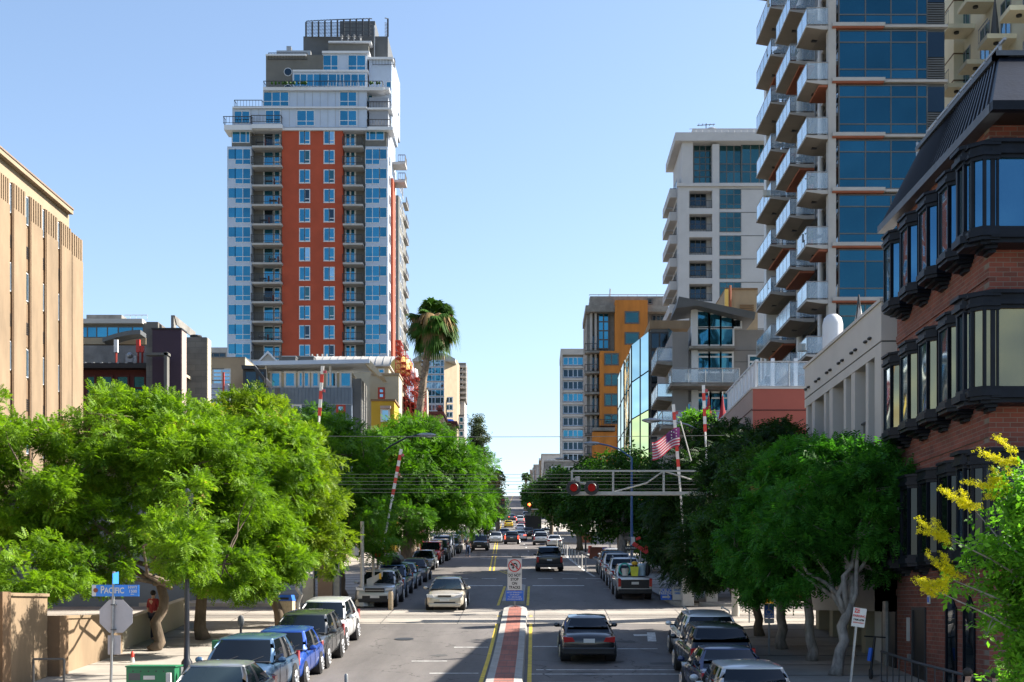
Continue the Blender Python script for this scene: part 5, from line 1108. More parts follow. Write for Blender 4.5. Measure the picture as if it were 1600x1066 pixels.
def cream_flats():
    X = 28.6; Y0, Y1 = 75., 88.7; t = bld('apartment_building', 'cream apartment block with small slab balconies above the black mansard', X, 78)
    b = MB(); b.box(X, X + 14, Y0 - 6, Y1, -3, 42, M['flats']); b.box(X - .65, X, Y1 - 3.4, Y1, -3, 42, M['flats'])
    for z in np.arange(26, 42, 1.78): b.box(X - .67, X, Y1 - 3.42, Y1 + .02, z, z + .09, M['tandk'])
    b.build('wall', t)
    for k in range(7):
        z = 18.2 + 3.85 * k
        for i in range(5):
            y = 83.6 - 3.6 * i; s = MB(); zz = z
            s.box(X - 1.75, X, y - .5, y + 1.2, zz, zz + .28, M['flats']); s.lathe([(.17, -.1), (.17, 0)], (X - 1.0, y + .1, zz), M['black'], 10); o = s.build('balcony', t)
            win(t, 'x', X, y + .4, y + 2.0, zz + .6, zz + 3.1, M['galv'], M['bluegl'], nx=2, sgn=-1, t=.08)
            if i % 2 == 0: r = MB(); railing(r, [(X - 1.7, y - .45, zz + .28), (X - 1.7, y + 1.15, zz + .28)], .9, M['galv'], step=.3, t=.03); r.build('railing', o)
            if k == 4 and i == 2: f = MB(); f.lathe([(.28, .3), (.2, 1.1), (.03, 2.6)], (X - 1.0, y + .3, zz + .2), M['darkgrey'], 8); f.build('folded_parasol', o)
cream_flats()

def right_mid():
    fw = M['whitefr']
    # salmon podium
    X = 9.95; Y0, Y1 = 58.5, 69; zt = PZ(606, Y0); t = bld('podium_building', 'salmon red panelled low building with pinkish side under the glass tower', X, Y0)
    b = MB(); b.box(X + .04, 15, Y0, Y1, -1, zt - .05, M['salmon']); b.box(X, X + .04, Y0 + .02, Y1, -1, zt - .05, M['pink']); b.box(X - .03, 15, Y0 - .03, Y1, zt - .05, zt + .04, M['cream']); b.box(X - .01, 15, Y0 - .02, Y0, zt - 1.05, zt - 1.0, M['maroon']); b.box(14.0, 14.03, Y0 - .02, Y0, -1, zt, M['maroon'])
    for z in (zt - 1.0, zt - 2.1): b.box(X - .02, X, Y0, Y1, z, z + .04, M['maroon'])
    b.build('wall', t)
    r = MB(); z = zt + .04
    for i in range(9): y = Y0 + .6 + i * 1.0; r.box(X + .25, X + .33, y, y + .55, z, z + 1.25, M['whitefr'])
    r.box(X + .22, X + .36, Y0 + .4, Y0 + 9.6, z + 1.25, z + 1.33, M['whitefr']); r.build('white_fin_railing', t)
    r = MB(); railing(r, [(X + .3, Y0 + .3, z), (14.6, Y0 + .3, z)], 1.2, M['galv'], gl=M['cleargl']); r.build('glass_railing', t)
    for px in (1205, 1241): c = MB(); c.box(PX(px, Y0 + 1), PX(px, Y0 + 1) + .16, Y0 + 1, Y0 + 1.16, z, z + 1.5, M['whitefr']); c.build('post', t)
    # grey condo
    Y = 100.; t = bld('condominium', 'grey condominium with slanted dark roof, tall blue windows and glass balconies', PX(1120, Y), Y)
    b = MB(); b.box(PX(1076, Y), PX(1206, Y), Y, Y + 12, 0, PZ(545, Y), M['greywall']); b.box(PX(1148, Y), PX(1206, Y), Y + .1, Y + 12, PZ(545, Y), PZ(515, Y), M['greywall']); b.box(PX(1084, Y), PX(1148, Y), Y + .1, Y + 12, PZ(545, Y), PZ(500, Y), M['greywall'])
    b.box(PX(1080, Y), PX(1090, Y), Y - .15, Y + .3, 0, PZ(480, Y), M['whitefr'])
    for y in (548, 566): b.box(PX(1148, Y), PX(1206, Y), Y - .02, Y, PZ(y, Y), PZ(y - 1, Y), M['darkgrey'])
    b.build('wall', t)
    rf = MB(); rf.prism([(PX(1053, Y), PZ(488, Y)), (PX(1058, Y), PZ(470, Y)), (PX(1176, Y), PZ(494, Y)), (PX(1174, Y), PZ(505, Y)), (PX(1150, Y), PZ(500, Y)), (PX(1086, Y), PZ(484, Y))], 'y', Y - 1.4, Y + 3, M['darkgrey']); rf.build('slanted_roof', t)
    for a, y0, c, y1 in ((1089, 486, 1108, 512), (1108, 490, 1126, 512), (1126, 495, 1145, 512), (1145, 499, 1158, 512), (1089, 513, 1108, 540), (1108, 513, 1126, 540), (1126, 513, 1146, 540),
                         (1090, 551, 1108, 582), (1108, 551, 1126, 582), (1126, 551, 1145, 582), (1090, 613, 1110, 655), (1110, 613, 1126, 655), (1126, 613, 1145, 655), (1170, 556, 1189, 600), (1072, 630, 1079, 645)):
        pwin(t, a, y0, c, y1, Y - (.02), fw, M['bluegl'] if a != 1145 else M['dimgl'], nx=1, t=.14, zs=[.78] if 550 < y0 < 620 else None)
    for k, (y, a, c, dpt) in enumerate(((545, 1075, 1146, .9), (607, 1044, 1150, 2.0), (672, 1030, 1150, 2.0))):
        s = MB(); s.box(PX(a, Y), PX(c, Y), Y - dpt, Y, PZ(y + 3, Y), PZ(y - 1, Y), M['conc']); o = s.build('balcony', t)
        if k: r = MB(); z = PZ(y - 1, Y); railing(r, [(PX(a, Y) + .05, Y, z), (PX(a, Y) + .05, Y - dpt + .05, z), (PX(c, Y) - .05, Y - dpt + .05, z), (PX(c, Y) - .05, Y, z)], 1.15, M['galv'], gl=M['cleargl'], t=.04); r.build('glass_railing', o)
    s = MB(); x0 = PX(1042, Y)
    XS = PX(1076, Y)
    s.prism([(Y - .3, PZ(520, Y)), (Y + 12, PZ(520, Y)), (Y + 12, 0), (Y - .3, 0)], 'x', XS - 1.3, XS - .05, M['greywall']); s.build('side_wing', t)
    for k, y in enumerate((566, 622, 665)):
        s = MB(); xx = XS - 1.3; z = PZ(y, Y); s.prism([(xx, z), (xx - 1.2, z), (xx - 1.2, z - .15), (xx, z - .3)], 'y', Y - .2, Y + 5, M['conc']); o = s.build('side_balcony', t)
        r = MB(); railing(r, [(xx, Y - .15, z), (xx - 1.15, Y - .15, z), (xx - 1.15, Y + 4.9, z)], 1.1, M['galv'], gl=M['railgl'] if k else M['cleargl'], t=.04); r.build('glass_railing', o)
    f = MB(); z = PZ(607, Y)
    for px in (1068, 1092, 1104, 1116): x = PX(px, Y); f.box(x, x + .5, Y - 1.4, Y - .9, z + .4, z + .5, M['polewh'] if px < 1080 else M['dkmetal']); f.box(x, x + .5, Y - 1.0, Y - .9, z + .5, z + 1, M['polewh'] if px < 1080 else M['dkmetal']); f.box(x + .05, x + .1, Y - 1.3, Y - 1.25, z, z + .4, M['dkmetal'])
    f.build('balcony_furniture', t)
    for i, px in enumerate((1107, 1129)):
        u = thing('folded_parasol', ['folded dark red parasol on the grey condo terrace, the left of the two', 'folded dark red parasol on the grey condo terrace, nearer the salmon building'][i], 'parasol', (PX(px, 97.5), 97.5, PZ(672, 97.5)), 'folded red parasols on the terrace')
        m = MB(); m.tube([(PX(px, 97.5), 97.5, PZ(672, 97.5)), (PX(px, 97.5), 97.5, PZ(612, 97.5))], .04, M['polewh'], 6); m.build('pole', u); m = MB(); m.lathe([(.24, 0), (.3, .35), (.12, 1.3), (.02, 2.2)], (PX(px, 97.5), 97.5, PZ(660, 97.5)), mat('wine_red_canvas', (.3, .015, .03), .8), 8); m.build('canopy', u)
    # small tan roof structure behind the condo
    Y = 112; t = bld('stucco_block', 'tan stair block with horizontal louvres behind the slanted roof', PX(1156, Y), Y); b = MB(); b.fbox(1133, 452, 1184, 560, Y, 6, M['tanlt']); b.fbox(1133, 450, 1184, 452.5, Y - .1, 6.2, M['tandk']); b.build('wall', t)
    b = MB()
    for k in range(6): b.fbox(1156, 476 + 3.4 * k, 1178, 478 + 3.4 * k, Y - .12, .12, M['tandk'])
    b.build('louvre', t); b = MB(); b.fbox(1133, 452, 1138, 490, Y - .6, .4, M['tank']); b.tube([(PX(1140, Y), Y - .4, PZ(448, Y)), (PX(1140, Y), Y - .4, PZ(490, Y))], .12, M['rust'], 6); b.build('vent_pipe', t)
    # mirror glass building, gold reflection coloured into its panes
    Y = 118.; t = bld('mirror_glass_building', 'pale mirrored glass building, gold reflection put into its faceted curved front', PX(1000, Y), Y)
    b = MB(); b.box(PX(1016, Y), PX(1046, Y), Y - .5, Y + 10, 0, PZ(516, Y), M['darkgrey']); b.box(PX(1014, Y), PX(1084, Y), Y - .6, Y + 8, PZ(516, Y), PZ(503, Y), M['tan']); b.build('wall', t)
    edge = [(1014, Y, 518), (986.5, Y + .5, 540), (983, Y + 3.5, 552), (975, Y + 8, 565), (970, Y + 13, 578), (965, Y + 18, 592)]
    for i in range(len(edge) - 1):
        (a, ya, ta), (c, yc, tc) = edge[i], edge[i + 1]; xa, xc = PX(a, ya), PX(c, yc); za, zc = PZ(ta, ya), PZ(tc, yc); rows = 7; g_ = MB(); nn = 2 if i == 0 else 1
        for j in range(rows):
            for k in range(nn):
                u0, u1 = k / nn, (k + 1) / nn; e = .04
                def Pt(u, v): 
                    x = xa + (xc - xa) * u; y = ya + (yc - ya) * u; zz = za + (zc - za) * u; return (x, y, zz * v)
                hs = [1 - j / rows, 1 - (j + 1) / rows]
                q = [Pt(u0, hs[1]), Pt(u1, hs[1]), Pt(u1, hs[0]), Pt(u0, hs[0])]
                g_.add(q, [(0, 1, 2, 3)], M['palegl'] if (j < 2 and i == 0) else M['goldrefl'])
        for k in range(nn + 1): p0, p1 = Pt(k / nn, 0), Pt(k / nn, 1); g_.tube([(p0[0], p0[1] - .03, p0[2]), (p1[0], p1[1] - .03, p1[2])], .06, M['black'], 4)
        for j in range(rows): p0, p1 = Pt(0, j / rows), Pt(1, j / rows); g_.tube([(p0[0], p0[1] - .03, p0[2]), (p1[0], p1[1] - .03, p1[2])], .05, M['black'], 4)
        g_.build('mirror_panel', t)
    for j in range(6): pwin(t, 1017, 520 + 28 * j, 1044, 545 + 28 * j, Y - .5, M['black'], M['dimgl'], nx=2, t=.15)
    g_ = MB(); g_.prism([(PX(1043, Y), PZ(516, Y)), (PX(1062, Y), PZ(530, Y)), (PX(1062, Y), PZ(560, Y)), (PX(1043, Y), PZ(565, Y))], 'y', Y - .8, Y - .5, M['skygl']); g_.build('glass_canopy', t)
    # orange building
    Y = 190.; t = bld('apartment_building', 'weathered concrete and orange apartment building under a railed flat roof', PX(960, Y), Y)
    b = MB(); b.fbox(917, 485, 1045, 800, Y + 2.2, 14, M['conc']); b.fbox(915, 477, 962, 487, Y + .4, 12, M['conc']); b.fbox(922, 463, 1044, 480, Y + 2.5, 10, M['conc']); b.fbox(1012, 477, 1044, 487, Y + .4, 10, M['conc'])
    for px in (922, 929): b.fbox(px, 487, px + 3.5, 780, Y + 1.4, .8, M['slab'])
    b.build('wall', t)
    b = MB(); b.fbox(961, 469, 1012, 800, Y, 3, M['orange']); b.fbox(937, 548.5, 961, 665, Y - .02, 3, M['orange']); b.fbox(925.5, 675, 962, 800, Y - .8, 3, M['orange']); b.build('orange_wall', t)
    for a, y0, c, y1 in ((977, 487.5, 998, 505), (977, 520, 998, 537.5), (945, 553, 966, 570), (945, 584.5, 966, 602.5), (945, 616, 966, 634), (945, 648, 966, 662)): pwin(t, a, y0, c, y1, Y - .03, M['darkgrey'], M['tealgl'], nx=2 if y0 > 540 else 1, t=.2)
    pwin(t, 935, 489, 951, 545, Y + 2, M['darkgrey'], M['bluegl'], nx=2, nz=4, t=.2); pwin(t, 1019, 493, 1038, 502, Y + 2.1, M['darkgrey'], M['dimgl'], nx=3, t=.2); pwin(t, 1012, 467, 1019, 475, Y + 2.4, M['darkgrey'], M['dimgl'], nx=1, t=.2)
    for k in range(6):
        y = 548 + 32.3 * k; s = MB(); s.fbox(914, y, 936.5, y + 3, Y + .2, 2.2, M['conc']); o = s.build('balcony', t)
        r = MB(); z = PZ(y, Y); railing(r, [(PX(914.3, Y), Y + 2, z), (PX(914.3, Y), Y + .3, z), (PX(936, Y), Y + .3, z)], 1.1, M['dkmetal'], step=.3, t=.05); r.build('railing', o)
        pwin(t, 924, y - 24, 935, y - 3, Y + 2.15, M['darkgrey'], M['dimgl'], nx=2, t=.2)
    s = MB(); s.fbox(926, 668, 961, 673, Y - 1.2, 1.4, M['conc']); o = s.build('balcony', t); r = MB(); railing(r, [(PX(926, Y), Y - 1.1, PZ(668, Y)), (PX(961, Y), Y - 1.1, PZ(668, Y))], 1, M['dkmetal'], step=.4, t=.05); r.build('railing', o)
    r = MB(); railing(r, [(PX(922, Y), Y + 2.8, PZ(463, Y)), (PX(1044, Y), Y + 2.8, PZ(463, Y))], .9, M['galv'], step=1.4, t=.06); r.tube([(PX(955, Y), Y + 4, PZ(463, Y)), (PX(956, Y), Y + 4, PZ(441, Y))], .12, M['galv'], 6); r.build('roof_railing', t)
    # grey slab tower
    Y = 300.; t = bld('slab_tower', 'slim pale grey slab tower with dark banded windows at the end of the right side', PX(895, Y), Y); b = MB(); b.fbox(876.5, 553, 916, 820, Y + 1, 14, M['conc']); b.fbox(876, 545, 918, 554, Y, 14, M['slab'])
    for px in (876, 911.5): b.fbox(px, 554, px + 3, 820, Y, 1, M['slab'])
    b.build('wall', t)
    for k in range(11): y = 558.5 + 18.9 * k; pwin(t, 880, y, 911, y + 12, Y + .95, M['white'], M['dimgl'] if k % 3 else M['bluegl'], xs=[.25, .5, .72], t=.2); s = MB(); s.fbox(878, y + 13.5, 912.5, y + 17, Y + .2, .9, M['slab']); s.build('spandrel', t)
    # tan tower with roof slab
    Y = 170.; t = bld('apartment_tower', 'pale grey-beige apartment tower with overhanging roof and green-blue windows', PX(1130, Y), Y); XL = PX(1060, Y); XR = PX(1225, Y); D = 11
    b = MB(); b.box(XL, XR, Y + 1.2, Y + D, 0, PZ(225, Y), M['white']) ; mm = mat('pale_warm_concrete', (.37, .375, .39), .8, .07, .4)
    b = MB(); b.box(XL, PX(1077, Y), Y, Y + D, 0, PZ(290, Y), mm); b.box(PX(1113, Y), PX(1124, Y), Y, Y + D, 0, PZ(225, Y), mm); b.box(PX(1158, Y), XR, Y + .05, Y + D, 0, PZ(290, Y), mm); b.box(PX(1066, Y), PX(1083, Y), Y + .1, Y + D, PZ(290, Y), PZ(222, Y), mm); b.box(PX(1077, Y), PX(1158, Y), Y + 1.5, Y + D, 0, PZ(222, Y), mm)
    for k in range(11): y = 289 + 36.4 * k; b.box(PX(1077, Y), PX(1113, Y), Y, Y + 1.5, PZ(y + 9, Y), PZ(y, Y), mm); b.box(PX(1124, Y), PX(1158, Y), Y + .06, Y + 1.5, PZ(y + 36.4, Y), PZ(y, Y), mm); b.box(PX(1158, Y), XR, Y + .02, Y + .05, PZ(y + 7, Y), PZ(y + 6, Y), M['darkgrey'])
    b.build('wall', t)
    b = MB(); b.box(XL - .45, XR, Y - .5, Y + D + 1, PZ(222, Y), PZ(209, Y), mm); b.box(XL - .2, XR, Y - .3, Y + .2, PZ(292, Y), PZ(287, Y), mm); b.build('roof_slab', t)
    b = MB(); b.box(PX(1085, Y), XR, Y + 2, Y + 9, PZ(209, Y), PZ(192, Y), mm); b.lathe([(.9, 0), (.9, .5), (.6, .7)], (PX(1118, Y), Y + 4, PZ(192, Y)), M['galv'], 14); b.build('penthouse', t)
    b = MB(); x = PX(1108, Y); b.tube([(x, Y + 3, PZ(192, Y)), (x, Y + 3, PZ(180, Y))], .06, M['dkmetal'], 5); b.tube([(x - 1.2, Y + 3, PZ(183, Y)), (x + 1.2, Y + 3, PZ(181, Y))], .05, M['dkmetal'], 4)
    for q in range(5): b.tube([(x - 1 + q * .5, Y + 2.6, PZ(182, Y)), (x - 1 + q * .5, Y + 3.4, PZ(182, Y))], .04, M['dkmetal'], 4)
    b.build('roof_antenna', t)
    r = MB(); railing(r, [(PX(1079, Y), Y + 1, PZ(209, Y)), (PX(1180, Y), Y + 1, PZ(209, Y))], 1.0, M['galv'], step=.8, t=.04); r.build('roof_railing', t)
    pwin(t, 1084, 226, 1111.5, 287, Y + 1.45, M['darkgrey'], M['tealgl'], nx=3, nz=6, t=.14); pwin(t, 1124, 226, 1158, 287, Y + 1.45, M['darkgrey'], M['tealgl'], nx=3, zs=[.3, .5], t=.14); pwin(t, 1159, 226, 1200, 287, Y + 1.1, M['darkgrey'], M['tealgl'], nx=3, zs=[.3, .5], t=.14)
    for k in range(6):
        y = 298 + 36.4 * k; pwin(t, 1078, y, 1103, y + 24, Y + 1.45, M['darkgrey'], M['dimgl'], nx=3, t=.09, zs=[.8]); pwin(t, 1124.5, y - 2, 1157.5, y + 28, Y + .04, M['darkgrey'], M['tealgl'], nx=3, zs=[.22, .72], t=.09)
        r = MB(); z = PZ(y + 27, Y); railing(r, [(PX(1077.5, Y), Y + .15, z), (PX(1112.5, Y), Y + .15, z)], 1.0, M['dkmetal'], step=.35, t=.04); r.build('railing', t)
    for k in range(11):
        y = 300 + 36.4 * k; z = PZ(y, Y)
        for q in (0, 1): s = MB(); yy = Y + 1.5 + q * 5; s.box(XL - 1.0, XL, yy, yy + 4.4, z - .25, z + .9, mm); s.box(XL - .95, XL - .1, yy + .1, yy + 4.3, z + .9, z + 1.0, M['dkmetal']); s.build('side_balcony', t)
        s = MB(); winmesh(s, 'x', XL, Y + 1.8, Y + 10, z + 1, z + 2.3, M['galv'], M['dimgl'], nx=5, t=.12, sgn=-1); s.build('side_window', t)
    # far low white block
    Y = 380; t = bld('white_block', 'small white block far up the street left of the slab tower', PX(862, Y), Y); b = MB(); b.fbox(842, 716, 880, 780, Y, 10, M['white']); b.fbox(850, 711, 872, 716, Y + 1, 6, M['white']); b.build('wall', t); pwin(t, 845, 724, 855, 742, Y, M['white'], M['dimgl'], nx=1, nz=2, t=.2); pwin(t, 862, 724, 874, 742, Y, M['white'], M['dimgl'], nx=2, nz=2, t=.2)
    # restaurant fronts under the right-hand trees
    Y = 78; t = bld('restaurant_building', 'dim brick-red restaurant front with terrace under the dark trees', 13, 90)
    b = MB(); b.box(12.0, 24, 76, 118, 0, 6.5, M['maroon']); b.box(11.8, 12.0, 76, 118, 4.2, 4.6, M['darkgrey']); b.build('wall', t)
    for k in range(6): win(t, 'x', 12.0, 78 + 6.5 * k, 82.5 + 6.5 * k, G(78 + 6.5 * k) + .6, G(78 + 6.5 * k) + 2.6, M['dkmetal'], M['dimgl'], nx=3, sgn=-1)
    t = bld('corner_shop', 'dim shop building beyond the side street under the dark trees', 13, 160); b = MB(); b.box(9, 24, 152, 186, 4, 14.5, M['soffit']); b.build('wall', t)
    for k in range(4): pwin(t, 945 + 24 * k, 838, 962 + 24 * k, 822, 152, M['dkmetal'], M['dimgl'], nx=2)
    # left side ground floors
    t = bld('shop_row', 'low blue-grey and white shopfronts behind the left railway signal', -18, 60); b = MB(); b.box(-32, -14.6, 58, 75, -1, 5.2, M['bluegrey']); b.box(-14.6, -14.3, 60, 63, -1, 3.4, M['cream2']); b.build('wall', t)
    for k in range(3): win(t, 'x', -14.58, 64 + 3.6 * k, 66.6 + 3.6 * k, G(64) + .7, G(64) + 2.8, M['whitefr'], M['skygl'], nx=2, sgn=1)
    pwin(t, 490, 905, 530, 872, 58, M['whitefr'], M['bluegl'], nx=2)
    t = bld('shop_row', 'plain beige terrace hidden behind the left trees beyond the signal', -16, 90); b = MB(); b.box(-30, -15.6, 78, 122, 0, 8, M['tanlt']); b.build('wall', t)
    for k in range(7): win(t, 'x', -15.58, 80 + 5.6 * k, 83 + 5.6 * k, G(80 + 5.6 * k) + .8, G(80 + 5.6 * k) + 2.8, M['darkgrey'], M['dimgl'], nx=2, sgn=1)
    # blocks lining the far hill
    k = 0
    for (sg, y0, y1, off, h, m_, lab) in ((-1, 290, 325, 8, 9, 'cream', 'low cream block far up the left side of the hill'), (-1, 330, 415, 9, 10, 'tanlt', 'long tan block on the upper left slope of the hill'), (-1, 445, 590, 9, 10, 'slab', 'grey block near the hilltop, left of the road'), (-1, 630, 790, 9, 6, 'conc', 'low grey house at the crest, left of the road')):
        f = lx if sg < 0 else rx; t = bld('hill_building', lab, f(y0) + sg * off, y0, group='buildings up the hill'); b = MB()
        xa = f((y0 + y1) / 2) + sg * off; b.box(xa, xa + sg * 12, y0, y1, G(y0) - 1, G(y1) + h * .55, M[m_]); b.build('wall', t)
        for j in range(3): pwin_x = xa + sg * (2 + 3 * j); win(t, 'y', y0, min(pwin_x, pwin_x + sg * 1.8), max(pwin_x, pwin_x + sg * 1.8), G(y0) + 2, G(y0) + 4, M['whitefr'], M['dimgl'], nx=2, t=.15)
right_mid()
def hill_shade_row():  # blocks added so that their shadows cover the hill road
    words = 'first second third fourth fifth sixth seventh eighth ninth tenth'.split()
    for i, y0 in enumerate((290, 332, 374, 445, 487, 529, 571, 640, 692, 744)):
        yc = y0 + 18; x = rx(yc) + 3.5; tp = G(yc) + 11.5 + (i * 7 % 4) * .8
        t = bld('hill_building', '%s of the small blocks added right of the hill to shade its road, counted from below' % words[i], x, y0, group='buildings up the hill')
        m_ = M[['conc', 'cream', 'tan', 'slab', 'pink'][i % 5]]; b = MB(); b.box(x, x + 12, y0, y0 + 37, G(y0) - 1, tp, m_); b.box(x - .2, x + 12.2, y0 - .2, y0 + 37.2, tp, tp + .3, M['slab']); b.build('wall', t)
        for k in range(3):
            win(t, 'y', y0, x + 1.5 + 3 * k, x + 3.4 + 3 * k, tp - 3, tp - 1.2, M['whitefr'], M['dimgl'], nx=2, t=.15)
            win(t, 'x', x, y0 + 4 + 11 * k, y0 + 8 + 11 * k, tp - 3, tp - 1.2, M['whitefr'], M['dimgl'], nx=2, t=.15, sgn=-1)
hill_shade_row()
# ================================================================ vehicles
def paint(name, col, metal=.35, rough=.38): return mat(name, col, rough, .04, 2, metal=metal, coat=.9)
SPEC = {  # L, W, H, hood z, belt z, deck z, windscreen base, roof front, roof rear, rear base (0 front .. 1 rear), wheel r, ground clearance
    'sedan': (4.6, 1.78, 1.42, .78, .92, .98, .27, .42, .70, .86, .32, .2),
    'hatch': (4.1, 1.74, 1.48, .84, .95, .98, .24, .39, .84, .965, .31, .2),
    'suv':   (4.6, 1.88, 1.64, .97, 1.06, 1.08, .235, .40, .85, .975, .37, .24),
    'pickup':(5.3, 1.86, 1.72, 1.02, 1.08, 1.1, .26, .36, .55, .60, .38, .32),
    'jeep':  (4.2, 1.84, 1.84, 1.12, 1.16, 1.16, .28, .33, .95, .985, .40, .34),
    'van':   (5.2, 1.95, 2.0, 1.1, 1.15, 1.15, .13, .27, .96, .985, .36, .28)}
for _k in SPEC: q = SPEC[_k]; SPEC[_k] = tuple(v * .94 for v in q[:6]) + q[6:10] + tuple(v * .94 for v in q[10:])
def car(kind, label, cat, pm, rear_lit=False, detail=2, group=None, rack=False, box=None, glass=None, name=None, wscale=1.0, accents=None):
    L, W, H, zh, zb, zd, a, b_, c, d, wr, gc = SPEC[kind]; W *= wscale; w = W / 2; gl = glass or M['carglass']
    t = thing(name or {'sedan': 'sedan_car', 'hatch': 'hatchback_car', 'suv': 'suv_car', 'pickup': 'pickup_truck', 'jeep': 'off_road_car', 'van': 'delivery_van'}[kind], label, cat, (0, 0, 0), group)
    Yf = lambda u: -L / 2 + L * u
    # body shell
    if kind == 'pickup': st = [(0, .80, .42, .66), (.012, .90, .30, .86), (.04, .97, gc, .96), (.12, 1, gc, zh), (a, 1, gc, zb), (d, 1, gc, zb), (d + .01, 1, gc, 1.06), (.975, 1, gc, 1.06), (.992, .97, .40, 1.04), (1, .95, .45, 1.0)]
    elif kind in ('suv', 'jeep', 'van', 'hatch'): st = [(0, .80, .40, zh * .66), (.012, .90, .30, zh * .84), (.04, .965, gc, zh * .95), (.12, 1, gc, zh), (a, 1, gc, zb), (.6, 1, gc, zb), (d - .04, .995, gc, zb), (.985, .97, .34, zb - .02), (1, .93, .42, zb - .18)]
    else: st = [(0, .76, .36, .54), (.012, .87, .26, .64), (.04, .95, gc, .71), (.14, 1, gc, zh - .02), (a, 1, gc, zb - .03), (.6, 1, gc, zb), (d, .99, gc, zd), (.955, .96, .28, zd - .03), (.985, .92, .34, zd - .12), (1, .86, .40, .68)]
    B = MB(); vs = []; n = 13
    for (u, wf, zl, zt) in st:
        ww = w * wf; y = Yf(u); h = zt - zl
        half = [(0, zl), (ww * .84, zl), (ww * .97, zl + h * .12), (ww, zl + h * .45), (ww * .985, zl + h * .72), (ww * .93, zt - h * .06), (ww * .74, zt + .005)]
        ring = [(x, y, z) for x, z in half] + [(0, y, zt + .035)] + [(-x, y, z) for x, z in half[:0:-1]]
        n = len(ring); vs += ring
    fs = [(j * n + i, j * n + (i + 1) % n, (j + 1) * n + (i + 1) % n, (j + 1) * n + i) for j in range(len(st) - 1) for i in range(n)] + [tuple(range(n)), tuple(range((len(st) - 1) * n, len(st) * n))[::-1]]
    B.add(vs, fs, pm)
    if detail: B.box(-w * .9, w * .9, Yf(.06), Yf(.94), gc - .06, gc + .05, M['trim'])
    if kind == 'pickup':
        B.box(-w * .86, w * .86, Yf(d + .02), Yf(.97), 1.045, 1.105, M['trim']); 
    bo = B.build('body', t, smooth=True)
    if detail > 1: sb = bo.modifiers.new('s', 'SUBSURF'); sb.levels = 1; sb.render_levels = 1
    # cabin glass
    wb = w * .925; wt = w * (.69 if kind in ('sedan',) else .735 if kind in ('suv', 'hatch') else .78 if kind != 'jeep' else .86); zt = H - .07; zb0 = zb - .02
    ya, yb, yc, yd = Yf(a), Yf(b_), Yf(c), Yf(d)
    if kind == 'van': wt = w * .86
    G8 = [(-wb, ya, zb0), (wb, ya, zb0), (wb, yd, zb0), (-wb, yd, zb0), (-wt, yb, zt), (wt, yb, zt), (wt, yc, zt), (-wt, yc, zt)]
    # rounded greenhouse: rings from the belt line up to the roof, sectors become screens, windows and pillars
    hf = .14 if kind != 'jeep' else .03; NS = 8
    def gring(tt, ins=0., zz=None):
        yf = ya + (yb - ya) * tt + ins; yr = yd + (yc - yd) * tt - ins; hw = wb + (wt - wb) * tt + .025 * math.sin(math.pi * tt) - ins; z = zb0 + (zt - zb0) * tt if zz is None else zz
        pts = []; c_ = .10 * (1 - .3 * tt)
        for i in range(NS + 1): u = -1 + 2 * i / NS; x = u * (hw - c_); pts.append((x, yf + hf * u * u, z))
        pts.append((hw - c_ * .25, yf + hf + c_ * .45, z))
        for i in range(NS + 1): u = i / NS; y = (yf + hf + c_) + (yr - yf - 2 * c_ - hf * 1.4) * u; pts.append((hw + .015 * math.sin(math.pi * u), y, z))
        pts.append((hw - c_ * .25, yr - hf * .4 - c_ * .45, z))
        for i in range(NS + 1): u = 1 - 2 * i / NS; pts.append((u * (hw - c_), yr - hf * .4 * u * u, z))
        pts.append((-(hw - c_ * .25), yr - hf * .4 - c_ * .45, z))
        for i in range(NS + 1): u = 1 - i / NS; y = (yf + hf + c_) + (yr - yf - 2 * c_ - hf * 1.4) * u; pts.append((-hw - .015 * math.sin(math.pi * u), y, z))
        pts.append((-(hw - c_ * .25), yf + hf + c_ * .45, z))
        return pts
    lv = [0, .3, .62, 1.0]; RG = [gring(t_) for t_ in lv]; n = len(RG[0])
    def sector(idx, name_, mt_, smooth_=True):
        m_ = MB()
        for j in range(len(lv) - 1):
            for i in idx: i2 = (i + 1) % n; m_.add([RG[j][i], RG[j][i2], RG[j + 1][i2], RG[j + 1][i]], [(0, 1, 2, 3)], mt_)
        o_ = m_.build(name_, t); bm_2 = bmesh.new(); bm_2.from_mesh(o_.data); bmesh.ops.remove_doubles(bm_2, verts=bm_2.verts, dist=.0005); bm_2.to_mesh(o_.data); bm_2.free(); o_.data.polygons.foreach_set('use_smooth', [True] * len(o_.data.polygons)); return o_
    q0, q1, q2, q3 = 0, NS + 2, 2 * NS + 4, 3 * NS + 6
    bpl = 4 if kind in ('suv', 'hatch', 'sedan', 'jeep') else NS - 1; van_ = kind == 'van'
    sector(range(0, NS), 'windscreen', gl); sector(range(q2, q2 + NS), 'rear_window', pm if van_ else gl)
    pil = [NS, NS + 1, q1 + NS, q1 + NS + 1, q2 + NS, q2 + NS + 1, q3 + NS, n - 1]
    s1 = [q1 + i for i in range(NS)]; s3 = [q3 + i for i in range(NS)]
    dk = M['trim']; pill_b = [q1 + 3, q3 + NS - 4]
    if kind == 'pickup': pill_b = [q1 + 4, q3 + NS - 5]
    if kind in ('suv', 'hatch'): pill_b += [q1 + NS - 2, q3 + 1]
    if van_: pill_b = [q1 + i for i in range(2, NS)] + [q3 + i for i in range(0, NS - 2)]
    sector([i for i in s1 if i not in pill_b], 'side_window', gl); sector([i for i in s3 if i not in pill_b], 'side_window', gl)
    for pr in ([NS, NS + 1], [q1 + NS, q1 + NS + 1], [q2 + NS, q2 + NS + 1], [q3 + NS, n - 1]) : sector(pr, 'pillar', pm)
    if kind in ('suv', 'hatch'): sector([q1 + NS - 2], 'pillar', pm); sector([q3 + 1], 'pillar', pm)
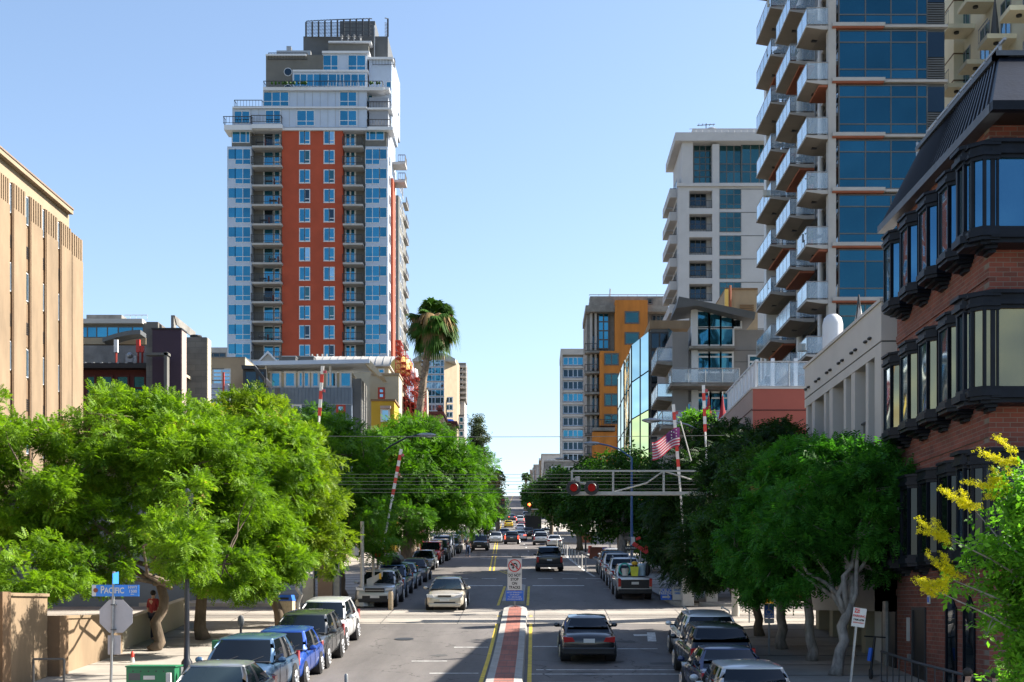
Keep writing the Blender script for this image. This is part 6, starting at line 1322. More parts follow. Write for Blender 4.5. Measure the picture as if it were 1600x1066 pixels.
    if van_: sector([q1 + i for i in range(2, NS)], 'side_panel', pm); sector([q3 + i for i in range(0, NS - 2)], 'side_panel', pm)
    if not van_:
        for i in pill_b[:2]: sector([i], 'door_pillar', dk)
    g = MB(); e = .012; R1 = [gring(1.0, -e, zt - .012), gring(1.0, -.002, zt + .02), gring(1.0, .10, H - .025), gring(1.0, .28, H)]
    vs = [p_ for r_ in R1 for p_ in r_]; g.add(vs, [(j * n + i, j * n + (i + 1) % n, (j + 1) * n + (i + 1) % n, (j + 1) * n + i) for j in range(3) for i in range(n)] + [tuple(range(3 * n, 4 * n)), tuple(range(n))[::-1]], pm)
    g.build('roof', t, smooth='auto')
    if van_:
        g = MB(); g.box(-w * .7, w * .7, yd - .02, yd + .03, zb + .1, zb + .5, gl); g.build('rear_pane', t)
    if detail > 1:      # seats and wheel seen as a lighter strip behind dark glass are left to the tinted glass; parcel shelf trim
        g = MB(); g.box(-wb * .9, wb * .9, ya + .02, ya + .2, zb0 - .0, zb0 + .03, M['trim']); g.build('cowl', t)
    # wheels
    wbse = (.17, .80) if kind != 'pickup' else (.17, .77)
    if kind == 'sedan': wbse = (.19, .80)
    for s in (-1, 1):
        for u in wbse:
            y = Yf(u); wh = MB(); wh.lathe([(wr * 1.14, -.30), (wr * 1.14, .004)][::1], (s * (w - .0), y, wr + .0), M['trim'], 18, 'x') if False else None
            A = MB(); x1 = s * (w + .004); x0 = s * (w - .30)
            A.lathe([(wr * 1.15, 0), (wr * 1.15, abs(x1 - x0))], (min(x0, x1), y, wr + .01), M['trim'], 18, 'x'); A.build('wheel_arch', t)
            wh.lathe([(wr * .9, 0), (wr, .03), (wr, .2), (wr * .93, .225), (wr * .7, .23)], (s * (w + .02) - (.23 if s > 0 else 0) if s > 0 else -(w + .02), y, wr), M['tyre'], 18, 'x')
            o = wh.build('wheel', t)
            if detail > 1:
                rm = MB(); xo = s * (w + .022); rm.lathe([(wr * .64, -.01), (wr * .64, .012)], (xo, y, wr), M['trim'], 16, 'x')
                for k in range(6): an = k * math.pi / 3 + .2; rm.tube([(xo + s * .014, y, wr), (xo + s * .014, y + math.cos(an) * wr * .6, wr + math.sin(an) * wr * .6)], .028, M['rim'], 4)
                rm.lathe([(wr * .14, -.02), (wr * .14, .02)], (xo, y, wr), M['rim'], 10, 'x')
                seg = [(xo + s * .012, y + math.cos(q) * wr * .64, wr + math.sin(q) * wr * .64) for q in np.linspace(0, 6.283, 17)]; rm.tube(seg, .02, M['rim'], 4, False); rm.build('rim', o)
    # lamps, grille, bumper
    fz = {'sedan': .62, 'hatch': .68, 'suv': .80, 'pickup': .84, 'jeep': .90, 'van': .82}[kind]
    for s in (-1, 1):
        m = MB()
        if kind == 'jeep': m.lathe([(.1, 0), (.1, .04), (.06, .06)], (s * w * .6, -L / 2 - .03, fz), M['lamp'], 12, 'y')
        else: m.prism([(s * w * .50, fz - .055), (s * w * .90, fz - .03), (s * w * .93, fz + .09), (s * w * .60, fz + .055)], 'y', -L / 2 - .004, -L / 2 + .25, M['lamp'])
        m.build('headlight', t)
        m = MB(); rl = M['taillit'] if rear_lit else M['tail']; rz = zd - .17 if kind == 'sedan' else zb - .12
        if kind in ('sedan', 'hatch'): m.prism([(s * w * .52, rz - .06), (s * w * .92, rz - .08), (s * w * .94, rz + .09), (s * w * .6, rz + .07)], 'y', L / 2 - .28, L / 2 + .008, rl)
        else: m.box(s * w * .80, s * w * .96, L / 2 - .2, L / 2 + .012, rz - .26, rz + .12, rl)
        m.build('taillight', t)
        m = MB(); m.ell((s * (w + .1), ya + .28, zb + .04), (.1, .07, .075), pm if kind not in ('jeep',) else M['trim'], 10, 6); m.box(s * w * .94, s * (w + .06), ya + .25, ya + .3, zb - .03, zb + .02, M['trim']); m.build('mirror', t)
    m = MB()
    if kind == 'sedan': m.box(-w * .34, w * .34, -L / 2 - .012, -L / 2 + .1, fz - .0, fz + .055, M['trim']); m.box(-w * .55, w * .55, -L / 2 - .012, -L / 2 + .2, .30, .40, M['trim'])
    elif kind == 'jeep':
        for i in range(7): x = -w * .4 + i * w * .8 / 6; m.box(x - .025, x + .025, -L / 2 - .012, -L / 2 + .1, fz - .16, fz + .16, M['trim'])
    else: m.box(-w * .48, w * .48, -L / 2 - .012, -L / 2 + .1, fz - .13, fz + .05, M['trim']); m.box(-w * .62, w * .62, -L / 2 - .012, -L / 2 + .2, .36, .52, M['trim']); m.box(-w * .46, w * .46, -L / 2 - .018, -L / 2, fz - .05, fz - .03, M['rim'])
    m.build('grille', t)
    m = MB(); m.box(-.2, .2, -L / 2 - .02, -L / 2, .42, .53, M['plate']); m.build('licence_plate', t)
    m = MB(); pz = .72 if kind in ('sedan',) else .80; m.box(-.17, .17, L / 2 - .02, L / 2 + .022, pz - .06, pz + .06, M['plate']); m.build('licence_plate', t)
    m = MB(); bm_ = M['trim'] if kind in ('suv', 'jeep', 'pickup') else pm
    m.prism([(-w * .94, .30), (w * .94, .30), (w * .95, .52), (-w * .95, .52)], 'y', L / 2 - .1, L / 2 + .05, bm_); m.build('rear_bumper', t, bevel=.03)
    m = MB(); m.prism([(-w * .8, gc), (w * .8, gc), (w * .84, gc + .16), (-w * .84, gc + .16)], 'y', -L / 2 - .03, -L / 2 + .12, bm_ if kind != 'sedan' else pm); m.build('front_bumper', t, bevel=.03)
    if detail > 1:
        for s in (-1, 1):
            for u in (.52, .70): m = MB(); m.box(s * (w * .985), s * (w + .012), Yf(u), Yf(u) + .17, zb - .14, zb - .11, pm); m.build('door_handle', t)
            sm = MB()
            for u in (.36, .55, .73): sm.box(s * (w * .996), s * (w + .003), Yf(u), Yf(u) + .012, gc + .12, zb - .08, M['trim'])
            sm.build('door_seam', t)
        if kind in ('sedan', 'hatch', 'suv'):
            m = MB()
            for s in (-.35, .25): m.tube([(s, ya - .03, zb + .015), (s + .32, ya + .16 - .0, zb + .13)], .009, M['trim'], 4)
            m.build('wiper', t)
        for s in (-.38, .38):      # seat backs seen through the glass as dim shapes just under the screen
            pass
    if rack:
        for s in (-1, 1): m = MB(); m.tube([(s * wt * .9, yb + .15, H + .01), (s * wt * .9, yb + .25, H + .07), (s * wt * .9, yc - .25, H + .07), (s * wt * .9, yc - .15, H + .01)], .022, M['rim'], 6); m.build('roof_rail', t)
    if box:
        m = MB(); m.prism([(-.48, H + .05), (.48, H + .05), (.5, H + .2), (.36, H + .38), (-.36, H + .38), (-.5, H + .2)], 'y', yb + .05, yc - .2, box); m.build('roof_box', t, bevel=.05)
    if accents:
        m = MB()
        for s in (-1, 1): m.box(s * .12, s * .4, Yf(.035), Yf(.2), zh - .08, zh + .055, accents)
        m.build('bonnet_stripe', t)
    return t
def place(t, px, Y, rear=False, yaw=0., x=None):
    X = PX(px, Y) if x is None else x; t.location = (X, Y, G(Y) + .01); s = slope(Y)
    t.rotation_euler = (-s if rear else s, 0, (math.pi if rear else 0) + yaw); return t
C = {k: paint('car_paint_' + k, v) for k, v in dict(champagne=(.52, .47, .38), white=(.66, .67, .68), black=(.012, .013, .016), navy=(.014, .022, .08), steel=(.05, .11, .2), grey=(.22, .23, .24), silver=(.42, .45, .48), bright_blue=(.008, .06, .34), red=(.5, .02, .02), taxi=(.7, .47, .02), charcoal=(.04, .045, .05), skyblue=(.10, .17, .24)).items()}
GLP = 'cars parked along the left kerb'; GRP = 'cars parked along the right kerb'; GMV = 'cars driving in the street'; GF = 'small cars far up the street'
S = lambda *a, **k: car(*a, **k)
# driving
place(S('sedan', 'cream-white sedan driving towards us left of the median', 'car', C['champagne'], group=GMV, glass=M['carglassl'], wscale=.98), 700, 56.0)
place(S('sedan', 'black sedan seen from behind, driving away right of the median', 'car', C['black'], group=GMV, wscale=1.0), 916, 41.0, True)
place(S('pickup', 'black pickup seen from behind in the middle of the street beyond the crossing', 'pickup', C['black'], group=GMV, wscale=1.03), 858, 88, True)
place(S('suv', 'dark blue-grey suv with lit brake lamps, centre of the street far ahead', 'car', C['charcoal'], True, group=GMV), 800, 152, True)
place(S('suv', 'silver-white suv seen from behind at the right, ahead of the black pickup', 'car', C['silver'], group=GMV), 845, 148, True)
place(S('suv', 'dark pickup-like suv just ahead of the silver-white suv', 'car', C['steel'], group=GMV), 842, 166, True)
place(S('suv', 'dark grey suv coming towards us beside the walking person', 'car', C['charcoal'], group=GMV), 750, 130)
place(S('sedan', 'pale silver car coming towards us left of the yellow centre line, far', 'car', C['silver'], group=GMV, detail=1), 775, 158)
place(S('sedan', 'white sedan half hidden behind the dark suv with brake lamps', 'car', C['white'], True, group=GMV, detail=1), 813, 168, True)
place(S('sedan', 'yellow taxi cab far up the street', 'taxi', C['taxi'], group=GMV, detail=1, name='taxi_cab'), 795, 238, True)
place(S('sedan', 'white car side by side with the box lorry', 'car', C['white'], group=GMV, detail=1), 813, 205, True)
place(S('sedan', 'small red car ahead of the white car beside the box lorry', 'car', C['red'], group=GMV, detail=1), 815, 222, True)
# box lorry
def lorry():
    t = thing('box_lorry', 'grey box lorry seen from behind in the right lane far ahead', 'lorry', (0, 0, 0), GMV)
    b = MB(); b.box(-1.2, 1.2, -1.5, 4, .95, 3.2, M['darkgrey']); b.box(-1.22, 1.22, 3.9, 4.03, 2.95, 3.25, M['galv']); b.box(-1.23, -1.2, -1.4, 4, 1, 3.2, M['white']); b.build('cargo_box', t)
    b = MB(); b.box(-1.1, 1.1, 4.0, 4.04, 1.1, 2.9, M['dkmetal']); b.build('rear_shutter', t)
    b = MB(); b.box(-1.1, 1.1, -3.6, -1.6, .8, 2.5, C['white']); b.build('cab', t, bevel=.1); b = MB(); b.box(-1, 1, -3.63, -3.58, 1.6, 2.3, M['carglass']); b.build('windscreen', t); b = MB(); b.box(-1.1, 1.1, 3.7, 4.1, .5, .75, M['trim']); b.build('bumper', t)
    for s in (-1, 1):
        for y in (-2.8, 2.6): b = MB(); b.lathe([(.45, 0), (.45, .3)], (s * 1.05 - .15, y, .45), M['tyre'], 14, 'x'); b.build('wheel', t)
        b = MB(); b.box(s * .85, s * 1.05, 4.04, 4.08, .8, .92, M['tail']); b.build('taillight', t)
    place(t, 833, 192, True)
lorry()
# parked left, near to far
place(S('sedan', 'light grey sedan parked nearest us at the left kerb', 'car', C['grey'], group=GLP, glass=M['carglassl']), 358, 26.6, x=-6.55)
place(S('suv', 'steel blue suv parked behind the nearest grey sedan', 'car', C['steel'], group=GLP), 398, 31.2, x=-6.95)
place(S('hatch', 'bright blue hatchback showing between the steel blue and black suvs', 'car', C['bright_blue'], group=GLP), 455, 35.4, x=-6.9)
place(S('suv', 'black-grey suv parked third from the bottom left', 'car', C['charcoal'], group=GLP), 462, 39.3, x=-6.98)
place(S('suv', 'white suv parked at the corner before the tram crossing', 'car', C['white'], group=GLP), 498, 43.8, x=-7.1)
place(S('suv', 'silver estate with roof rails behind the crossing gate machinery', 'car', C['silver'], group=GLP, rack=True), 597, 57.9, x=-6.95)
place(S('suv', 'blue suv carrying a black roof box', 'car', C['steel'], group=GLP, box=M['black']), 612, 63.5, x=-7.05)
place(S('sedan', 'pale blue sedan parked behind the roof box suv', 'car', paint('car_paint_pale_blue', (.25, .34, .42)), group=GLP), 630, 69.6, x=-7.1)
place(S('sedan', 'dark bronze sedan parked below the grey hatchback', 'car', paint('car_paint_bronze', (.09, .085, .10)), group=GLP), 645, 75.5, x=-7.05)
place(S('sedan', 'dark grey sedan with open grille parked in front of the red car', 'car', C['grey'], group=GLP), 663, 90, x=-7.75)
place(S('jeep', 'red off-road car with white bonnet stripes', 'car', C['red'], group=GLP, accents=M['signwh']), 674, 98, x=-7.9)
place(S('jeep', 'black off-road car right behind the red striped one', 'car', C['black'], group=GLP), 684, 104.5, x=-7.8)
place(S('van', 'white van parked with its windscreen in the sun', 'van', C['white'], group=GLP), 695, 112.5, x=-8.0)
place(S('suv', 'dark suv parked behind the white van', 'car', C['charcoal'], group=GLP), 707, 121, x=-7.9)
place(S('suv', 'grey-green suv parked third behind the white van', 'car', C['grey'], group=GLP), 714, 131, x=-8.3)
place(S('suv', 'light blue suv parked across the walking person', 'car', C['skyblue'], group=GLP), 728, 150, x=-8.6)
# parked right
place(S('suv', 'white suv with roof rails parked foremost at the right kerb, by the crossing', 'car', C['white'], group=GRP, rack=True, wscale=1.03), 1095, 40.2, True, x=5.3)
place(S('suv', 'black hatchback suv second in the right parked row', 'car', C['black'], group=GRP), 1120, 36, True, x=4.98)
place(S('sedan', 'dark navy sedan with red lamps third in the right parked row', 'car', C['navy'], group=GRP), 1120, 31.3, True, x=4.6)
place(S('hatch', 'silver-blue car at the lower right edge of the parked row', 'car', C['silver'], group=GRP), 1150, 26.6, True, x=4.32)
place(S('suv', 'dark car cut off by the bottom edge, nearest in the right row', 'car', C['charcoal'], group=GRP), 1200, 23.8 - 1.6, True, x=5.0) if False else None
place(S('sedan', 'dark car cut off by the bottom edge, nearest in the right row', 'car', C['charcoal'], group=GRP), 1190, 22.2, True, x=3.95)
tk = place(S('pickup', 'white pickup with colourful cleaning gear in its bed', 'pickup', C['white'], group=GRP, wscale=.95), 986, 62.5, True, x=4.72)
place(S('pickup', 'white utility pickup second in the far right row, ladder rack on top', 'pickup', C['white'], group=GRP, rack=True), 972, 69.2, True, x=4.85)
place(S('pickup', 'white pickup third in the far right row with yellow beacon', 'pickup', C['white'], group=GRP), 962, 76, True, x=4.9)
place(S('suv', 'silver car parked fourth, in front of the white pickups', 'car', C['skyblue'], group=GRP), 958, 83, True, x=5.0)
place(S('hatch', 'pale compact car at the head of the far right row', 'car', C['white'], group=GRP), 965, 92, True, x=5.6)
m = MB(); L_ = SPEC['pickup'][0]; o_ = tk.location; m.box(o_.x - .66, o_.x + .66, o_.y + L_ / 2 - .02, o_.y + L_ / 2 + .015, o_.z + .56, o_.z + .96, M['trim']); m.build('tailgate', tk)
# load in the pickup bed
def load():
    T = tk; Y0 = 62.5 - 1.9; z = G(60.6) + 1.12
    def it(name, lab, cat, f):
        m = MB(); f(m); m.build(name, None, label=lab, cat=cat)
    x = 4.72
    it('hose_reel', 'coil of turquoise hose standing in the white pickup bed', 'hose', lambda m: [m.tube([(x - .42 + .27 * math.cos(q), Y0 + .3 + k * .05, z + .32 + .27 * math.sin(q)) for q in np.linspace(0, 6.28, 20)], .035, mat('turquoise_hose', (.03, .4, .33), .5), 6, False) for k in range(4)])
    it('bucket', 'yellow-green bin at the tailgate of the white pickup', 'bin', lambda m: m.prism([(x - .16, z - .02), (x + .14, z - .02), (x + .18, z + .42), (x - .2, z + .42)], 'y', Y0 - .5, Y0 - .2, mat('lime_plastic', (.6, .62, .04), .45)))
    it('bucket', 'white bucket left of the lime bin in the pickup bed', 'bucket', lambda m: m.lathe([(.13, 0), (.17, .34), (.155, .34), (.12, .02)], (x - .45, Y0 - .35, z), M['signwh'], 14))
    it('bucket', 'tall pale blue canister right of the lime bin', 'canister', lambda m: m.lathe([(.16, 0), (.2, .5), (.12, .58)], (x + .36, Y0 - .1, z), mat('pale_blue_plastic', (.35, .5, .62), .4), 14))
    it('tool_bag', 'black tool bag in the right corner of the pickup bed', 'bag', lambda m: m.ell((x + .62, Y0, z + .3), (.16, .2, .32), M['trim'], 10, 8))
    it('sponge_mop', 'yellow mop head standing behind the lime bin', 'mop', lambda m: (m.ell((x + .05, Y0 + .3, z + .6), (.16, .1, .1), M['signyel'], 10, 6), m.tube([(x + .05, Y0 + .3, z), (x + .05, Y0 + .3, z + .55)], .015, M['galv'], 5)))
load()
# small far cars
far = [(770, 205, 0, 'white', 'tiny white car on the left lane just behind the pale silver car'), (774, 232, 0, 'silver', 'tiny silver car up the left lane'), (776, 262, 0, 'white', 'tiny white car at the left by the traffic signal'), (800, 290, 1, 'grey', 'tiny grey car above the yellow taxi'),
       (813, 268, 1, 'white', 'tiny white car right of the grey one above the taxi'), (822, 305, 1, 'white', 'white van-like car by the red signal'), (852, 182, 1, 'silver', 'tiny silver car right of the box lorry'), (866, 140, 1, 'white', 'white car parked beyond the bollards at the right'), (788, 178, 1, 'navy', 'dark car just ahead of the suv with brake lamps'), (826, 185, 1, 'charcoal', 'small dark car at the left flank of the box lorry')]
for px, Y, r, c, lab in far: place(S('suv' if c in ('white', 'silver') and Y > 260 else 'sedan', lab, 'car', C[c], bool(r and px < 815), group=GF, detail=1), px, Y, bool(r))

# ================================================================ railway crossing, signals, signs
def lit_mat(n, c, s): return mat(n, c, .3, 0, emit=c, est=s)
def disc_light(t, x, y, z, r=.31, on=None):
    o = MB(); o.lathe([(r, 0), (r, .03)], (x, y, z), M['black'], 24, 'y'); b = o.build('signal_disc', t)
    o = MB(); o.lathe([(.16, -.12), (.15, 0)], (x, y, z), on or M['tail'], 16, 'y'); o.build('red_lens', b)
    o = MB(); o.tube([(x + .17 * math.cos(q), y - .16, z + .17 * math.sin(q)) for q in np.linspace(-.3, 3.44, 12)], .02, M['black'], 4); o.build('visor', b)
M['warmred'] = mat('red_signal_lens', (.4, .008, .005), .5, .1, 6, spec=.15)
def gantry():
    Y = 52.2; z0, z1 = PZ(771, Y), PZ(736, Y); xa = PX(893, Y); xb = 8.2
    t = thing('signal_gantry', 'grey cantilever arm over the right lanes carrying two red railway lights', 'railway signal', (xb, Y, G(Y)))
    m = MB(); m.box(xa, xb, Y - .07, Y + .07, z0 - .07, z0 + .07, M['polewh']); m.box(xa, xb, Y - .035, Y + .035, z1 - .035, z1 + .035, M['polewh'])
    for px in (893.5, 958, 1037): m.box(PX(px, Y) - .04, PX(px, Y) + .04, Y - .05, Y + .05, z0, z1, M['polewh'])
    m.tube([(PX(958, Y), Y, z0 + .05), (PX(1010, Y), Y, z0 + .42), (PX(1037, Y), Y, z1)], .035, M['polewh'], 6); m.tube([(PX(1037, Y), Y, z1), (xb, Y, z0)], .035, M['polewh'], 6); m.build('truss_arm', t)
    m = MB(); m.box(xa, xb, Y + .5, Y + .54, z0 - .05, z0 - .0, M['galv']); m.box(xa, xb, Y + .09, Y + .5, z0 - .04, z0 - .02, M['galv']); m.build('walkway', t)
    m = MB(); m.tube([(xb, Y, G(Y)), (xb, Y, z1 + .3)], .16, M['polewh'], 14); m.build('mast', t)
    for px in (896, 924): disc_light(t, PX(px, Y), Y - .2, PZ(763, Y), .3, M['warmred'])
    m = MB(); m.tube([(PX(896, Y), Y - .1, PZ(763, Y)), (PX(896, Y), Y - .1, PZ(749, Y)), (PX(902, Y), Y - .1, PZ(747, Y))], .04, M['polewh'], 6); m.box(PX(899, Y), PX(906, Y), Y - .15, Y + .05, PZ(753, Y), PZ(745, Y), M['polewh']); m.tube([(PX(905, Y), Y - .1, PZ(755, Y)), (PX(924, Y), Y - .1, PZ(757, Y)), (PX(924, Y), Y - .1, PZ(763, Y))], .04, M['polewh'], 6); m.build('light_bracket', t)
gantry()
def gate_arm(label, pa, pb, Y, n=10, base=True):
    xa, za, xb, zb = PX(pa[0], Y), PZ(pa[1], Y), PX(pb[0], Y), PZ(pb[1], Y); a = Vector((xa, Y, za)); b = Vector((xb, Y, zb))
    t = thing('crossing_gate', label, 'crossing gate', (xb, Y, G(Y)), 'raised railway crossing gates'); L = (b - a).length; d = (b - a).normalized(); s = d.cross(Vector((0, 1, 0))).normalized() * .07
    m = MB()
    for i in range(n):
        p, q = a + d * L * i / n, a + d * L * (i + 1) / n; u = Vector((0, .025, 0)); mm = M['gwhite'] if i % 2 == 0 else M['gred']
        m.add([p + s - u, q + s - u, q - s - u, p - s - u, p + s + u, q + s + u, q - s + u, p - s + u], [(0, 1, 2, 3), (7, 6, 5, 4), (0, 4, 5, 1), (1, 5, 6, 2), (2, 6, 7, 3), (3, 7, 4, 0)], mm)
    m.build('arm', t)
    for f in (.12, .5): c = a + d * L * f; m = MB(); m.box(c.x + .06, c.x + .18, Y - .06, Y + .06, c.z - .06, c.z + .06, M['tail']); m.build('arm_lamp', t)
    g0 = G(Y); lo = b + d * max(.0, (b.z - g0 - 1.1) / max(.2, -d.z)) ; m = MB(); m.tube([b, lo], .05, M['gwhite'], 6); m.build('arm_root', t)
    m = MB(); m.box(lo.x - .25, lo.x + .25, Y - .2, Y + .25, g0, g0 + 1.25, M['polewh']); m.build('gate_machine', t, bevel=.03)
    return t
gate_arm('raised red and white gate arm against the grey clad house', (504, 572), (499, 650), 57.0, 6)
gate_arm('raised red and white gate arm leaning before the dark left trees', (627, 702), (612, 782), 58.6, 9)
gate_arm('raised red and white gate arm over the flag', (1052, 632), (1061, 742), 56.5, 9)
gate_arm('raised red and white gate arm before the grey condo terrace, rightmost', (1099, 602), (1102, 675), 57.5, 6)
def left_signal():
    Y = 56.0; t = thing('railway_signal', 'tall pale railway signal mast with white base left of the silver estate', 'railway signal', (PX(566, Y), Y, G(Y)))
    x = PX(566, Y); g = G(Y); m = MB(); m.tube([(x, Y, g), (x, Y, PZ(815, Y))], .08, M['polewh'], 12); m.build('mast', t)
    m = MB(); m.lathe([(.34, 0), (.30, .22), (.14, .5), (.09, .62)], (x, Y, g + .05), M['polewh'], 10); m.build('base', t)
    m = MB(); m.lathe([(.17, 0), (.17, .3)], (PX(556, Y), Y - .3, PZ(865, Y) - .1), M['polewh'], 12); m.ell((PX(556, Y), Y - .3, PZ(860, Y)), (.13, .13, .16), M['galv'], 10, 8); m.build('bell', t)
    t2 = thing('gate_mechanism', 'white gate counterweight machine bending over the silver estate', 'gate machinery', (PX(590, Y), Y, G(Y))); m = MB()
    m.prism([(PX(572, Y), PZ(935, Y)), (PX(572, Y), PZ(905, Y)), (PX(588, Y), PZ(898, Y)), (PX(596, Y), PZ(893, Y)), (PX(596, Y), PZ(900, Y)), (PX(582, Y), PZ(912, Y)), (PX(583, Y), PZ(948, Y)), (PX(574, Y), PZ(948, Y))], 'y', Y + .2, Y + .5, M['polewh']); m.build('counterweight_arm', t2)
    m = MB(); m.box(PX(592, Y), PX(595, Y), Y + .1, Y + .2, PZ(905, Y), PZ(896, Y), M['signyel']); m.build('reflector', t2)
    t3 = thing('railway_signal', 'dark railway light with second thin mast right of the pale mast', 'railway signal', (PX(580, Y), Y + 1, G(Y + 1))); m = MB(); m.tube([(PX(579, Y), Y + 1, G(Y + 1)), (PX(579, Y), Y + 1, PZ(838, Y))], .06, M['polewh'], 10); m.box(PX(571, Y), PX(591, Y), Y + .9, Y + .98, PZ(848, Y), PZ(843, Y), M['signgrey']); m.build('mast', t3)
    disc_light(t3, PX(588, Y), Y + .8, PZ(864, Y), .27, M['tail'])
    m = MB(); m.box(PX(595.5, Y), PX(600, Y), Y + .7, Y + .9, PZ(855, Y), PZ(849, Y), M['gred']); m.build('side_lamp', t3)
left_signal()
def lamp_post(label, base, zt, path, Y, m_, group='cobra head street lamps'):
    t = thing('street_lamp', label, 'street lamp', (base[0], Y, G(Y)), group); m = MB(); m.tube([(base[0], Y, G(Y) + .1), (base[0], Y, zt)], [.1, .06], m_, 10); m.build('pole', t)
    m = MB(); m.tube([(PX(a, Y), Y, PZ(b, Y)) for a, b in path], .045, m_, 8); m.build('arm', t)
    a, b = path[-1]; sg = 1 if path[-1][0] > path[0][0] else -1; x, z = PX(a, Y), PZ(b, Y); m = MB(); m.ell((x + sg * .35, Y, z), (.48, .16, .11), M['galv'], 14, 8); m.ell((x + sg * .42, Y, z - .06), (.28, .12, .07), M['lamp'], 12, 6); m.build('lamp_head', t); return t
lamp_post('street lamp arching right out of the left trees over the gate arm', (PX(592, 62), 62), PZ(712, 62), [(592, 712), (610, 697), (635, 684), (655, 680)], 62, M['blackpole'])
lamp_post('street lamp arching left over the flag', (PX(1108, 60), 60), PZ(690, 60), [(1108, 690), (1095, 674), (1075, 664), (1050, 658), (1030, 657)], 60, M['galv'])
lamp_post('street lamp with blue pole rising from the parked pickups', (PX(987, 74), 74), PZ(716, 74), [(987, 716), (968, 702), (950, 696), (934, 693)], 74, mat('blue_pole_paint', (.03, .09, .22), .4))
lamp_post('farther street lamp arching left in front of the slab tower', (PX(915, 120), 120), PZ(735, 120), [(915, 735), (903, 724), (893, 719), (880, 717)], 120, M['blackpole'])
lamp_post('small distant street lamp left of the far traffic signal', (PX(762, 180), 180), PZ(735, 180), [(762, 735), (768, 731), (774, 730)], 180, M['galv'])
# mast with flag
def flag():
    Y = 55.3; t = thing('flag', 'red and white striped flag draped beside the raised gate arm', 'flag', (PX(1065, Y), Y, PZ(660, Y)))
    m = MB(); n = 18; mw = 13
    W_, H_ = 1.25, 1.0
    for r in range(mw):
        for i in range(n):
            u0, u1 = i / n, (i + 1) / n; v0, v1 = r / mw, (r + 1) / mw
            def P(u, v): return (PX(1062, Y) - u * W_ * .95 + .0, Y + .10 * math.sin(u * 9 + v * 2) * (u + .2), PZ(668, Y) - v * H_ * .8 - u * .62 + .08 * math.sin(u * 6))
            can = v0 < .53 and u0 < .45
            m.add([P(u0, v0), P(u1, v0), P(u1, v1), P(u0, v1)], [(0, 1, 2, 3)], M['flagb'] if can else (M['gred2'] if r % 2 == 0 else M['flagw']))
    m.build('cloth', t)
    m = MB()
    for (a, b) in ((.12, .1), (.3, .1), (.12, .28), (.3, .28), (.21, .19), (.12, .44), (.3, .44)):
        m.ell((PX(1062, Y) - a * W_ * .95, Y + .10 * math.sin(a * 9 + b * 2) * (a + .2) - .02, PZ(668, Y) - b * H_ * .8 - a * .62 + .08 * math.sin(a * 6)), (.03, .008, .03), M['signwh'], 6, 4)
    m.build('star', t)
    m = MB(); m.tube([(PX(1063, Y), Y, PZ(658, Y)), (PX(1080, Y), Y, PZ(720, Y))], .03, M['polewh'], 6); m.build('pole', t)
M['gred2'] = leafm('flag_red_cloth', (.4, .03, .06), (.42, .03, .07), .4, tint=(1, 1, 1, 1)); M['flagw'] = leafm('flag_white_cloth', (.5, .42, .45), (.55, .48, .5), .4, tint=(1, 1, 1, 1)); M['flagb'] = leafm('flag_blue_cloth', (.12, .03, .12), (.15, .04, .14), .4, tint=(1, 1, 1, 1))
flag()
RX = (R(90), 0, 0)
def ring(m, x, y, z, r, w_, mt, seg=28):
    vs = []
    for k in range(seg):
        a = 2 * math.pi * k / seg
        for rr in (r, r - w_): vs += [(x + rr * math.cos(a), y, z + rr * math.sin(a)), (x + rr * math.cos(a), y + .004, z + rr * math.sin(a))]
    fs = []
    for k in range(seg): o = 4 * k; p = 4 * ((k + 1) % seg); fs += [(o, p, p + 2, o + 2), (o + 1, o + 3, p + 3, p + 1), (o, o + 1, p + 1, p), (o + 2, p + 2, p + 3, o + 3)]
    m.add(vs, fs, mt)
def stroke(m, pts, w_, y, mt):
    for (a, b) in zip(pts[:-1], pts[1:]):
        d = Vector((b[0] - a[0], b[1] - a[1])); L = d.length; d.normalize(); n_ = Vector((-d.y, d.x)) * w_ / 2; e = d * w_ * .3
        P = [(a[0] - e.x + n_.x, a[1] - e.y + n_.y), (b[0] + e.x + n_.x, b[1] + e.y + n_.y), (b[0] + e.x - n_.x, b[1] + e.y - n_.y), (a[0] - e.x - n_.x, a[1] - e.y - n_.y)]; m.prism(P, 'y', y, y + .003, mt)
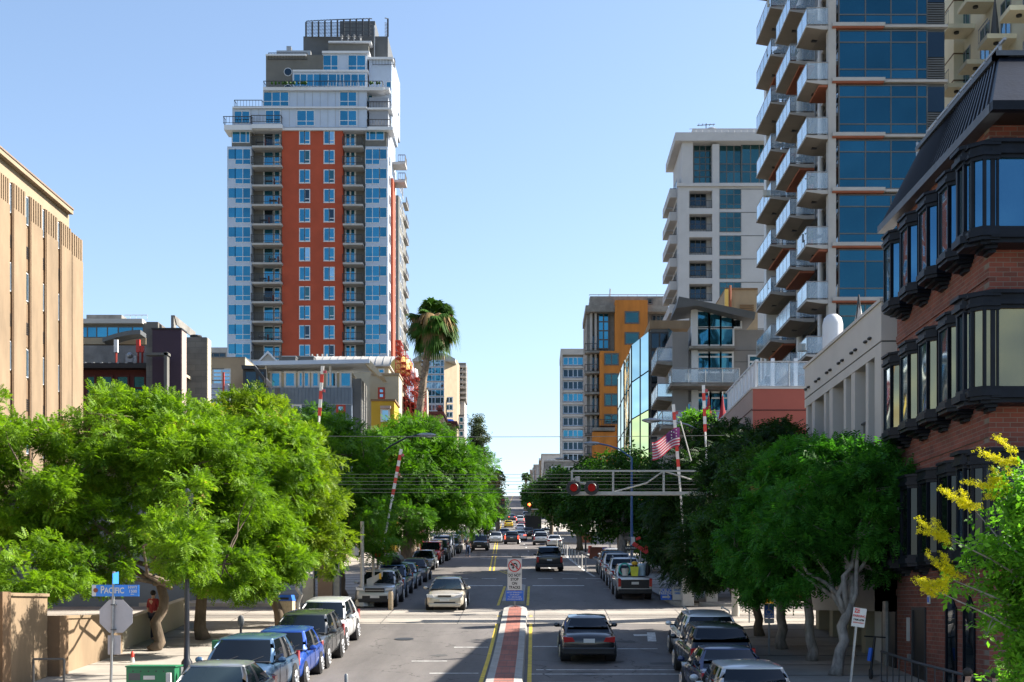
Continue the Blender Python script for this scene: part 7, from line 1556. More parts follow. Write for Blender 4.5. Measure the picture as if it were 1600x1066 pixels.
def median_sign():
    Y = 54.3; x = PX(804, Y); t = thing('traffic_sign', 'white no left or u-turn sign above do not stop on tracks board on the median', 'road sign', (x, Y, G(Y) + .15)); s = Y / F
    m = MB(); m.tube([(x, Y + .03, G(Y) + .1), (x, Y + .03, PZ(872, Y))], .03, M['galv'], 8); m.box(PX(800, Y), PX(814, Y), Y, Y + .05, PZ(872, Y), PZ(869.5, Y), M['darkgrey']); m.build('post', t)
    def panel(a, b, c, d, mt, nm): p = MB(); p.box(PX(a, Y), PX(c, Y), Y - .02, Y - .005, PZ(d, Y), PZ(b, Y), mt); return p.build(nm, t)
    p1 = panel(793, 873, 815.3, 895.3, M['signwh'], 'turn_panel'); p2 = panel(793, 896, 815.3, 922, M['signwh'], 'notice_panel'); p3 = panel(790.5, 923, 818, 939, M['signblue'], 'emergency_notice_panel')
    m = MB(); cx_, cz = x, PZ(884, Y); y = Y - .024
    stroke(m, [(cx_ + .10, cz - .14), (cx_ + .10, cz + .03), (cx_ + .05, cz + .09), (cx_ - .02, cz + .09), (cx_ - .06, cz + .03), (cx_ - .06, cz - .08)], .05, y, M['black']); m.prism([(cx_ - .13, cz - .06), (cx_ + .01, cz - .06), (cx_ - .06, cz - .15)], 'y', y, y + .003, M['black'])
    stroke(m, [(cx_ + .04, cz + .09), (cx_ - .12, cz + .04)], .05, y - .001, M['black']); m.prism([(cx_ - .10, cz + .11), (cx_ - .10, cz - .03), (cx_ - .19, cz + .04)], 'y', y - .001, y + .002, M['black']); m.build('turn_arrow', p1)
    m = MB(); ring(m, cx_, Y - .03, cz, .27, .045, M['signred']); stroke(m, [(cx_ - .17, cz + .17), (cx_ + .17, cz - .17)], .04, Y - .031, M['signred']); m.build('prohibition_ring', p1)
    for i, w_ in enumerate(('DO NOT', 'STOP', 'ON', 'TRACKS')): text(w_, .165, (x, Y - .022, PZ(899.3 + 6.3 * i, Y)), RX, M['black'], p2, sx=.78 if len(w_) > 4 else .85, bold=.006)
    for i, w_ in enumerate(('REPORT EMERGENCY', 'OR PROBLEM', 'TO 1-800-555-0100', 'CROSSING 026-087.9')): text(w_, .085, (x, Y - .022, PZ(926 + 3.5 * i, Y)), RX, M['signwh'], p3, sx=.8)
median_sign()
def street_name():
    Y = 29.5; x = PX(177, Y); g = G(Y)
    t = thing('stop_sign', 'back of an octagonal stop sign with a blue street name sign on top', 'road sign', (x, Y, g + .1)); m = MB(); m.tube([(x - .07, Y, g), (x, Y, PZ(930, Y)), (x + .015, Y, PZ(893, Y))], .032, M['galv'], 10); m.build('post', t)
    m = MB(); c = (PX(180.5, Y), PZ(963, Y)); r = 28 * Y / F; m.prism([(c[0] + r * math.cos(R(22.5 + 45 * k)), c[1] + r * math.sin(R(22.5 + 45 * k))) for k in range(8)], 'y', Y + .04, Y + .045, M['signgrey']); m.build('octagon_plate', t)
    m = MB()
    for zz in (945, 984): m.box(x - .05, x + .06, Y - .04, Y + .04, PZ(zz + 1, Y), PZ(zz - 1, Y), M['darkgrey'])
    m.build('clamp', t); m = MB(); m.box(PX(167.5, Y), PX(187.5, Y), Y + .04, Y + .045, PZ(1023, Y), PZ(993, Y), M['signgrey']); m.build('lower_plate', t, bevel=.0)
    m = MB(); m.box(PX(144, Y), PX(217.5, Y), Y - .02, Y - .0, PZ(932, Y), PZ(914, Y), M['streetblue']); m.box(PX(144, Y), PX(150.5, Y), Y - .023, Y - .0201, PZ(931.5, Y), PZ(914.5, Y), M['signwh']); m.lathe([(.052, 0), (.052, .004)], (PX(150, Y), Y - .03, PZ(922.5, Y)), M['rust'], 18, 'y'); p = m.build('name_panel', t)
    yy = Y - .024; text('P', .235, (PX(160.5, Y), yy, PZ(922.3, Y)), RX, M['signwh'], p, sx=.75, bold=.004); text('ACIFIC', .185, (PX(179, Y), yy, PZ(923.2, Y)), RX, M['signwh'], p, sx=.82, bold=.004); text('HWY', .1, (PX(208, Y), yy, PZ(918, Y)), RX, M['signwh'], p, bold=.001, sx=.9); text('1500', .095, (PX(208, Y), yy, PZ(924.2, Y)), RX, M['signwh'], p, bold=.001)
    m = MB(); stroke(m, [(PX(205, Y), PZ(928.6, Y)), (PX(210, Y), PZ(928.6, Y))], .012, yy, M['signwh']); m.prism([(PX(206, Y), PZ(927.4, Y)), (PX(206, Y), PZ(929.8, Y)), (PX(204, Y), PZ(928.6, Y))], 'y', yy, yy + .003, M['signwh']); m.build('arrow', p)
    m = MB(); m.add([(PX(180, Y), Y + .25, PZ(893, Y)), (PX(184, Y), Y - .35, PZ(897, Y)), (PX(184, Y), Y - .35, PZ(913, Y)), (PX(180, Y), Y + .25, PZ(912, Y)), (PX(180, Y) - .01, Y + .25, PZ(893, Y)), (PX(184, Y) - .01, Y - .35, PZ(897, Y)), (PX(184, Y) - .01, Y - .35, PZ(913, Y)), (PX(180, Y) - .01, Y + .25, PZ(912, Y))], [(0, 1, 2, 3), (7, 6, 5, 4), (0, 4, 5, 1), (3, 2, 6, 7), (1, 5, 6, 2), (0, 3, 7, 4)], M['streetblue']); m.build('cross_street_panel', t)
street_name()
def sign(name, label, px, Y, py0, py1, wpx, mt, lines=(), postm=None, yaw=0, cat='road sign', tm=None, tilt=0., sym=None):
    x = PX(px, Y); g = G(Y) + .12; h = (py1 - py0) * Y / F; wd = wpx * Y / F; z = PZ((py0 + py1) / 2, Y)
    t = thing(name, label, cat, (x, Y, g)); m = MB(); zt = z - h / 2 + .05 if sym == 'low' else z + h / 2
    m.tube([(x - tilt, Y + .03, g - .1), (x, Y + .03, zt)], .03, postm or M['galv'], 8); m.build('post', t)
    m = MB(); 
    m.box(x - wd / 2, x + wd / 2, Y - .012, Y, z - h / 2, z + h / 2, mt); p = m.build('panel', t)
    for (s_, fz, sz, tmx, sx) in lines: text(s_, sz, (x, Y - .015, z + h * (.5 - fz)), RX, tmx, p, sx=sx, bold=.002)
    if tilt:
        for o in (p,): pass
    return t, p, x, z, wd, h
t_, p_, x_, z_, w_, h_ = sign('parking_sign', 'blue disabled parking sign with grey plate on a post between the right trees', 1202, 40, 944, 966, 15, M['signblue'], [('ONLY', .86, .09, M['signwh'], 1)])
m = MB(); stroke(m, [(x_ - .02, z_ + .16), (x_ - .02, z_ + .02), (x_ + .07, z_ + .02), (x_ + .10, z_ - .08)], .025, 39.984, M['signwh']); ring(m, x_ - .02, 39.984, z_ - .02, .085, .02, M['signwh'], 18); m.ell((x_ - .02, 39.985, z_ + .185), (.025, .004, .025), M['signwh'], 8, 6); m.build('wheelchair_symbol', p_)
m = MB(); m.box(x_ - w_ / 2, x_ + w_ / 2, 39.99, 40, z_ - h_ / 2 - .16, z_ - h_ / 2 - .01, M['signgrey']); m.build('lower_plate', t_)
# leaning no parking sign
t_ = thing('parking_sign', 'white no parking sign with red lettering on a leaning grey post', 'road sign', (PX(1328, 29), 29, G(29) + .1)); Y = 29
m = MB(); m.tube([(PX(1325, Y), Y + .03, G(Y)), (PX(1340.5, Y), Y + .03, PZ(955, Y))], .03, M['galv'], 8); m.build('post', t_)
m = MB(); c = Vector((PX(1342, Y), 0, PZ(965, Y))); a = R(-8); hw, hh = .15, .215
m.prism([(c.x + math.cos(a) * u - math.sin(a) * v, c.z + math.sin(a) * u + math.cos(a) * v) for u, v in ((-hw, -hh), (hw, -hh), (hw, hh), (-hw, hh))], 'y', Y - .012, Y, M['signwh'])
m.prism([(c.x + math.cos(a) * u - math.sin(a) * v, c.z + math.sin(a) * u + math.cos(a) * v) for u, v in ((-hw * .8, hh * .45), (0, hh * .45), (0, hh * .93), (-hw * .8, hh * .93))], 'y', Y - .014, Y - .0121, M['signred']); p_ = m.build('panel', t_)
for s_, u, v, sz, mt in (('NO', -.06, .148, .1, M['signwh']), ('PARKING', 0, .03, .075, M['signred']), ('7AM-6PM', 0, -.055, .07, M['black']), ('EXCEPT SUNDAY', 0, -.12, .035, M['signred'])):
    text(s_, sz, (c.x + math.cos(a) * u - math.sin(a) * v, Y - .017, c.z + math.sin(a) * u + math.cos(a) * v), (R(90), -a, 0), mt, p_, bold=.001, sx=.9)
# yellow warning boards half hidden in the trees
for i, (lab, px, Y, a, b, wd, ln) in enumerate((('small yellow board with black lettering among the right tree trunks', 1171, 49, 922, 934, 25, [('DETOUR', .5, .16, M['black'], 1)]), ('square yellow and black board behind the tree right of the small yellow one', 1195, 50, 913, 943, 27, []))):
    t_, p_, x_, z_, w_, h_ = sign('warning_board', lab, px, Y, a, b, wd, M['signyel'], ln)
    if i: m = MB(); m.box(x_ - .26, x_ + .33, Y - .02, Y - .013, z_ - .2, z_ + .08, M['black']); m.build('dark_field', p_)
t_, p_, x_, z_, w_, h_ = sign('traffic_sign', 'square no left turn sign before the orange planters at the side street', 954, 104, 825, 838, 12, M['signwh']); m = MB(); ring(m, x_, 103.98, z_, .29, .05, M['signred'], 20); stroke(m, [(x_ - .19, z_ + .19), (x_ + .19, z_ - .19)], .045, 103.978, M['signred']); stroke(m, [(x_ + .1, z_ - .15), (x_ + .1, z_ + .05), (x_ - .12, z_ + .07)], .05, 103.982, M['black']); m.build('prohibition_ring', p_)
sign('lane_sign', 'small pale board on the blue lamp pole above the pickups', 989, 73.5, 839, 851, 6, M['signwh'])
t_, p_, x_, z_, w_, h_ = sign('one_way_sign', 'black one way plate beside the red cross-shaped railway sign', 986, 66, 853, 860, 15, M['black'], [('ONE WAY', .5, .14, M['signwh'], .9)])
t_ = thing('crossbuck_sign', 'red lozenge railway sign seen in the dark tree right of the pickups', 'road sign', (PX(1003, 64), 64, G(64))); Y = 64; m = MB(); x, z = PX(1001, Y), PZ(853, Y); stroke(m, [(x - .34, z + .1), (x + .3, z - .32)], .2, Y, M['signred']); stroke(m, [(x - .2, z + .34), (x - .05, z + .4)], .14, Y - .01, M['signred']); stroke(m, [(x + .3, z - .3), (x + .28, z + .0)], .16, Y - .012, M['signred']); m.build('plate', t_); m = MB(); m.tube([(x, Y + .03, G(Y)), (x, Y + .03, z)], .03, M['galv'], 6); m.build('post', t_)
for i, (px, Y) in enumerate(((952, 118), (901, 160))):
    t_ = thing('cafe_umbrella', ['closed red cafe umbrella at the restaurant terrace', 'red round sign among the far restaurant trees'][i], ['parasol', 'sign'][i], (PX(px, Y), Y, G(Y))); m = MB()
    if i == 0: m.lathe([(1.1, 0), (.1, .5), (.02, .55)], (PX(px, Y), Y, PZ(823, Y)), M['signred'], 8); m.tube([(PX(px, Y), Y, G(Y)), (PX(px, Y), Y, PZ(822, Y))], .04, M['galv'], 6)
    else: m.lathe([(.42, 0), (.42, .04)], (PX(px, Y), Y, PZ(821, Y)), M['signred'], 16, 'y'); m.tube([(PX(px, Y), Y + .05, G(Y)), (PX(px, Y), Y + .05, PZ(818, Y))], .04, M['galv'], 6); m.box(PX(895, Y), PX(906, Y), Y, Y + .03, PZ(828, Y), PZ(822, Y), M['signwh'])
    m.build('canopy' if i == 0 else 'panel', t_)
# pavement boards
def aboard(label, px, Y, wpx, py0, py1, mt, lines, arrow=False):
    x = PX(px, Y); wd = wpx * Y / F / 2; z0 = G(Y) + .14; z1 = PZ(py0, Y); t = thing('pavement_board', label, 'pavement sign', (x, Y, z0), 'boards standing on the right pavement'); m = MB()
    m.add([(x - wd, Y, z0), (x + wd, Y, z0), (x + wd, Y + .22, z1), (x - wd, Y + .22, z1), (x - wd, Y + .03, z0), (x + wd, Y + .03, z0), (x + wd, Y + .25, z1), (x - wd, Y + .25, z1)], [(0, 1, 2, 3), (7, 6, 5, 4), (0, 3, 7, 4), (1, 5, 6, 2), (3, 2, 6, 7)], mt)
    p = m.build('front_panel', t); m = MB(); m.add([(x - wd, Y + .6, z0), (x + wd, Y + .6, z0), (x + wd, Y + .3, z1), (x - wd, Y + .3, z1)], [(0, 1, 2, 3)], M['darkgrey']); m.build('back_panel', t)
    h = z1 - z0; tl = math.atan2(.22, h)
    for s_, f, sz, tm in lines: text(s_, sz, (x, Y + .22 * (1 - f) - .012, z1 - h * f), (R(90) - tl, 0, 0), tm, p, sx=.8, bold=.004)
    if arrow: m = MB(); zz = z1 - h * .74; stroke(m, [(x - wd * .6, zz), (x + wd * .3, zz)], .09, Y + .03, M['signwh']); m.prism([(x + wd * .25, zz - .12), (x + wd * .25, zz + .12), (x + wd * .8, zz)], 'y', Y + .03, Y + .034, M['signwh']); m.build('arrow', p)
aboard('blue public parking board with white arrow on the right pavement', 1041, 58.5, 17, 920, 944, M['signblue'], [('PUBLIC', .18, .2, M['signwh']), ('PARKING', .42, .19, M['signwh'])], True)
aboard('white notice board right of the blue public parking board', 1059, 58.5, 16, 917, 946, M['signwh'], [('VALET', .25, .14, M['streetblue']), ('OPEN', .5, .12, M['streetblue'])])
t_ = thing('pavement_board', 'tiny white pavement board with dark feet right of the two large boards', 'pavement sign', (PX(1086, 55), 55, G(55)), 'boards standing on the right pavement'); m = MB(); Y = 57; m.box(PX(1081, Y), PX(1091, Y), Y, Y + .04, PZ(948, Y), PZ(940, Y), M['signwh']); m.build('panel', t_); m = MB(); m.tube([(PX(1086, Y), Y + .05, G(Y)), (PX(1086, Y), Y + .05, PZ(944, Y))], .03, M['galv'], 6); m.box(PX(1080, Y), PX(1092, Y), Y - .1, Y + .2, G(Y) + .12, G(Y) + .2, M['black']); m.build('base', t_)
# bollards along the buffer, short posts
rs9 = np.random.default_rng(9)
for i, y in enumerate(np.linspace(86, 148, 15)):
    x = 3.45 - (y - 86) * .022; m = MB(); m.lathe([(.13, 0), (.12, .05), (.05, .07), (.05, .95), (.03, 1.0)], (x, y, G(y) + .004), M['signwh'], 10); o = m.build('bollard', None, label='thin white lane post in the line right of the black pickup', cat='bollard', group='white lane posts beside the buffer line')
for nm, lab, px, Y, w_, py0, py1, mt in (('bollard', 'beige concrete post before the silver estate at the left corner', 610.5, 54.6, 8, 924, 955, 'tanbin'), ('bollard', 'grey-green metal post standing in the road at the bottom edge', 541, 33.2, 6, 1053, 1085, 'galv')):
    m = MB(); r = w_ * Y / F / 2; z0 = G(Y) + .02; z1 = PZ(py0, Y); m.lathe([(r, 0), (r, (z1 - z0) * .88), (r * .7, z1 - z0)], (PX(px, Y), Y, z0), M[mt], 14); m.build(nm, None, label=lab, cat='bollard', smooth='auto')
# litter bin, cabinets, hydrant
def bin_():
    Y = 47.5; x = PX(443, Y) ; g = G(Y) + .14; t = thing('litter_bin', 'tan square litter bin with blue lid behind the white parked suv', 'bin', (x, Y, g)); m = MB(); m.box(x - .33, x + .33, Y, Y + .6, g, g + 1.0, M['tanbin']); m.build('body', t, bevel=.02); m = MB(); m.prism([(x - .34, g + 1.0), (x + .34, g + 1.0), (x + .28, g + 1.22), (x - .28, g + 1.22)], 'y', Y - .02, Y + .62, M['signblue']); m.box(x - .2, x + .2, Y - .03, Y, g + 1.04, g + 1.12, M['black']); m.build('lid', t)
    Y = 56.5; x = PX(508, Y); g = G(Y) + .1; t = thing('signal_cabinet', 'tall brown control cabinet left of the pale railway mast', 'cabinet', (x, Y, g)); m = MB(); m.box(x - .33, x + .33, Y, Y + .7, g, g + 1.75, M['brownbox']); m.build('body', t, bevel=.02); m = MB(); m.box(x + .34, x + .62, Y + .1, Y + .6, g, g + 1.6, M['galv']); m.build('side_box', t)
    Y = 49; x = PX(466, Y); g = G(Y) + .1; t = thing('signal_bell', 'curled white crossing bell post above the white parked suv', 'signal', (x, Y, g)); m = MB(); m.tube([(x, Y, g), (x, Y, g + .8), (x + .12, Y, g + 1.1), (x - .05, Y, g + 1.35), (x - .1, Y, g + 1.9)], .07, M['polewh'], 8); m.box(x - .3, x + .1, Y - .1, Y + .1, g + 1.5, g + 2.0, M['polewh']); m.build('post', t)
    Y = 30; x0, x1 = PX(197, Y), PX(273, Y); g = G(Y) + .1; t = thing('utility_cabinet', 'green utility cabinet at the bottom edge beside the stop sign', 'cabinet', ((x0 + x1) / 2, Y, g)); m = MB(); m.box(x0, x1, Y, Y + .6, g, PZ(1043, Y), M['utilgreen']); m.box(x0 - .02, x1 + .03, Y - .03, Y + .63, PZ(1043, Y), PZ(1040.5, Y), M['utilgreen']); m.build('body', t, bevel=.01); m = MB(); m.box(PX(224, Y), PX(242, Y), Y - .006, Y - .001, PZ(1062, Y), PZ(1056, Y), M['signwh']); m.build('sticker', t)
    m = MB(); m.box(PX(201, Y), PX(219, Y), Y - .004, Y, PZ(1063, Y), PZ(1052, Y), M['darkgrey']); m.build('vent', t); m = MB(); m.box(PX(263, Y), PX(270, Y), Y - .2, Y - .1, g, PZ(1051, Y), M['signwh']); m.build('corner_post', t)
    m = MB(); 
    for i in range(5): m.lathe([(.018, 0), (.018, .01)], (PX(208 + 12 * i, Y), Y - .012, PZ(1049, Y)), M['dkmetal'], 8, 'y')
    m.build('bolt', t)
    m = MB(); m.box(PX(276, Y + .4), PX(283, Y + .4), Y + .4, Y + .6, g, PZ(1044, Y), M['galv']); m.build('marker_post', None, label='short grey marker post right of the green cabinet', cat='post')
    Y = 35.5; x = PX(345, Y); g = G(Y) + .1; m = MB(); m.box(x - .25, x + .1, Y, Y + .5, g, g + .95, M['utilgreen']); m.box(x + .1, x + .3, Y, Y + .5, g, g + .85, M['signblue']); m.build('newspaper_box', None, label='green and blue street box behind the grey and steel blue cars', cat='street box')
    Y = 38; x = PX(207, Y); g = G(Y) + .14; m = MB(); m.lathe([(.07, 0), (.06, .05), (.045, .16)], (x, Y, g), M['signwh'], 12); m.lathe([(.046, .16), (.05, .3), (.02, .34)], (x, Y, g), M['gred'], 12); m.build('fire_hydrant', None, label='small red and white hydrant on the left pavement', cat='hydrant', smooth='auto')
    for i, (px, Y, w__, h_, c) in enumerate(((935, 108, 1.5, .9, 'rust'), (914, 128 + 24, 1.6, 1.0, 'rust'), (951, 100, .9, 1.1, 'signblue'), (860 + 62, 118, .3, .7, 'gred'))):
        x = PX(px, Y); m = MB(); g = G(Y); m.prism([(x - w__ / 2, g), (x + w__ / 2, g), (x + w__ * .46, g + h_), (x - w__ * .46, g + h_)], 'y', Y, Y + .8, M[c]); m.box(x - w__ / 2, x + w__ / 2, Y - .05, Y + .85, g + h_, g + h_ + .08, M[c]); m.build('planter', None, label=['orange-brown planter at the near corner of the side street', 'orange planter at the far corner of the side street', 'blue street box beside the near orange planter', 'small red post in front of the near planter'][i], cat=['planter', 'planter', 'street box', 'bollard'][i])
bin_()
# black lamp post on the left, iron gate frame
t_ = thing('lamp_post', 'slender black lamp post between the two large left trees', 'lamp post', (PX(292, 34.7), 34.7, G(34.7))); m = MB(); Y = 34.7; x = PX(292, Y); m.lathe([(.17, 0), (.15, .45), (.085, .55), (.07, 1.2), (.06, 4.6)], (x, Y, G(Y) + .1), M['blackpole'], 14); m.build('pole', t_, smooth='auto'); m = MB(); m.lathe([(.05, 0), (.16, .12), (.18, .4), (.04, .55)], (x, Y, G(Y) + 4.7), M['blackpole'], 12); m.build('lantern', t_)
t_ = thing('meter_post', 'thin dark parking meter post behind the grey parked car', 'parking meter', (PX(358, 37), 37, G(37))); m = MB(); Y = 37.5; x = -8.6; m.tube([(x, Y, G(Y)), (x, Y, G(Y) + 1.25)], .035, M['blackpole'], 8); m.build('post', t_); m = MB(); m.ell((x, Y, G(Y) + 1.42), (.1, .07, .18), M['darkgrey'], 10, 8); m.build('meter_head', t_)
t_ = thing('bike_rack', 'low dark metal frame against the beige wall at the lower left', 'rack', (PX(75, 30), 30, G(30))); m = MB(); Y = 31
for px in (52, 100): m.tube([(PX(px, Y), Y, G(Y)), (PX(px, Y), Y, PZ(1030, Y))], .03, M['dkmetal'], 6)
m.tube([(PX(52, Y), Y, PZ(1030, Y)), (PX(100, Y), Y, PZ(1030, Y))], .03, M['dkmetal'], 6); m.build('frame', t_)
t_ = thing('wall_lamp', 'small dark wall lamp on the beige boundary wall', 'lamp', (-15.2, 30.5, 1)); m = MB(); m.box(-15.3, -15.1, 38.0, 38.2, G(38) + 1.2, G(38) + 1.5, M['black']); m.build('housing', t_)
# scooter, cafe railing and stools on the right pavement
def scooter():
    Y = 34.3; x = PX(1360, Y) + .0; g = G(Y) + .16; t = thing('electric_scooter', 'black and blue kick scooter parked by the cream building', 'scooter', (x, Y, g))
    m = MB(); m.tube([(x - .1, Y - .45, g + .14), (x + .12, Y + .4, g + .14)], .06, M['black'], 6); m.tube([(x + .12, Y + .4, g + .16), (x + .2, Y + .3, g + 1.1)], .035, M['black'], 8); m.build('frame', t)
    m = MB(); m.tube([(x - .1, Y + .25, g + 1.12), (x + .5, Y + .35, g + 1.08)], .022, M['black'], 6); m.build('handlebar', t); m = MB(); m.tube([(x + .06, Y + .36, g + .45), (x + .1, Y + .33, g + .8)], .06, M['signblue'], 8); m.build('battery_case', t)
    for yy, xx in ((-.5, -.12), (.45, .13)): m = MB(); m.lathe([(.12, -.03), (.12, .03)], (x + xx, Y + yy, g + .12), M['tyre'], 14, 'x'); m.build('wheel', t)
scooter()
t_ = thing('cafe_railing', 'black pavement railing at the foot of the brick building', 'railing', (8.6, 29, G(29))); m = MB(); railing(m, [(9.0, 33.2, G(33.2) + .14), (9.0, 30, G(30) + .14), (9.3, 26, G(26) + .14)], .85, M['dkmetal'], step=.5, t=.035); m.build('frame', t_)
# overhead wires
def wires():
    for i, (Y, py, x0, x1, lab) in enumerate(((56, 682, PX(756, 56) - 14, 12, 'single overhead wire crossing the sky above the street'), (50.9, 741, -26, 26, 'topmost tram wire of the low bundle over the crossing'), (50.9, 746.5, -26, 26, 'second tram wire of the low bundle'), (50.9, 752, -26, 26, 'third tram wire of the low bundle'), (53.6, 757, -26, 26, 'fourth tram wire of the low bundle'), (53.6, 764, -26, 26, 'fifth tram wire of the low bundle'), (53.6, 769.5, -26, 26, 'lowest tram wire of the low bundle'))):
        z = PZ(py, Y); m = MB(); n = 14; m.tube([(x0 + (x1 - x0) * k / n, Y, z + .06 * ((2 * k / n - 1) ** 2 - .2) * (1 if i else 2)) for k in range(n + 1)], .007 if i else .012, M['darkgrey'], 4); m.build('overhead_wire', None, label=lab, cat='wire', group='overhead wires')
wires()
# traffic signals far up the street
def tsignal(label, px, py, Y, arm, on, base_px, gname='traffic signals up the street'):
    t = thing('traffic_signal', label, 'traffic light', (PX(base_px, Y), Y, G(Y)), gname); x, z = PX(px, Y), PZ(py, Y); m = MB(); m.box(x - .22, x + .22, Y - .15, Y + .1, z - .55, z + .55, M['black']); h = m.build('signal_head', t)
    for k, c in enumerate(((.5, .02, .01), (.3, .18, .01), (.01, .2, .05))):
        m = MB(); mt = mat('lit_red_signal', (.9, .06, .01), .3, 0, emit=(1, .1, .02), est=5) if (on and k == 0) else mat('unlit_lens_%d' % k, tuple(q * .3 for q in c), .3); m.lathe([(.13 if not (on and k == 0) else .17, 0), (.12, -.05)], (x, Y - .16, z + .35 - .35 * k), mt, 12, 'y'); m.build('lens', h)
    m = MB(); m.tube([(PX(base_px, Y), Y, G(Y)), (PX(base_px, Y), Y, PZ(arm, Y))], .1, M['galv'], 8); m.tube([(PX(base_px, Y), Y, PZ(arm, Y)), (x, Y, PZ(arm, Y))], .06, M['galv'], 6); m.build('mast', t)
tsignal('dark traffic signal at the left edge of the hill road', 785.5, 786, 150, 782, False, 744)
tsignal('traffic signal showing red over the right lanes', 827, 793, 160, 796, True, 872)
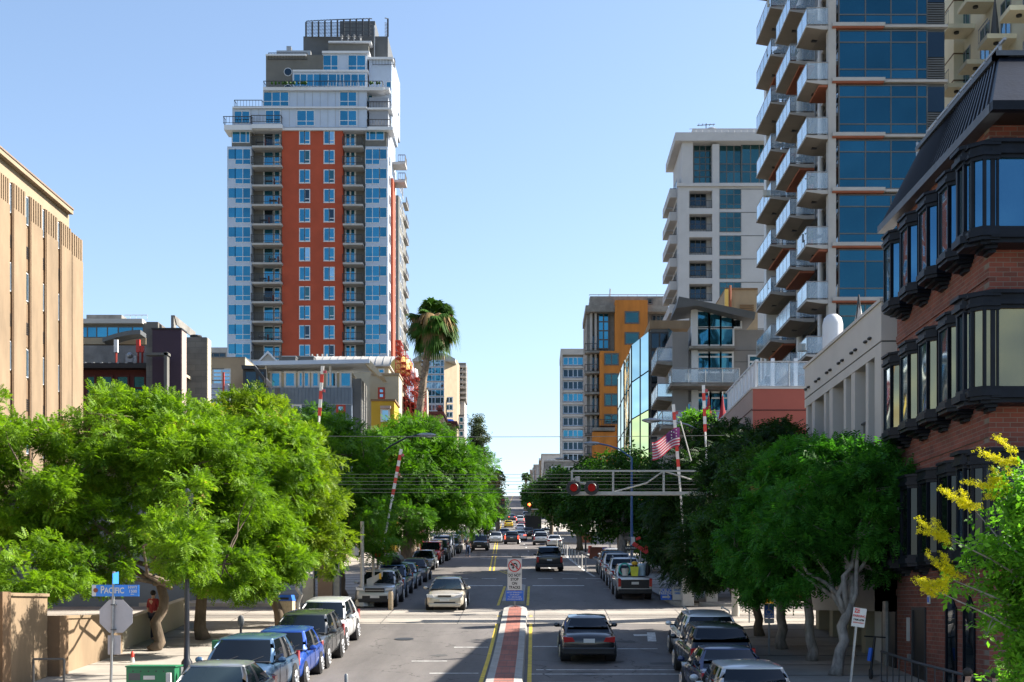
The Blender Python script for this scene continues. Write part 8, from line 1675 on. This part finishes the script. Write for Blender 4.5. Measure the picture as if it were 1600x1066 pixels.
# ================================================================ people
def person(label, loc, pose='stand', shirt=(.03, .03, .035), trousers=(.04, .05, .09), h=1.75, yaw=0., group=None, hair=True):
    t = thing('person', label, 'person', loc, group); k = h / 1.75
    if pose == 'sit':
        J = {'pel': (0, 0, .5), 'sp': (0, .03, .72), 'ch': (0, .03, .92), 'nk': (0, .02, 1.06), 'hd': (0, -.01, 1.2), 'shL': (.18, .02, .98), 'elL': (.24, -.08, .74), 'haL': (.16, -.3, .74), 'shR': (-.18, .02, .98), 'elR': (-.25, -.06, .74), 'haR': (-.12, -.3, .76), 'hpL': (.1, 0, .5), 'knL': (.12, -.42, .5), 'anL': (.12, -.4, .08), 'toL': (.12, -.56, .04), 'hpR': (-.1, 0, .5), 'knR': (-.12, -.42, .5), 'anR': (-.13, -.38, .08), 'toR': (-.13, -.54, .04)}
    else:
        J = {'pel': (0, 0, .93), 'sp': (0, .01, 1.12), 'ch': (0, .02, 1.32), 'nk': (0, .02, 1.5), 'hd': (0, 0, 1.63), 'shL': (.19, .02, 1.42), 'elL': (.25, .03, 1.14), 'haL': (.24, -.07, .88), 'shR': (-.19, .02, 1.42), 'elR': (-.27, -.02, 1.16), 'haR': (-.16, -.22, 1.28), 'hpL': (.1, 0, .9), 'knL': (.12, -.08, .5), 'anL': (.11, -.02, .08), 'toL': (.12, -.17, .03), 'hpR': (-.1, 0, .9), 'knR': (-.1, .02, .5), 'anR': (-.11, .14, .1), 'toR': (-.12, .0, .03)}
    def skin(name, chain, edges, rad, mt):
        me = bpy.data.meshes.new(name); idx = {n: i for i, n in enumerate(chain)}; me.from_pydata([tuple(c * k for c in J[n]) for n in chain], [(idx[a], idx[b]) for a, b in edges], []); me.materials.append(mt)
        o = bpy.data.objects.new(name, me); COL.objects.link(o); o.parent = t; md = o.modifiers.new('s', 'SKIN'); md.use_smooth_shade = True
        for i, n in enumerate(chain): me.skin_vertices[0].data[i].radius = (rad[n][0] * k, rad[n][1] * k)
        me.skin_vertices[0].data[0].use_root = True; sb = o.modifiers.new('ss', 'SUBSURF'); sb.levels = 1; sb.render_levels = 2; return o
    E = [('pel', 'sp'), ('sp', 'ch'), ('ch', 'nk'), ('nk', 'hd'), ('ch', 'shL'), ('shL', 'elL'), ('elL', 'haL'), ('ch', 'shR'), ('shR', 'elR'), ('elR', 'haR'), ('pel', 'hpL'), ('hpL', 'knL'), ('knL', 'anL'), ('anL', 'toL'), ('pel', 'hpR'), ('hpR', 'knR'), ('knR', 'anR'), ('anR', 'toR')]
    rd = dict(pel=(.13, .1), sp=(.12, .09), ch=(.14, .1), nk=(.05, .05), hd=(.07, .08), shL=(.06, .06), elL=(.042, .042), haL=(.03, .03), shR=(.06, .06), elR=(.042, .042), haR=(.03, .03), hpL=(.09, .09), knL=(.06, .06), anL=(.04, .04), toL=(.035, .03), hpR=(.09, .09), knR=(.06, .06), anR=(.04, .04), toR=(.035, .03))
    skin('body', list(J), E, rd, M['skin'])
    J2 = ['sp', 'pel', 'ch', 'shL', 'elL', 'shR', 'elR']; skin('shirt', J2, [('sp', 'pel'), ('sp', 'ch'), ('ch', 'shL'), ('shL', 'elL'), ('ch', 'shR'), ('shR', 'elR')], {n: (rd[n][0] + .018, rd[n][1] + .018) for n in J2}, mat('shirt_%d' % int(1000 * sum(shirt) + shirt[0] * 97), shirt, .85, .1, 8))
    J3 = ['pel', 'hpL', 'knL', 'anL', 'hpR', 'knR', 'anR']; skin('trousers', J3, [('pel', 'hpL'), ('hpL', 'knL'), ('knL', 'anL'), ('pel', 'hpR'), ('hpR', 'knR'), ('knR', 'anR')], {n: (rd[n][0] + .015, rd[n][1] + .015) for n in J3}, mat('trousers_%d' % int(1000 * sum(trousers)), trousers, .85, .1, 8))
    hd = Vector(J['hd']) * k
    if hair: m = MB(); off = Vector(t.location); m.ell(tuple(off + hd + Vector((0, .025, .045))), (.095 * k, .105 * k, .1 * k), M['hair'], 12, 8); m.build('hair', t, smooth=True)
    m = MB(); off = Vector(t.location); f = off + hd; m.ell(tuple(f + Vector((0, -.085, -.01))), (.014, .02, .022), M['skin'], 8, 6)
    m.build('nose', t)
    for s in (-1, 1): m = MB(); m.ell(tuple(f + Vector((s * .032, -.078, .02))), (.012, .008, .008), M['black'], 8, 6); m.build('eye', t)
    for hn, dr in (('haL', (0, -.3, -1)), ('haR', (.1, -.4, .9)) if pose == 'stand' else ('haR', (0, -1, -.2))):
        hh = off + Vector(J[hn]) * k; d = Vector(dr).normalized(); sd_ = d.cross(Vector((1, .2, 0))).normalized(); m = MB(); m.ell(tuple(hh + d * .04), (.035, .03, .045), M['skin'], 8, 6)
        for q in range(4): a = hh + d * .07 + sd_ * (.018 * (q - 1.5)); m.tube([a, a + d * .035, a + d * (.06 + .008 * (q in (1, 2))) + Vector((0, -.012, 0))], .0085, M['skin'], 5)
        a = hh + d * .03 + sd_ * .035; m.tube([a, a + d * .03 + sd_ * .02, a + d * .05 + sd_ * .02], .009, M['skin'], 5); m.build('hand', t)
    t.rotation_euler = (0, 0, yaw); return t
person('person in dark vest and blue jeans standing in the street by the oncoming suv', (PX(731, 112), 112, G(112)), shirt=(.02, .018, .02), trousers=(.06, .09, .16), yaw=.5, h=1.8)
person('person in red shirt walking on the left pavement behind the leaning tree trunk', (PX(240, 43.5), 43.5, G(43.5) + .16), shirt=(.22, .015, .02), trousers=(.02, .025, .05), yaw=2.6, h=1.7)
person('pedestrian at the left kerb beside the parked suvs far up the street', (PX(722, 135), 135, G(135)), shirt=(.3, .25, .18), trousers=(.2, .17, .12), yaw=3.0, h=1.7)
person('dark haired person seated at the bottom edge before the brick building', (PX(1513, 26), 26, -2.62), 'sit', shirt=(.02, .02, .02), yaw=.6)
person('grey haired seated person at the bottom edge, middle of the three diners', (PX(1555, 25.5), 25.5, -2.62), 'sit', shirt=(.3, .3, .32), yaw=2.5)
person('seated person nearest the lower right corner', (PX(1590, 25.2), 25.2, -2.62), 'sit', shirt=(.2, .05, .04), yaw=-.6)
